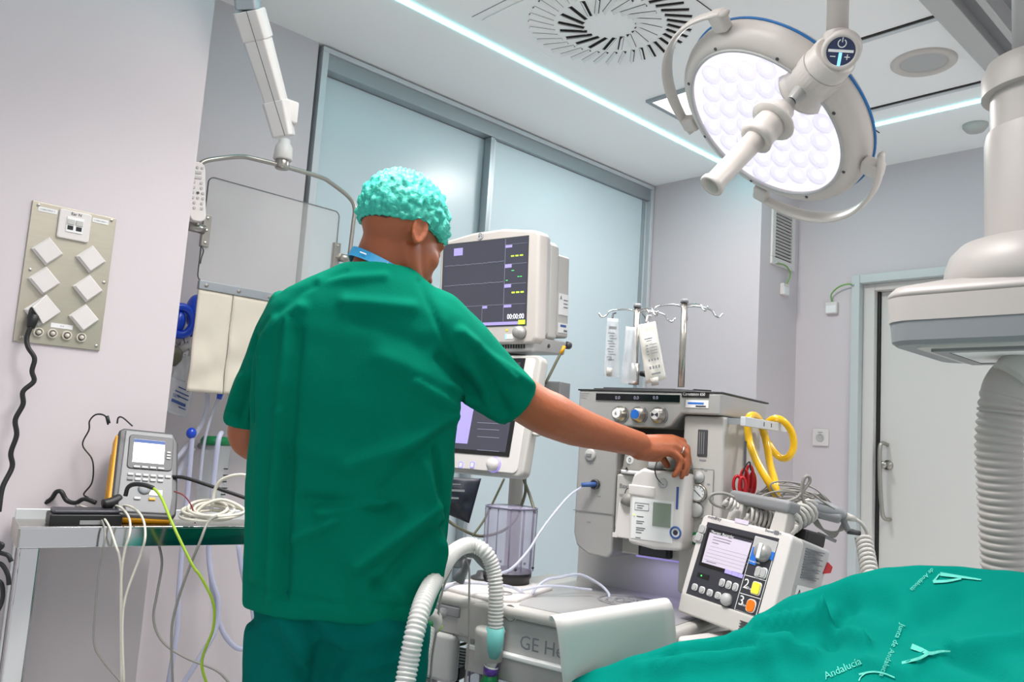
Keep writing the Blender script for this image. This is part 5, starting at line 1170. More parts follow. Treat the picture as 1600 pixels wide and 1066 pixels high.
# cables near the screens
wire('monitor_cable', 'grey cable with yellow tip under the monitor corner', 'cable', [(881, 543, 2.45), (872, 560, 2.44), (862, 580, 2.43), (852, 600, 2.42)], 0.0042, 'cable_olive')
MB().tube([C(882, 541, 2.45), C(876, 553, 2.445)], 0.0055, 8).build('yellow_tip', 'amber', bpy.data.objects['monitor_cable'], smooth=True, world=True)
wire('monitor_cable', 'olive cable dropping left of the clear drum', 'cable', [(788, 748, 2.32), (780, 765, 2.32), (768, 790, 2.32), (755, 815, 2.30), (738, 838, 2.28)], 0.0034, 'cable_olive')
wire('monitor_cable', 'olive cable crossing to the clear drum top', 'cable', [(813, 722, 2.36), (818, 748, 2.36), (828, 775, 2.34), (836, 802, 2.30)], 0.0044, 'cable_olive')
wire('monitor_cable', 'olive cable falling behind the clear drum', 'cable', [(820, 745, 2.38), (821, 768, 2.38), (815, 790, 2.36), (806, 812, 2.36), (785, 830, 2.36), (750, 838, 2.34), (715, 824, 2.30), (698, 812, 2.28)], 0.0044, 'cable_olive')
# clear ribbed drum
dq = onlevel(MM, 812, 912, WT + 0.012)
dn = thing('clear_bellows_drum', 'clear lilac ribbed bellows drum on a black base', 'bellows drum', MM @ T(-0.305, -0.10, WT + 0.012))
rD = 0.073; hD = 0.205
MB().lathe([(rD * 0.86, 0), (rD * 0.86, 0.012), (rD * 0.92, 0.018), (rD * 0.92, 0.034), (rD * 0.7, 0.036)], 36).build('base_ring', 'black', dn, smooth=True)
MB().lathe([(rD * 0.95, 0.030), (rD, hD * 0.6), (rD * 1.02, hD - 0.012), (rD * 0.96, hD)], 40, caps=False).build('drum', 'canister_clear', dn, smooth=True)
MB().lathe([(rD * 0.97, hD - 0.002), (rD * 0.8, hD + 0.004), (0.001, hD + 0.004)], 40, caps=False).build('drum_top', 'canister_clear', dn, smooth=True)
MB().tube([(rD * 0.99 * math.cos(a), rD * 0.99 * math.sin(a), hD) for a in [2 * math.pi * k / 40 for k in range(40)]], 0.0028, 6, closed=True).build('top_rim', 'canister_edge', dn, smooth=True)
for k in range(12):
    a = 2 * math.pi * k / 12 + 0.1
    MB().tube([(rD * 0.965 * math.cos(a), rD * 0.965 * math.sin(a), 0.034), (rD * 1.0 * math.cos(a), rD * 1.0 * math.sin(a), hD - 0.004)], 0.0014, 5).build('rib', 'canister_edge', dn)
for k in range(6):
    a = 2 * math.pi * k / 6 + 0.4
    MB().sphere((rD * 0.97 * math.cos(a), rD * 0.97 * math.sin(a), 0.045), 0.004, 8, 6).build('stud', 'black', dn)
# jar under the breathing block
jar = thing('absorber_jar', 'clear absorber jar under the worktop edge', 'jar', MM @ T(-0.24, -0.24, 0.45))
MB().lathe([(0.062, 0.0), (0.064, 0.16), (0.064, 0.18)], 32, caps=False).build('glass', 'canister_clear', jar, smooth=True)
MB().lathe([(0.066, 0.18), (0.067, 0.215), (0.05, 0.235), (0.001, 0.236)], 32).build('jar_head', 'mid_grey', jar, smooth=True)
MB().lathe([(0.001, 0.0), (0.06, 0.0), (0.06, 0.10), (0.001, 0.10)], 32).build('granules', 'print_mid', jar)
for k in range(10):
    a = 2 * math.pi * k / 10; MB().tube([(0.064 * math.cos(a), 0.064 * math.sin(a), 0.0), (0.065 * math.cos(a), 0.065 * math.sin(a), 0.18)], 0.0013, 5).build('rib', 'canister_edge', jar)
# hose holder
hh_ = thing('hose_holder', 'grey two-pronged hose holder rising from the breathing block', 'hose holder', C(722, 905, 2.06))
MB().tube([C(716, 908, 2.06), C(724, 893, 2.06), C(732, 872, 2.05)], [0.016, 0.012, 0.009], 12).build('post', 'mid_grey', hh_, smooth=True, world=True)
MB().tube(smooth_path([C(715, 886, 2.03), C(716, 873, 2.03), C(726, 864, 2.03), (C(742, 865, 2.03)), C(753, 876, 2.03), C(766, 889, 2.03)], 6), [0.013] * 31, 12).build('prongs', 'mid_grey', hh_, smooth=True, world=True)
# breathing hose
bh = thing('breathing_hose', 'pale corrugated breathing hose arching over the grey holder', 'hose', C(640, 1066, 1.6))
hosep = [C(630, 1085, 1.46), C(638, 1040, 1.48), C(649, 985, 1.50), C(664, 935, 1.56), C(687, 893, 1.72), C(708, 864, 1.90), C(733, 852, 2.0), C(757, 862, 2.0), C(770, 888, 2.0), C(775, 925, 1.99), C(774, 985, 1.98)]
corrugated(hosep, 0.0195, 0.0085, 0.0035, 18).build('hose', 'hose_clear', bh, smooth=True, world=True)
MB().tube([C(774, 980, 1.98), C(772, 1012, 1.98), C(768, 1026, 1.98)], [0.022, 0.022, 0.017], 18).build('teal_cuff', 'teal_plastic', bh, smooth=True, world=True)
MB().tube([C(768, 1024, 1.98), C(766, 1044, 1.98)], [0.0155, 0.0155], 18).build('clear_neck', 'hose_clear', bh, smooth=True, world=True)
h2 = thing('breathing_hose', 'second white corrugated hose with round swivel valve beside the man', 'hose', C(650, 1066, 1.62))
corrugated([C(668, 985, 1.84), C(662, 1015, 1.80), C(654, 1050, 1.76), C(646, 1090, 1.72)], 0.0175, 0.0085, 0.003, 18).build('hose', 'hose_clear', h2, smooth=True, world=True)
vM = basis(C(672, 972, 1.86), CR, CD * -1, -CF)
MB(vM).lathe([(0.026, -0.02), (0.028, 0.0), (0.026, 0.012), (0.018, 0.016), (0.001, 0.016)], 24).build('valve_body', 'offwhite', h2, smooth=True, world=True)
MB(vM).lathe([(0.009, 0.016), (0.009, 0.022), (0.001, 0.023)], 14).build('valve_button', 'green_plastic', h2, smooth=True, world=True)
MB().tube([C(672, 972, 1.86) + (CR * math.cos(a) + CD * math.sin(a)) * 0.028 - CF * -0.004 for a in [math.radians(20 + 150 * k / 14) for k in range(15)]], 0.0035, 6).build('valve_collar', 'cable_lime', h2, smooth=True, world=True)
MB().cyl(C(682, 962, 1.88), C(692, 958, 1.92), 0.012, n=14).build('valve_outlet', 'mid_grey', h2, smooth=True, world=True)
bo = thing('green_bottle', 'green bottle with purple cap below the teal hose cuff', 'bottle', C(764, 1085, 1.98))
MB().tube([C(767, 1041, 1.98), C(766, 1053, 1.98)], [0.0175, 0.0175], 20).build('cap', 'purple', bo, smooth=True, world=True)
MB().tube([C(767.5, 1040, 1.98), C(767, 1042, 1.98)], [0.0175, 0.018], 20).build('cap_ring', 'label_white', bo, smooth=True, world=True)
MB().tube([C(766, 1052, 1.98), C(765, 1060, 1.98), C(763, 1072, 1.98), C(758, 1130, 1.98)], [0.016, 0.018, 0.027, 0.03], 20).build('flask', 'green_plastic', bo, smooth=True, world=True)
wire('sample_line', 'thin grey line hanging from the hose holder past the worktop', 'tube', [(726, 868, 2.0), (733, 890, 1.99), (733, 930, 1.98), (733, 985, 1.97), (730, 1040, 1.96), (726, 1080, 1.95)], 0.0024, 'cable_grey')
wire('sample_line', 'thin grey line running down beside the corrugated hose', 'tube', [(705, 890, 1.9), (694, 915, 1.88), (687, 945, 1.86), (682, 985, 1.85), (675, 1030, 1.84), (672, 1080, 1.83)], 0.0028, 'cable_grey')
wire('sample_line', 'clear sampling line looping from the tower across to the drum', 'tube', [(912, 760, 2.28), (893, 772, 2.25), (870, 797, 2.22), (845, 830, 2.18), (826, 860, 2.14), (800, 888, 2.10), (780, 897, 2.08)], 0.0036, 'tube_clear')
wire('sample_line', 'clear tube looping over the worktop inlay', 'tube', [(690, 922, 2.06), (715, 912, 2.07), (755, 912, 2.09), (800, 918, 2.12), (826, 932, 2.14), (838, 918, 2.16), (855, 906, 2.18), (872, 903, 2.2), (905, 898, 2.24), (935, 912, 2.24), (950, 926, 2.22), (952, 934, 2.20)], 0.0042, 'tube_clear')
wire('sample_line', 'clear tube with white tip on the worktop', 'tube', [(815, 922, 2.12), (850, 916, 2.16), (880, 917, 2.18), (905, 920, 2.20), (925, 922, 2.21)], 0.0040, 'tube_clear')
wire('power_flex', 'dark olive flex under the worktop behind the hoses', 'cable', [(670, 995, 2.15), (690, 1003, 2.16), (715, 1008, 2.17), (735, 1003, 2.18)], 0.004, 'cable_olive')
# dark bag hanging behind the man
t, P = bag_c('navy_bag', 'dark navy bag with pale print hanging below the touch screen', 'bag', ((690, 745), (752, 748), (733, 818), (690, 800)), 2.33, 0.02, 'navy')
prints(t, P, [(0.25, 0.28, 0.35, 0.06), (0.15, 0.5, 0.3, 0.05), (0.2, 0.12, 0.3, 0.03)], 'print_grey', 0.034)
# step stool
so_ = C(668, 1028, 2.35)
sg = thing('step_stool', 'black topped step stool with chrome legs behind the hoses', 'stool', Vector((so_.x, so_.y, 0)))
RZ = Matrix.Rotation(math.radians(-70), 4, 'Z')
MB(RZ).span((-0.16, -0.10, so_.z - 0.015), (0.16, 0.10, so_.z + 0.020)).build('tread', 'black', sg, bevel=0.006)
for k in range(7): MB(RZ).span((-0.15, -0.09 + k * 0.028, so_.z + 0.019), (0.15, -0.08 + k * 0.028, so_.z + 0.0225)).build('tread_ridge', 'black_rubber', sg)
for (x, y) in ((-0.14, -0.08), (0.14, -0.08), (-0.14, 0.08), (0.14, 0.08)): MB(RZ).cyl((x, y, 0), (x, y, so_.z - 0.012), 0.011, n=12).build('leg', 'chrome', sg, smooth=True)
for y in (-0.08, 0.08): MB(RZ).cyl((-0.14, y, so_.z - 0.03), (0.14, y, so_.z - 0.03), 0.010, n=12).build('rail', 'chrome', sg, smooth=True)
# ---------------------------------------------------------------- hoses on the side rail
yh = thing('yellow_hose', 'coiled bright yellow hose hung over the side rail', 'hose', C(1205, 770, 2.3))
yk = 2.30
MB().tube(smooth_path([C(1212, 772, 2.10), C(1200, 752, 2.10), C(1182, 720, 2.13), C(1171, 690, 2.165), C(1168, 664, 2.175), C(1171, 651, 2.19), C(1180, 650, 2.22), C(1188, 660, 2.25), C(1197, 690, 2.26), C(1203, 725, 2.2), C(1211, 755, 2.12), C(1214, 782, 2.10)], 7), 0.0100, 14).build('strand', 'yellow', yh, smooth=True, world=True)
MB().tube(smooth_path([C(1191, 676, yk + 0.05), C(1198, 662, yk + 0.03), C(1211, 654, yk + 0.01), C(1225, 659, yk), C(1237, 676, yk), C(1240, 698, yk), (C(1231, 715, yk)), C(1217, 714, yk + 0.02), C(1203, 697, yk + 0.04), C(1192, 676, yk + 0.055)], 7), 0.0100, 14).build('strand', 'yellow', yh, smooth=True, world=True)
rc_ = thing('red_leads', 'bunch of looped dark red leads hanging under the rail', 'leads', C(1163, 770, 2.12))
for (x, y, rx, ry, kk) in ((1152, 757, 6, 13, 2.10), (1163, 752, 6, 18, 2.11), (1171, 748, 6, 20, 2.12), (1160, 760, 5, 14, 2.09), (1176, 755, 4, 16, 2.13)):
    MB().tube(smooth_path([C(x + rx * math.cos(a), y + ry * math.sin(a), kk) for a in [2 * math.pi * i / 10 for i in range(10)]], 4, True), 0.0042, 7, closed=True).build('loop', 'red', rc_, smooth=True, world=True)
MB().tube(smooth_path([C(1160, 740, 2.1), C(1164, 730, 2.1), C(1171, 722, 2.1), C(1173, 735, 2.1)], 5), 0.0022, 6).build('tie', 'black', rc_, smooth=True, world=True)
MB().tube([C(1165, 690, 2.12), C(1164, 728, 2.1)], 0.0035, 6).build('hook', 'dark_grey', rc_, world=True)
# ================================================================== DEFIBRILLATOR
DS = 0.92
DM_ = frame((1.731, 1.071, 0.843), 263.3, -10.5, 4.0)
dW, dH, dD, sl_ = 0.287 * DS, 0.227 * DS, 0.194 * DS, 0.103
de = thing('defibrillator', 'white and grey monitor defibrillator with numbered coloured buttons', 'defibrillator', DM_)
FMl = Matrix.Rotation(-math.atan(sl_), 4, 'X')            # slanted front
FM = DM_ @ FMl; fH = dH * math.sqrt(1 + sl_ ** 2)
def fp(x, y, v=0.0): return onplane(FM, x, y, v)
def FB(): return MB(FMl)
FB().prism(rrect(dW, fH, 0.016, 5, 0, fH / 2), 0.0, 0.05, 'y').build('front_case', 'white', de, bevel=0.006)
bk = MB(); bk.hexa([(-dW / 2 + 0.01, 0.04, 0.0), (dW / 2 - 0.004, 0.04, 0.0), (dW / 2 - 0.012, dD, 0.02), (-dW / 2 + 0.06, dD, 0.02), (-dW / 2 + 0.01, 0.06, dH - 0.004), (dW / 2 - 0.004, 0.06, dH - 0.004), (dW / 2 - 0.012, dD + 0.02, dH - 0.012), (-dW / 2 + 0.06, dD + 0.02, dH - 0.012)])
bk = bk.build('rear_case', 'light_grey', de, bevel=0.008)
B0 = MB(); B0.hexa([(-dW / 2 + 0.012, -0.012, -0.035), (dW / 2 - 0.01, -0.012, -0.035), (dW / 2 - 0.01, dD, -0.03), (-dW / 2 + 0.012, dD, -0.03), (-dW / 2 + 0.004, -0.004, 0.012), (dW / 2 - 0.004, -0.004, 0.012), (dW / 2 - 0.004, dD, 0.012), (-dW / 2 + 0.004, dD, 0.012)])
B0 = B0.build('base', 'offwhite', de, bevel=0.006)
g = MB()
for k in range(4): g.span((dW / 2 - 0.07, -0.0125, -0.026 + 0.006 * k), (dW / 2 - 0.035, -0.008, -0.0235 + 0.006 * k))
g.build('grille', 'dark_grey', B0)
def quad(corners, v0, v1, name, m, parent, bevel=0.0):
    P = [fp(x, y) for x, y in corners]
    return FB().prism([(p.x, p.z) for p in P], v0, v1, 'y').build(name, m, parent, bevel=bevel)
cr = lambda x, y: (1050 + x * 0.25326, 740 + y * 0.25326)
pnl = quad([cr(222, 300), cr(662, 402), cr(525, 893), cr(88, 742)], -0.002, 0.002, 'front_panel', 'charcoal', de, 0.001)
quad([cr(228, 335), cr(512, 405), cr(440, 650), cr(168, 565)], -0.003, -0.001, 'screen_border', 'screen_dark', de)
dsn = quad([cr(243, 352), cr(502, 418), cr(438, 622), cr(190, 550)], -0.0042, -0.002, 'screen', 'screen_pale', de)
quad([cr(243, 352), cr(502, 418), cr(497, 432), cr(239, 366)], -0.0048, -0.004, 'screen_header', 'charcoal', dsn)
for (a, b) in (((330, 592), (372, 605)), ((374, 606), (412, 618)), ((414, 619), (440, 627))):
    quad([cr(a[0] + 6, a[1]), cr(b[0] + 6, b[1]), cr(b[0], b[1] + 24), cr(a[0], a[1] + 24)], -0.0048, -0.0038, 'soft_key', 'glow_violet', dsn)
for (x, y, w_) in ((265, 375, 0.03), (262, 395, 0.045), (258, 412, 0.045), (254, 430, 0.02), (355, 402, 0.01), (352, 420, 0.01), (348, 436, 0.008), (218, 545, 0.03)):
    q = fp(*cr(x, y)); FB().span((q.x, -0.0046, q.z), (q.x + w_, -0.0042, q.z + 0.0016)).build('screen_text', 'print_mid', dsn)
for k in range(5):
    q = fp(*cr(240 - k * 9, 450 + k * 20)); FB().span((q.x, -0.0046, q.z), (q.x + 0.12, -0.0042, q.z + 0.0005)).build('screen_line', 'print_grey', dsn)
q = fp(*cr(248, 366)); text('Therapy  Recorder', 0.009, FMl @ T(q.x, -0.0049, q.z - 0.001) @ FACE, 'print_white', dsn)
# white outlined control column
def dl_(pts, name='outline'):
    P = [fp(*cr(x, y)) for x, y in pts]; FB().tube([(p.x, -0.0024, p.z) for p in P], 0.0009, 5).build(name, 'print_white', pnl)
dl_([(520, 390), (655, 425), (520, 885), (390, 838), (520, 390)]); dl_([(455, 628), (585, 665)]); dl_([(425, 740), (552, 777)])
quad([cr(520, 392), cr(654, 426), cr(632, 500), cr(500, 460)], -0.003, -0.001, 'dial_plate', 'light_grey', pnl)
quad([cr(503, 455), cr(532, 463), cr(520, 570), cr(478, 556)], -0.0034, -0.001, 'blue_label', 'blue_label', pnl)
quad([cr(612, 482), cr(638, 490), cr(624, 540), cr(598, 530)], -0.0034, -0.001, 'blue_label', 'blue_label', pnl)
q = fp(*cr(568, 490))
kd = MB(FMl @ T(q.x, -0.002, q.z) @ FACE).lathe([(0.022, 0), (0.022, 0.003), (0.019, 0.007), (0.018, 0.014), (0.001, 0.016)], 28).build('mode_dial', 'silver', de, smooth=True)
MB(FMl @ T(q.x, -0.016, q.z)).span((-0.005, -0.005, -0.018), (0.005, 0.0, 0.018)).build('dial_grip', 'label_white', kd, bevel=0.002)
text('1', 0.03, FMl @ T(fp(*cr(503, 495)).x, -0.0036, fp(*cr(503, 495)).z) @ FACE, 'print_white', pnl)
text('2', 0.032, FMl @ T(fp(*cr(438, 705)).x, -0.0026, fp(*cr(438, 705)).z) @ FACE, 'print_white', pnl)
text('3', 0.032, FMl @ T(fp(*cr(408, 808)).x, -0.0026, fp(*cr(408, 808)).z) @ FACE, 'print_white', pnl)
text('Charge', 0.009, FMl @ T(fp(*cr(458, 712)).x, -0.0026, fp(*cr(458, 712)).z) @ FACE, 'print_white', pnl)
text('Shock', 0.009, FMl @ T(fp(*cr(426, 814)).x, -0.0026, fp(*cr(426, 814)).z) @ FACE, 'print_white', pnl)
q = fp(*cr(494, 548)); text('Manual Defib', 0.006, FMl @ T(q.x - 0.008, -0.0036, q.z) @ FACE, 'print_white', pnl)
def dbtn(x, y, w_, h_, m, rim, r=None, name='button'):
    q = fp(*cr(x, y)); o = FB().prism(rrect(w_ + 0.004, h_ + 0.004, (r or min(w_, h_) * 0.45) + 0.001, 5, q.x, q.z), -0.004, -0.001, 'y').build(name, rim, de)
    FB().prism(rrect(w_, h_, r or min(w_, h_) * 0.45, 5, q.x, q.z), -0.007, -0.003, 'y').build(name + '_face', m, o, bevel=0.001)
dbtn(538, 610, 0.0135, 0.021, 'light_grey', 'print_white'); dbtn(570, 617, 0.0135, 0.021, 'light_grey', 'print_white')
dbtn(525, 712, 0.021, 0.026, 'yellow_button', 'print_white', 0.005, 'charge_button'); dbtn(492, 820, 0.021, 0.027, 'orange', 'print_white', 0.0095, 'shock_button')
for (x, y) in ((145, 703), (190, 721), (238, 738), (288, 755)): dbtn(x, y, 0.0125, 0.0125, 'light_grey', 'print_white', 0.005)
for (x, y) in ((314, 676), (354, 690), (396, 703)): dbtn(x, y, 0.011, 0.015, 'light_grey', 'print_white', 0.005)
q = fp(*cr(345, 782)); MB(FMl @ T(q.x, -0.002, q.z) @ FACE).lathe([(0.015, 0), (0.014, 0.009), (0.010, 0.014), (0.001, 0.015)], 22).build('nav_knob', 'light_grey', de, smooth=True)
quad([cr(165, 610), cr(236, 632), cr(226, 660), cr(156, 638)], -0.003, -0.001, 'power_window', 'black', pnl)
q = fp(*cr(187, 633)); FB().sphere((q.x, -0.0035, q.z), 0.002, 8, 6).build('power_light', 'glow_green', pnl)
for (x, y) in ((192, 345), (172, 395)): dbtn(x, y, 0.018, 0.020, 'light_grey', 'white', 0.006, 'side_key')
quad([cr(80, 768), cr(106, 776), cr(104, 790), cr(78, 782)], -0.004, 0.0, 'ir_window', 'slot_dark', de)
q = fp(*cr(222, 268)); text('mindray', 0.013, FMl @ T(q.x, -0.0005, q.z - 0.003) @ FACE, 'print_mid', de)
q = fp(*cr(575, 352)); text('BeneHeart', 0.010, FMl @ T(q.x, -0.0005, q.z - 0.002) @ FACE, 'print_mid', de)
q = fp(*cr(645, 366)); FB().prism(rrect(0.013, 0.009, 0.002, 3, q.x, q.z), -0.001, 0.0, 'y').build('model_badge', 'print_mid', de)
q = fp(*cr(430, 300)); FB().span((q.x - 0.02, -0.0012, q.z - 0.004), (q.x + 0.02, 0.0, q.z + 0.006)).build('alarm_lamp', 'screen_pale', de)
# side details
ss = Matrix.Translation((dW / 2 - 0.006, 0, 0)) @ Matrix.Rotation(math.radians(90), 4, 'Z') @ FACE
for k in range(12):
    w_ = (0.075, 0.07, 0.05, 0.072, 0.06, 0.074, 0.04, 0.07, 0.066, 0.05, 0.07, 0.06)[k]
    MB().span((dW / 2 - 0.0075, 0.085, 0.185 - 0.006 * k), (dW / 2 - 0.0035, 0.085 + w_, 0.1875 - 0.006 * k)).build('side_print', 'print_mid', bk)
wl = MB().span((dW / 2 - 0.0068, 0.075, 0.045), (dW / 2 - 0.0028, 0.165, 0.102)).build('side_label', 'label_white', bk)
text('A', 0.022, Matrix.Translation((dW / 2 - 0.0024, 0.080, 0.078)) @ Matrix.Rotation(math.radians(90), 4, 'Z') @ FACE, 'print_dark', wl)
for k in range(4): MB().span((dW / 2 - 0.0028, 0.105, 0.088 - 0.010 * k), (dW / 2 - 0.0022, 0.150 - 0.008 * (k % 2), 0.091 - 0.010 * k)).build('side_print', 'print_mid', wl)
MB().cyl((dW / 2 - 0.012, dD - 0.012, 0.075), (dW / 2 + 0.045, dD - 0.012, 0.075), 0.026, 0.022, 22).build('side_connector', 'cable_grey', de, smooth=True)
MB().prism([(0.0, 0.0), (0.03, 0.006), (0.034, 0.022), (0.012, 0.030)], dW / 2 - 0.02, dW / 2 - 0.008, 'x').build('red_tag', 'red', de, bevel=0.002).location = (0, dD - 0.002, 0.14)
# carry handle
for x in (-0.07, 0.058): 
    h_ = MB(); h_.hexa([(x - 0.022, 0.06, dH - 0.01), (x + 0.022, 0.06, dH - 0.01), (x + 0.022, 0.10, dH - 0.01), (x - 0.022, 0.10, dH - 0.01), (x - 0.018, 0.065, dH + 0.05), (x + 0.018, 0.065, dH + 0.05), (x + 0.018, 0.10, dH + 0.05), (x - 0.018, 0.10, dH + 0.05)])
    h_.build('handle_post', 'offwhite', de, bevel=0.004)
MB().span((-0.098, 0.058, dH + 0.045), (0.082, 0.108, dH + 0.076)).build('handle_bar', 'mid_grey', de, bevel=0.010, seg=3)
MB().span((-0.03, 0.12, dH - 0.012), (0.10, 0.20, dH + 0.022)).build('top_dock', 'black', de, bevel=0.006)
# cables heaped on it
def coilspring(P0, P1, r, turns, rt, bulge=None):
    n = turns * 12; pts = []
    d = (P1 - P0); u, w = perp(d.normalized())
    for i in range(n + 1):
        t = i / n; a = 2 * math.pi * turns * t; c = P0.lerp(P1, t) + (bulge * math.sin(math.pi * t) if bulge else Vector())
        pts.append(c + (u * math.cos(a) + w * math.sin(a)) * r)
    return MB().tube(pts, rt, 7)
dk = 2.02
cw = lambda x, y, k=dk: C(*cr(x, y), k)
cab = thing('coiled_paddle_cable', 'thick pale coiled cable wound under the defibrillator handle', 'cable', cw(500, 290))
coilspring(cw(455, 245), cw(640, 300), 0.019, 7, 0.0042).build('coil', 'offwhite', cab, smooth=True, world=True)
coilspring(cw(705, 312, 1.93), cw(850, 225, 2.06), 0.025, 6, 0.0052).build('coil', 'offwhite', cab, smooth=True, world=True)
coilspring(cw(330, 165), cw(390, 215), 0.012, 3, 0.0042).build('coil', 'offwhite', cab, smooth=True, world=True)
MB().tube(smooth_path([cw(385, 150), cw(330, 125), cw(260, 125), cw(232, 150), cw(260, 190), cw(330, 215)], 6), 0.0040, 7).build('tail', 'cable_grey', cab, smooth=True, world=True)
pdl = thing('defibrillator_paddle', 'grey defibrillator paddle lying behind the handle with coiled cord', 'paddle', cw(940, 240, 2.06))
MB().tube(smooth_path([cw(790, 195, 2.06), cw(850, 210, 2.06), cw(930, 225, 2.06), cw(1020, 245, 2.06), cw(1065, 262, 2.06)], 5), lambda t: 0.012 + 0.012 * math.sin(math.pi * min(1, t * 1.1)), 14).build('grip', 'band_grey', pdl, smooth=True, world=True)
MB().tube(smooth_path([cw(860, 228, 2.05), cw(940, 252, 2.05), cw(1030, 275, 2.05)], 5), 0.014, 12).build('grip_lower', 'mid_grey', pdl, smooth=True, world=True)
MB().tube([cw(1062, 262, 2.06), cw(1130, 282, 2.06)], [0.011, 0.007], 12).build('strain_relief', 'offwhite', pdl, smooth=True, world=True)
MB().tube(smooth_path([cw(1125, 280, 2.06), cw(1165, 305, 2.06), cw(1195, 345, 2.06), cw(1205, 385, 2.06), cw(1180, 410, 2.06)], 6), 0.0048, 8).build('cord', 'offwhite', pdl, smooth=True, world=True)
coilspring(cw(1182, 400, 2.06), cw(1225, 640, 1.95), 0.016, 9, 0.0055).build('cord_coil', 'offwhite', pdl, smooth=True, world=True)
MB().tube(smooth_path([cw(1050, 270, 2.06), cw(1065, 310, 2.06), cw(1085, 350, 2.06)], 4), 0.008, 8).build('strap', 'mid_grey', pdl, smooth=True, world=True)
eb = thing('ecg_lead_bundle', 'tangled heap of thin grey leads on top of the defibrillator', 'leads', cw(760, 190, 2.06))
rn = random.Random(11)
for k in range(16):
    y0 = rn.uniform(60, 150); kk = 2.03 + rn.uniform(0, 0.12)
    pts = [cw(500 + rn.uniform(0, 160), 130 + rn.uniform(-30, 30), kk), cw(600 + rn.uniform(0, 80), y0 + rn.uniform(-10, 30), kk), cw(720 + rn.uniform(-20, 60), y0 + rn.uniform(-20, 20), kk),
           cw(830 + rn.uniform(-20, 40), y0 + 20 + rn.uniform(-10, 20), kk), cw(930 + rn.uniform(-20, 30), 150 + rn.uniform(-35, 35), kk), cw(1010 + rn.uniform(-10, 25), 230 + rn.uniform(-20, 20), kk)]
    if k % 3 == 0: pts = pts[:4] + [cw(700 + rn.uniform(0, 50), 190 + rn.uniform(-10, 10), kk)]
    MB().tube(smooth_path(pts, 6), 0.0024, 6).build('lead', 'cable_grey', eb, smooth=True, world=True)
MB().tube(smooth_path([cw(710, 175), cw(770, 150), cw(815, 100), cw(850, 50), cw(845, 20), cw(820, 25), cw(805, 70), cw(802, 130), cw(820, 190)], 6), 0.0042, 7).build('lead', 'cable_grey', eb, smooth=True, world=True)
for k in range(5):
    MB().tube(smooth_path([cw(860 + 8 * k, 280, 2.06), cw(900 + 10 * k, 330 + 6 * k, 2.06), cw(980 + 6 * k, 360 + 8 * k, 2.06), cw(1050, 350 - 10 * k, 2.06), cw(1080, 320 - 8 * k, 2.06)], 5), 0.0024, 6).build('lead', 'cable_grey', eb, smooth=True, world=True)
MB().tube([cw(1085, 355, 2.06), cw(1160, 370, 2.06)], [0.008, 0.006], 10).build('lead_plug', 'dark_grey', eb, smooth=True, world=True)
MB().tube([cw(900, 370, 2.06), cw(1010, 418, 2.06)], 0.0045, 8).build('lead_plug', 'mid_grey', eb, smooth=True, world=True)
# white trolley shelf carrying it
tl = thing('equipment_trolley', 'white shelf trolley carrying the defibrillator', 'trolley', Matrix.Translation((1.735, 1.06, 0)) @ Matrix.Rotation(math.radians(263), 4, 'Z'))
MB().prism([(-0.055, -0.12), (0.24, -0.12), (0.24, 0.21), (-0.055, 0.21)], 0.745, 0.786).build('shelf', 'white', tl, bevel=0.010)
MB().span((-0.05, -0.115, 0.70), (0.235, 0.205, 0.743)).build('shelf_frame', 'navy', tl)
for (x, y) in ((-0.035, -0.10), (0.22, -0.10), (-0.035, 0.19), (0.22, 0.19)): MB().cyl((x, y, 0), (x, y, 0.70), 0.015, n=14).build('leg', 'steel', tl, smooth=True)
# ================================================================== OPERATING TABLE, DRAPE AND BOARD
ot = thing('operating_table', 'operating table under the green drape', 'operating table', Matrix.Translation((1.35, 0.35, 0)) @ Matrix.Rotation(math.radians(25), 4, 'Z'))
MB().span((-0.42, -0.75, 0.70), (0.02, 0.35, 0.76)).build('mattress', 'dark_grey', ot, bevel=0.015)
MB().span((-0.28, -0.35, 0.12), (-0.08, 0.0, 0.70)).build('column', 'alu_light', ot, bevel=0.01)
MB().span((-0.45, -0.55, 0.0), (0.05, 0.2, 0.12)).build('base', 'alu_light', ot, bevel=0.02)
wbp = thing('white_side_board', 'white plastic board with rolled top edge at the drape end', 'board', C(960, 1080, 1.5))
nb = 10; mb_ = MB(); G = [[], []]
TLp, TRp, BRp, BLp = C(868, 972, 1.52), C(1049, 943, 1.62), C(1062, 1062, 1.66), C(893, 1160, 1.55)
nrm = (TRp - TLp).cross(BLp - TLp).normalized()
if nrm.dot(CF) > 0: nrm = -nrm
prof = [(0.0, 0.0)]
rows = []
dn_ = (BLp - TLp); dn2 = (BRp - TRp)
curve = [(-0.006, -0.030), (-0.018, -0.024), (-0.022, -0.012), (-0.016, -0.002), (-0.004, 0.003), (0.012, 0.004), (0.03, 0.003), (0.08, 0.0), (1.0, 0.0)]
R_ = []
for (t_, off) in curve:
    # drop along the board measured in metres near the top, then to the bottom edge
    if t_ < 0.5: a = TLp + dn_.normalized() * (t_ + 0.016) - nrm * (-off) * 1.0; b = TRp + dn2.normalized() * (t_ + 0.016) - nrm * (-off)
    else: a = BLp; b = BRp
    R_.append((a, b))
for s in (0, 1):
    for (a, b) in R_:
        for i in range(nb + 1): G[s].append(mb_.pt(a.lerp(b, i / nb) + nrm * (0.003 if s == 0 else -0.003)))
W = nb + 1; nr = len(R_)
for j in range(nr - 1):
    for i in range(nb):
        a = j * W + i; mb_.face(G[0][a], G[0][a + 1], G[0][a + W + 1], G[0][a + W]); mb_.face(G[1][a], G[1][a + W], G[1][a + W + 1], G[1][a + 1])
for j in range(nr - 1):
    for c in (0, nb): a = j * W + c; mb_.face(G[0][a], G[0][a + W], G[1][a + W], G[1][a])
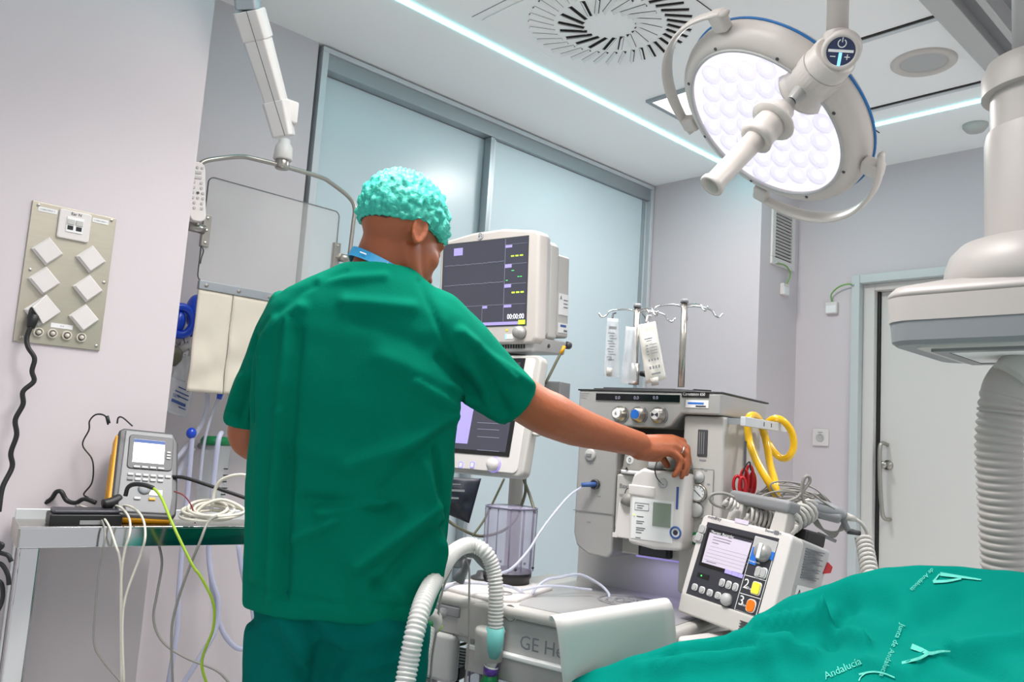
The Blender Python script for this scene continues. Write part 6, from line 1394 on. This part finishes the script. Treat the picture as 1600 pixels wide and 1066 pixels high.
for i in range(nb):
    for r in (0, nr - 1): a = r * W + i; mb_.face(G[0][a], G[0][a + 1], G[1][a + 1], G[1][a])
mb_.build('board', 'white', wbp, smooth=True, world=True)
# drape: cloth surface over the patient, crest then falling away on the far side
crest = [(700, 1190), (800, 1120), (880, 1066), (940, 1042), (1000, 1022), (1060, 1004), (1100, 1003), (1130, 999), (1152, 992), (1182, 964), (1240, 932), (1290, 911), (1340, 895), (1390, 885), (1440, 881), (1500, 882), (1560, 889), (1620, 897), (1700, 915), (1800, 950)]
def interp(tab, x):
    if x <= tab[0][0]: return tab[0][1]
    for i in range(len(tab) - 1):
        if x <= tab[i + 1][0]:
            a, b = tab[i], tab[i + 1]; t = (x - a[0]) / (b[0] - a[0]); t = t * t * (3 - 2 * t) * 0.5 + t * 0.5; return a[1] + (b[1] - a[1]) * t
    return tab[-1][1]
# crest line in world space, then cross sections across it
def seg_d(x, y, a, b):
    dx, dy = b[0] - a[0], b[1] - a[1]; L2 = dx * dx + dy * dy; t = max(0, min(1, ((x - a[0]) * dx + (y - a[1]) * dy) / L2)); qx, qy = a[0] + dx * t, a[1] + dy * t
    s = ((x - a[0]) * dy - (y - a[1]) * dx) / math.sqrt(L2); return math.hypot(x - qx, y - qy), s, t
FOLDS = [((1040, 1026), (1180, 1014), 8, -.009), ((1020, 1046), (1210, 1034), 8, .005), ((1180, 985), (1285, 975), 10, 0.016), ((1285, 975), (1350, 1005), 10, 0.012), ((1150, 1000), (1270, 1030), 12, 0.010), ((1300, 1000), (1330, 940), 16, -0.010), ((1060, 1012), (1160, 990), 12, 0.006),
         ((1000, 1045), (1230, 1022), 16, 0.008), ((1480, 1018), (1600, 1008), 12, 0.010), ((1430, 1050), (1480, 1018), 12, 0.008), ((1480, 1018), (1560, 1050), 18, -0.008), ((1280, 925), (1390, 950), 22, -0.007),
         ((1180, 960), (1260, 915), 16, 0.006), ((1400, 1000), (1500, 940), 26, -0.006), ((1350, 1040), (1420, 1066), 14, 0.006), ((1370, 905), (1440, 990), 30, 0.005)]
m = MB(); NX, NR = 190, 90; ids = []
for j in range(NR + 1):
    row = []
    for i in range(NX + 1):
        px = 720 + 1060 * i / NX
        yc = interp(crest, px); kc = 1.46 + 0.12 * max(0, (1100 - px) / 300) - 0.10 * max(0, (px - 1300) / 300)
        t = j / NR                       # 0 = far hem, 1 = near hem
        Pc = C(px, yc, kc)
        if t < 0.22:                     # far side drops behind the crest
            s = (0.22 - t) / 0.22
            P = Pc + Vector((CF.x, CF.y, 0)).normalized() * (0.03 + 0.10 * s) * min(1, s * 3) + Vector((0, 0, -0.34 * s ** 1.4))
        else:
            s = (t - 0.22) / 0.78        # near side comes towards the camera
            dist = 0.62 * s; drop_ = 0.075 * (1 - math.exp(-dist * 8)) + 0.05 * dist + 0.004 * math.sin(s * 9 + px * 0.01)
            P = Pc - Vector((CF.x, CF.y, 0)).normalized() * dist + Vector((0, 0, -drop_))
        X, Y, kz = proj(P)
        dz = 0.0
        if t >= 0.2:
            for (a, b, w_, am) in FOLDS:
                d, sd, tt = seg_d(X, Y, a, b)
                if d < w_ * 3: dz += 1.9 * am * math.exp(-(d / (0.8 * w_)) ** 2)
            dz += 0.010 * noise.noise(Vector((P.x * 7, P.y * 7, 1.3))) + 0.004 * noise.noise(Vector((P.x * 22, P.y * 22, 4.3)))
            dz *= min(1, (t - 0.2) * 14)
        P = P + Vector((0, 0, dz))
        row.append(m.pt(P))
    ids.append(row)
for j in range(NR):
    for i in range(NX): m.face(ids[j][i], ids[j][i + 1], ids[j + 1][i + 1], ids[j + 1][i])
drape = m.build('surgical_drape', 'drape', smooth=True)
sol = drape.modifiers.new('thick', 'SOLIDIFY'); sol.thickness = 0.002
setp(drape, 'bright green surgical drape with white print covering the patient table', 'drape')
DV = [drape.location + v.co for v in drape.data.vertices]
# printed emblems follow the cloth: project glyph outlines straight down on to the cloth from above the view
import mathutils.bvhtree as bt
bvh = bt.BVHTree.FromPolygons(DV, [tuple(p.vertices) for p in drape.data.polygons])
def on_cloth(x, y):
    d = ray(x, y).normalized(); h = bvh.ray_cast(CAM, d); return (h[0], h[1]) if h[0] else (None, None)
def px_on_cloth(x, y):
    h, n = on_cloth(x, y)
    return (h - ray(x, y).normalized() * 0.004) if h else None
def cloth_text(s, x, y, dx, dy, length, name='printed_text'):
    """print on the cloth: baseline from the point under pixel x,y towards dx,dy, length in frame pixels"""
    cu = bpy.data.curves.new('txt', 'FONT'); cu.body = s; cu.size = 1.0; cu.resolution_u = 2
    tob = bpy.data.objects.new('txt', cu); COL.objects.link(tob)
    me = bpy.data.meshes.new_from_object(tob.evaluated_get(bpy.context.evaluated_depsgraph_get()))
    bpy.data.objects.remove(tob); bpy.data.curves.remove(cu); me.materials.clear()
    wid = max(v.co.x for v in me.vertices); k = length / wid; L_ = math.hypot(dx, dy); dx /= L_; dy /= L_
    for v in me.vertices:
        gx, gy = v.co.x * k, v.co.y * k * 1.05
        p = px_on_cloth(x + dx * gx + dy * gy, y + dy * gx - dx * gy)
        v.co = p if p else C(x, y, 1.2)
    add(name, me, 'drape_print', drape, world=True)
def cloth_strokes(strokes):
    g = MB()
    for (pts, w0, w1) in strokes:
        P = smooth_path([(p[0], p[1], 0) for p in pts], 5); n = len(P); prev = None
        for i, p in enumerate(P):
            d = (P[min(n - 1, i + 1)] - P[max(0, i - 1)]).normalized(); w_ = (w0 + (w1 - w0) * i / (n - 1)) / 2
            a = px_on_cloth(p.x - d.y * w_, p.y + d.x * w_); b = px_on_cloth(p.x + d.y * w_, p.y - d.x * w_)
            if a is None or b is None: prev = None; continue
            ia, ib = g.pt(a), g.pt(b)
            if prev: g.face(prev[0], prev[1], ib, ia)
            prev = (ia, ib)
    g.build('printed_emblem', 'drape_print', drape, world=True)
cloth_text('Junta de Andalucía', 1407, 974, -27, 66, 88)
cloth_text('de Andalucía', 1456, 887, -34, 33, 48)
cloth_text('Andalucía', 1290, 1062, 60, -26, 62)
cloth_strokes([([(1424, 1010), (1440, 1016), (1453, 1021), (1470, 1018), (1485, 1018)], 9, 2), ([(1409, 1036), (1425, 1032), (1438, 1028), (1453, 1020)], 4, 5)])
cloth_strokes([([(1469, 897), (1490, 900), (1512, 903), (1533, 906)], 6, 2), ([(1458, 909), (1480, 908), (1502, 904)], 5, 3), ([(1468, 897), (1464, 902), (1458, 909)], 2, 3)])
cloth_strokes([([(1342, 1054), (1362, 1050), (1380, 1052), (1398, 1059)], 3, 2), ([(1352, 1052), (1345, 1058), (1342, 1064)], 2, 2)])
# ================================================================== THE MAN IN SCRUBS
HR = Vector((CR.x, CR.y, 0)).normalized(); HD = Vector((CF.x, CF.y, 0)).normalized(); UP = Vector((0, 0, 1))
K0 = 1.70
pel = C(533, 950, K0)
man = thing('person', 'man in green scrubs and bouffant cap reaching towards the vaporisers', 'person', Vector((pel.x, pel.y, 0)))
def ell(c, a, b, n=36, p=2.3, rot=0.0, tilt=0.0):
    out = []
    for k in range(n):
        t = 2 * math.pi * k / n; cs, sn = math.cos(t), math.sin(t)
        x = a * math.copysign(abs(cs) ** (2 / p), cs); y = b * math.copysign(abs(sn) ** (2 / p), sn)
        x, y = x * math.cos(rot) - y * math.sin(rot), x * math.sin(rot) + y * math.cos(rot)
        out.append(c + HR * x + HD * y + UP * (tilt * x))
    return out
def torso_rings(grow=0.0, rows=None):
    R = []
    for (y, xc, hw, b) in rows: R.append(ell(C(xc, y, K0), hw * K0 / FPX + grow, b + grow))
    return R
ROWS = [(952, 531, 147, 0.135), (905, 537, 153, 0.132), (850, 541, 156, 0.126), (780, 546, 159, 0.124), (700, 552, 160, 0.128), (630, 556, 161, 0.132), (570, 559, 161, 0.130), (525, 563, 158, 0.122),
        (490, 568, 148, 0.110), (465, 573, 128, 0.098), (446, 579, 102, 0.086), (430, 586, 76, 0.074), (419, 591, 58, 0.064)]
def remesh(mb, voxel, smooth_it, name):
    me = mb.mesh(name); o = bpy.data.objects.new(name, me); COL.objects.link(o)
    r = o.modifiers.new('r', 'REMESH'); r.mode = 'VOXEL'; r.voxel_size = voxel
    s = o.modifiers.new('s', 'SMOOTH'); s.factor = 0.5; s.iterations = smooth_it
    m2 = bpy.data.meshes.new_from_object(o.evaluated_get(bpy.context.evaluated_depsgraph_get()))
    bpy.data.objects.remove(o); bpy.data.meshes.remove(me); m2.name = name; return m2
def fold(me, folds, fine=0.002, scale=14, facing=True):
    bm = bmesh.new(); bm.from_mesh(me); bm.normal_update()
    for v in bm.verts:
        n = v.normal; d = 0.0
        f = -n.dot((v.co - CAM).normalized())
        if f > 0.05 or not facing:
            X, Y, k = proj(v.co); wgt = min(1, f * 2.5); hi_ = lo_ = 0.0
            for (a, b, w_, am) in folds:
                if X < min(a[0], b[0]) - 3 * w_ or X > max(a[0], b[0]) + 3 * w_ or Y < min(a[1], b[1]) - 3 * w_ or Y > max(a[1], b[1]) + 3 * w_: continue
                dd, sd, t = seg_d(X, Y, a, b); q_ = am * wgt * math.exp(-(dd / w_) ** 2); hi_ = max(hi_, q_); lo_ = min(lo_, q_)
            d = hi_ + lo_
        d += fine * noise.noise(v.co * scale) + fine * 0.5 * noise.noise(v.co * scale * 2.7)
        v.co += n * d
    bm.to_mesh(me); bm.free()
# ---- head frame
hf = (CR * 0.56 + CD * 0.44 + CF * 0.70).normalized()
hu = (UP - hf * UP.dot(hf)).normalized(); hs_ = hf.cross(hu)
HM = basis(C(625, 370, 1.725), hs_, hf, hu) @ Matrix.Scale(0.97, 4)
HR3 = HM.to_3x3()
body = MB()
def hsph(c, r, n=16, m_=10): body.sphere(HM @ Vector(c), r, n, m_, HR3)
hsph((0, -0.012, 0.038), (0.076, 0.097, 0.094), 24, 16)
hsph((0, 0.042, -0.030), (0.064, 0.060, 0.090), 24, 16); hsph((0, 0.066, -0.098), (0.036, 0.030, 0.026))
for s in (-1, 1):
    body.tube(smooth_path([HM @ Vector((s * 0.042, -0.004, -0.030)), HM @ Vector((s * 0.042, 0.012, -0.062)), HM @ Vector((s * 0.034, 0.044, -0.090)), HM @ Vector((s * 0.010, 0.072, -0.104))], 4), 0.023, 14); hsph((s * 0.040, 0.058, -0.026), (0.026, 0.030, 0.030))
    hsph((s * 0.073, -0.018, -0.006), (0.006, 0.014, 0.026)); body.tube(smooth_path([HM @ Vector((s * (0.078 + 0.003 * math.cos(t)), -0.018 + 0.0155 * math.cos(t), -0.004 + 0.029 * math.sin(t))) for t in [2 * math.pi * q / 12 for q in range(12)]], 3, True), 0.0050, 8, closed=True)
    hsph((s * 0.031, 0.084, 0.000), (0.016, 0.012, 0.011))
hsph((0, 0.104, -0.030), (0.013, 0.016, 0.024)); hsph((0, 0.112, -0.046), (0.016, 0.014, 0.011)); hsph((0, 0.080, 0.020), (0.056, 0.022, 0.015)); hsph((0, 0.092, -0.076), (0.024, 0.012, 0.011))
body.tube(smooth_path([C(588, 470, 1.72), C(595, 430, 1.715), C(603, 400, 1.715), C(612, 370, 1.72), C(618, 350, 1.73)], 4), [0.075, 0.072, 0.070, 0.067, 0.066, 0.064, 0.062, 0.061, 0.060, 0.059, 0.058, 0.058, 0.057, 0.056, 0.056, 0.055, 0.054], 24)
body.rings(torso_rings(-0.034, ROWS[:-3]) + torso_rings(-0.018, ROWS[-3:]))
# legs under the trousers, feet
def leg(m, sgn, grow, bottom):
    hip = C(533 + sgn * 66, 960, K0); base = Vector((pel.x, pel.y, 0)) + HR * (sgn * 0.105)
    R = []
    for (z, r, fx) in ((hip.z - 0.02, 0.098, 0), (hip.z - 0.12, 0.094, 0), (0.50, 0.072, 0.01), (0.42, 0.064, 0.0), (0.30, 0.062, -0.01), (bottom, 0.050, 0.0)):
        t = (hip.z - z) / hip.z; c = Vector((hip.x + (base.x - hip.x) * t, hip.y + (base.y - hip.y) * t, z)) + HD * fx
        R.append(ell(c, r + grow, r + grow + 0.006, 24))
    m.rings(R); return base
for s in (-1, 1):
    bse = leg(body, s, -0.014, 0.06)
    body.sphere(bse + HD * 0.06 + UP * 0.045, (0.05, 0.05, 0.04), 14, 8); body.tube([bse + UP * 0.05 - HD * 0.03, bse + HD * 0.12 + UP * 0.04, bse + HD * 0.17 + UP * 0.035], [0.042, 0.042, 0.03], 14)
# arms
def arm(m, pts, rad): m.tube(smooth_path(pts, 4), [rad[min(len(rad) - 1, i // 4)] + (rad[min(len(rad) - 1, i // 4 + 1)] - rad[min(len(rad) - 1, i // 4)]) * (i % 4) / 4 for i in range((len(pts) - 1) * 4 + 1)], 20)
RA = [C(640, 520, 1.71), C(690, 540, 1.725), C(770, 592, 1.77), C(830, 633, 1.81), C(862, 649, 1.83), C(900, 666, 1.87), C(950, 681, 1.94), C(1001, 695, 2.03)]
arm(body, RA, [0.055, 0.054, 0.050, 0.050, 0.0515, 0.046, 0.037, 0.031])
LA = [C(462, 500, 1.71), C(440, 545, 1.73), C(410, 605, 1.77), C(390, 655, 1.79), C(391, 684, 1.82), C(425, 700, 1.92), C(470, 698, 2.00), C(505, 690, 2.05)]
arm(body, LA, [0.046, 0.040, 0.036, 0.041, 0.045, 0.042, 0.034, 0.028])
# right hand curled over the dial
KN = [C(1050, 686, 2.125), C(1054, 690, 2.105), C(1053, 697, 2.085), C(1047, 706, 2.068)]
PIP = [C(1067, 690, 2.135), C(1073, 700, 2.115), C(1072, 709, 2.095), C(1063, 718, 2.075)]
DIP = [C(1073, 708, 2.125), C(1076, 722, 2.105), C(1072, 730, 2.085), C(1060, 734, 2.068)]
TIP = [C(1070, 724, 2.115), C(1072, 741, 2.092), C(1065, 746, 2.076), C(1053, 744, 2.064)]
wr = C(1001, 695, 2.03)
for i in range(4):
    w0 = wr + (KN[i] - KN[1]) * 0.55
    body.tube([w0, w0.lerp(KN[i], 0.55), KN[i]], [0.022, 0.0175, 0.0130], 12)
    body.tube([KN[i], PIP[i], DIP[i], TIP[i]], [0.0125, 0.0105, 0.0092, 0.0075], 12); body.sphere(TIP[i], 0.0076, 10, 8); body.sphere(PIP[i], 0.0108, 10, 8); body.sphere(KN[i], 0.0132, 10, 8)
body.tube([KN[0].lerp(wr, 0.4), KN[3].lerp(wr, 0.35)], [0.018, 0.019], 12)
body.tube([wr + (KN[3] - KN[1]) * 0.8, C(1012, 712, 2.045), C(1032, 716, 2.055)], [0.016, 0.016, 0.012], 12)
body.tube([wr + (KN[0] - KN[1]) * 0.6, C(1018, 694, 2.09), C(1033, 712, 2.12), C(1043, 728, 2.12)], [0.018, 0.016, 0.011, 0.009], 12); body.sphere(C(1043, 728, 2.12), 0.009, 10, 8)
# left hand, loosely closed in front of the body
lw = C(505, 690, 2.05)
for i in range(4):
    k0 = lw + HR * 0.065 + HD * 0.05 + UP * (0.012 - 0.02 * i); body.tube([lw + UP * (0.008 - 0.01 * i), k0], [0.02, 0.014], 12)
    body.tube([k0, k0 + HR * 0.035 + HD * -0.005, k0 + HR * 0.035 - HD * 0.035, k0 + HR * 0.015 - HD * 0.04], [0.0125, 0.011, 0.0095, 0.0075], 12)
body.tube([lw + UP * 0.012, lw + HR * 0.045 + UP * 0.03 - HD * 0.01, lw + HR * 0.085 + UP * 0.02 - HD * 0.02], [0.016, 0.012, 0.009], 12)
bme = remesh(body, 0.0042, 7, 'body')
bo_ = add('body', bme, 'skin', man, smooth=True, world=True); bo_['label'] = 'tanned skin of head, arms and hands'
# short hair under the cap
hb_ = MB(); R = []
for i in range(15):
    th = math.radians(2 + 118 * i / 14); ring = []
    for k in range(40):
        a = 2 * math.pi * k / 40; lim = th
        lim = min(th, math.radians(96 - 24 * max(-1, min(1, (math.sin(a) + 0.35) * 2.2))))
        q = Vector((0.0766 * math.sin(lim) * math.cos(a), 0.0976 * math.sin(lim) * math.sin(a), 0.0946 * math.cos(lim))) + Vector((0, -0.012, 0.038))
        ring.append(HM @ q)
    R.append(ring)
hb_.rings(R, True, False).build('hair', 'hair', man, smooth=True, world=True)
# bouffant cap
cp = MB(); R = []; NI, NA = 44, 150
for i in range(NI + 1):
    t = i / NI; th = math.radians(1.5 + 124 * t); ring = []
    for k in range(NA):
        a = 2 * math.pi * k / NA; sa, ca = math.sin(a), math.cos(a)
        # the hem sits low at the nape and higher on the brow, above the ear
        hem = math.radians(111 - 11 * sa) - 0.13 * math.exp(-((sa + 0.12) ** 2) / 0.05)
        lim = min(th, hem) if t < 1 else hem
        pf = 1.0 + 0.045 * max(0, sa)
        rx, ry, rz = 0.0835, 0.1040 + 0.014 * max(0, sa), 0.0965
        q = Vector((rx * math.sin(lim) * ca, ry * math.sin(lim) * sa, rz * math.cos(lim)))
        d = q.normalized(); e = min(1, (1 - t) * 9) * min(1, t * 6 + 0.3)
        cr_ = abs(noise.noise(Vector((ca * 7, sa * 7, lim * 4.5)))) * 0.013 + 0.0045 * noise.noise(Vector((ca * 19, sa * 19, lim * 9)))
        cr_ += 0.0022 * math.sin(k * 2 * math.pi * 38 / NA + 3 * noise.noise(Vector((ca * 3, sa * 3, t * 4)))) * min(1, max(0, t - 0.35) * 2.5)
        q += d * (cr_ * e)
        if t > 0.93: q *= 1 - 0.015 * (t - 0.93) / 0.07
        ring.append(HM @ (q + Vector((0, -0.010, 0.046))))
    R.append(ring)
cp.rings(R, True, False)
cap = cp.build('bouffant_cap', 'cap', man, smooth=True, world=True)
cap['label'] = 'crinkled turquoise disposable cap'
band = [HM @ (Vector((0.0810 * math.sin(h) * math.cos(a), 0.103 * math.sin(h) * math.sin(a), 0.0945 * math.cos(h))) + Vector((0, -0.010, 0.046))) for a, h in
        [(2 * math.pi * k / 80, math.radians(111 - 11 * math.sin(2 * math.pi * k / 80)) - 0.13 * math.exp(-((math.sin(2 * math.pi * k / 80) + 0.12) ** 2) / 0.05)) for k in range(80)]]
MB().tube([b + UP * 0.0015 * math.sin(i * 2.3) for i, b in enumerate(band)], 0.0042, 7, closed=True).build('elastic_band', 'cap', cap, smooth=True, world=True)
# ---- scrub top
st = MB(); st.rings(torso_rings(0.0, ROWS))
arm(st, [C(620, 500, 1.70), C(672, 524, 1.705), C(722, 558, 1.735), C(770, 597, 1.77), C(811, 632, 1.795)], [0.090, 0.096, 0.082, 0.068, 0.0585])
arm(st, [C(480, 488, 1.70), C(448, 535, 1.72), C(416, 595, 1.765), C(392, 645, 1.79), C(388, 664, 1.795)], [0.078, 0.072, 0.061, 0.055, 0.053])
sme = remesh(st, 0.0058, 9, 'scrub_top')
SF = [((452, 500), (440, 640), 9, .006), ((440, 640), (430, 780), 8, .008), ((430, 780), (424, 935), 8, .007), ((466, 520), (452, 700), 10, -.004), ((452, 700), (444, 930), 10, -.006), ((410, 560), (402, 900), 10, .004),
      ((716, 640), (650, 598), 14, .006), ((712, 652), (620, 705), 15, .007), ((700, 668), (600, 765), 15, -.005), ((640, 695), (545, 728), 18, .006), ((540, 720), (470, 700), 22, .003),
      ((690, 560), (745, 612), 12, -.006), ((720, 520), (800, 592), 10, .006), ((745, 548), (790, 640), 10, -.005), ((700, 602), (782, 652), 10, .006), ((772, 562), (828, 602), 8, .005), ((735, 575), (760, 630), 9, .004),
      ((430, 500), (398, 560), 10, .004), ((398, 530), (396, 655), 5, -.008), ((380, 590), (362, 640), 7, .005), ((392, 600), (376, 655), 6, -.004),
      ((480, 782), (620, 802), 14, -.006), ((500, 800), (600, 786), 10, .006), ((560, 885), (682, 792), 14, .008), ((590, 915), (690, 825), 12, -.007), ((460, 842), (522, 815), 10, .005), ((662, 720), (698, 905), 9, .007), ((680, 700), (704, 860), 7, -.006),
      ((600, 900), (642, 958), 12, .005), ((500, 860), (560, 940), 20, -.003), ((690, 800), (684, 950), 6, .006), ((500, 440), (600, 432), 8, .003), ((540, 472), (642, 480), 12, .004), ((470, 480), (420, 522), 10, .005), ((560, 500), (660, 540), 16, -.003), ((600, 560), (690, 600), 18, .004),
      ((656, 440), (690, 520), 6, -.003), ((690, 520), (722, 592), 6, -.003), ((540, 425), (470, 455), 6, -.002), ((470, 455), (402, 520), 6, -.002), ((380, 912), (430, 922), 5, -.002), ((425, 926), (520, 944), 5, -.002), ((520, 944), (670, 948), 5, -.002)]
fold(sme, [(a, b, w_ * 0.9, am * 2.2) for a, b, w_, am in SF], 0.0036, 9)
top = add('scrub_top', sme, 'scrub', man, smooth=True, world=True); top['label'] = 'loose green short-sleeved scrub top'
# hem band of the shirt
# ---- trousers
tm = MB(); tm.rings([ell(C(533, 985, K0), 0.172, 0.125), ell(C(534, 940, K0), 0.178, 0.128), ell(C(536, 880, K0), 0.165, 0.115)])
for s in (-1, 1):
    leg(tm, s, 0.004, 0.045); tm.sphere(C(533 + s * 58, 985, K0 - 0.035), 0.098, 18, 12)
tme = remesh(tm, 0.0075, 8, 'trousers')
fold(tme, [((480, 960), (500, 1010), 10, -.008), ((500, 1010), (490, 1075), 12, -.012), ((440, 970), (475, 1030), 10, .008), ((420, 990), (480, 1060), 10, -.008), ((500, 970), (540, 1010), 10, .006), ((545, 1030), (640, 1010), 12, -.006), ((540, 1050), (640, 1030), 10, .007), ((600, 970), (640, 1060), 14, .004)], 0.004, 9)
trz = add('trousers', tme, 'trousers', man, smooth=True, world=True)
for s in (-1, 1):
    base = Vector((pel.x, pel.y, 0)) + HR * (s * 0.105)
    MB().tube([base + UP * 0.055 - HD * 0.05, base + UP * 0.055 + HD * 0.06, base + UP * 0.045 + HD * 0.15, base + UP * 0.04 + HD * 0.20], [0.052, 0.055, 0.052, 0.03], 16).build('shoe', 'white', man, smooth=True, world=True)
# ---- lanyard round the neck
R = []
for k in range(48):
    a = 2 * math.pi * k / 48
    c = C(600, 429, 1.715) + HR * (0.071 * math.cos(a)) + HD * (0.073 * math.sin(a)) + UP * (-0.030 * math.cos(a) + 0.012 - 0.035 * max(0, math.sin(a)))
    o_ = (HR * math.cos(a) + HD * math.sin(a))
    ring = [c + UP * 0.010 - o_ * 0.004, c + UP * 0.010 - o_ * 0.0015, c - UP * 0.010 + o_ * 0.0065, c - UP * 0.010 + o_ * 0.004]
    R.append(ring)
lan = MB().rings(R, closed=True).build('lanyard', 'lanyard', man, smooth=False, world=True)
for (a0, ln, dz) in ((-2.15, 0.22, 0.002), (-1.35, 0.16, 0.003), (-1.30, 0.24, -0.002), (-0.95, 0.10, 0.0)):
    g = MB(); rr_ = []
    for i in range(5):
        a = a0 + ln * i / 4; c = C(600, 429, 1.715) + HR * (0.071 * math.cos(a)) + HD * (0.073 * math.sin(a)) + UP * (-0.030 * math.cos(a) + 0.012)
        o_ = (HR * math.cos(a) + HD * math.sin(a)); h_ = 0.0012 if ln > 0.11 else 0.004
        rr_.append([c + UP * (dz + h_) + o_ * 0.0045, c + UP * (dz - h_) + o_ * 0.0055])
    for i in range(4): g.face(g.pt(rr_[i][0]), g.pt(rr_[i + 1][0]), g.pt(rr_[i + 1][1]), g.pt(rr_[i][1]))
    g.build('lanyard_print', 'print_white', lan, world=True)
# finger ring
rg = KN[2].lerp(PIP[2], 0.55); ax = (PIP[2] - KN[2]).normalized(); u_, w_ = perp(ax)
MB().tube([rg + (u_ * math.cos(t) + w_ * math.sin(t)) * 0.0122 for t in [2 * math.pi * k / 24 for k in range(24)]], 0.0016, 6, closed=True).build('finger_ring', 'chrome', man, smooth=True, world=True)
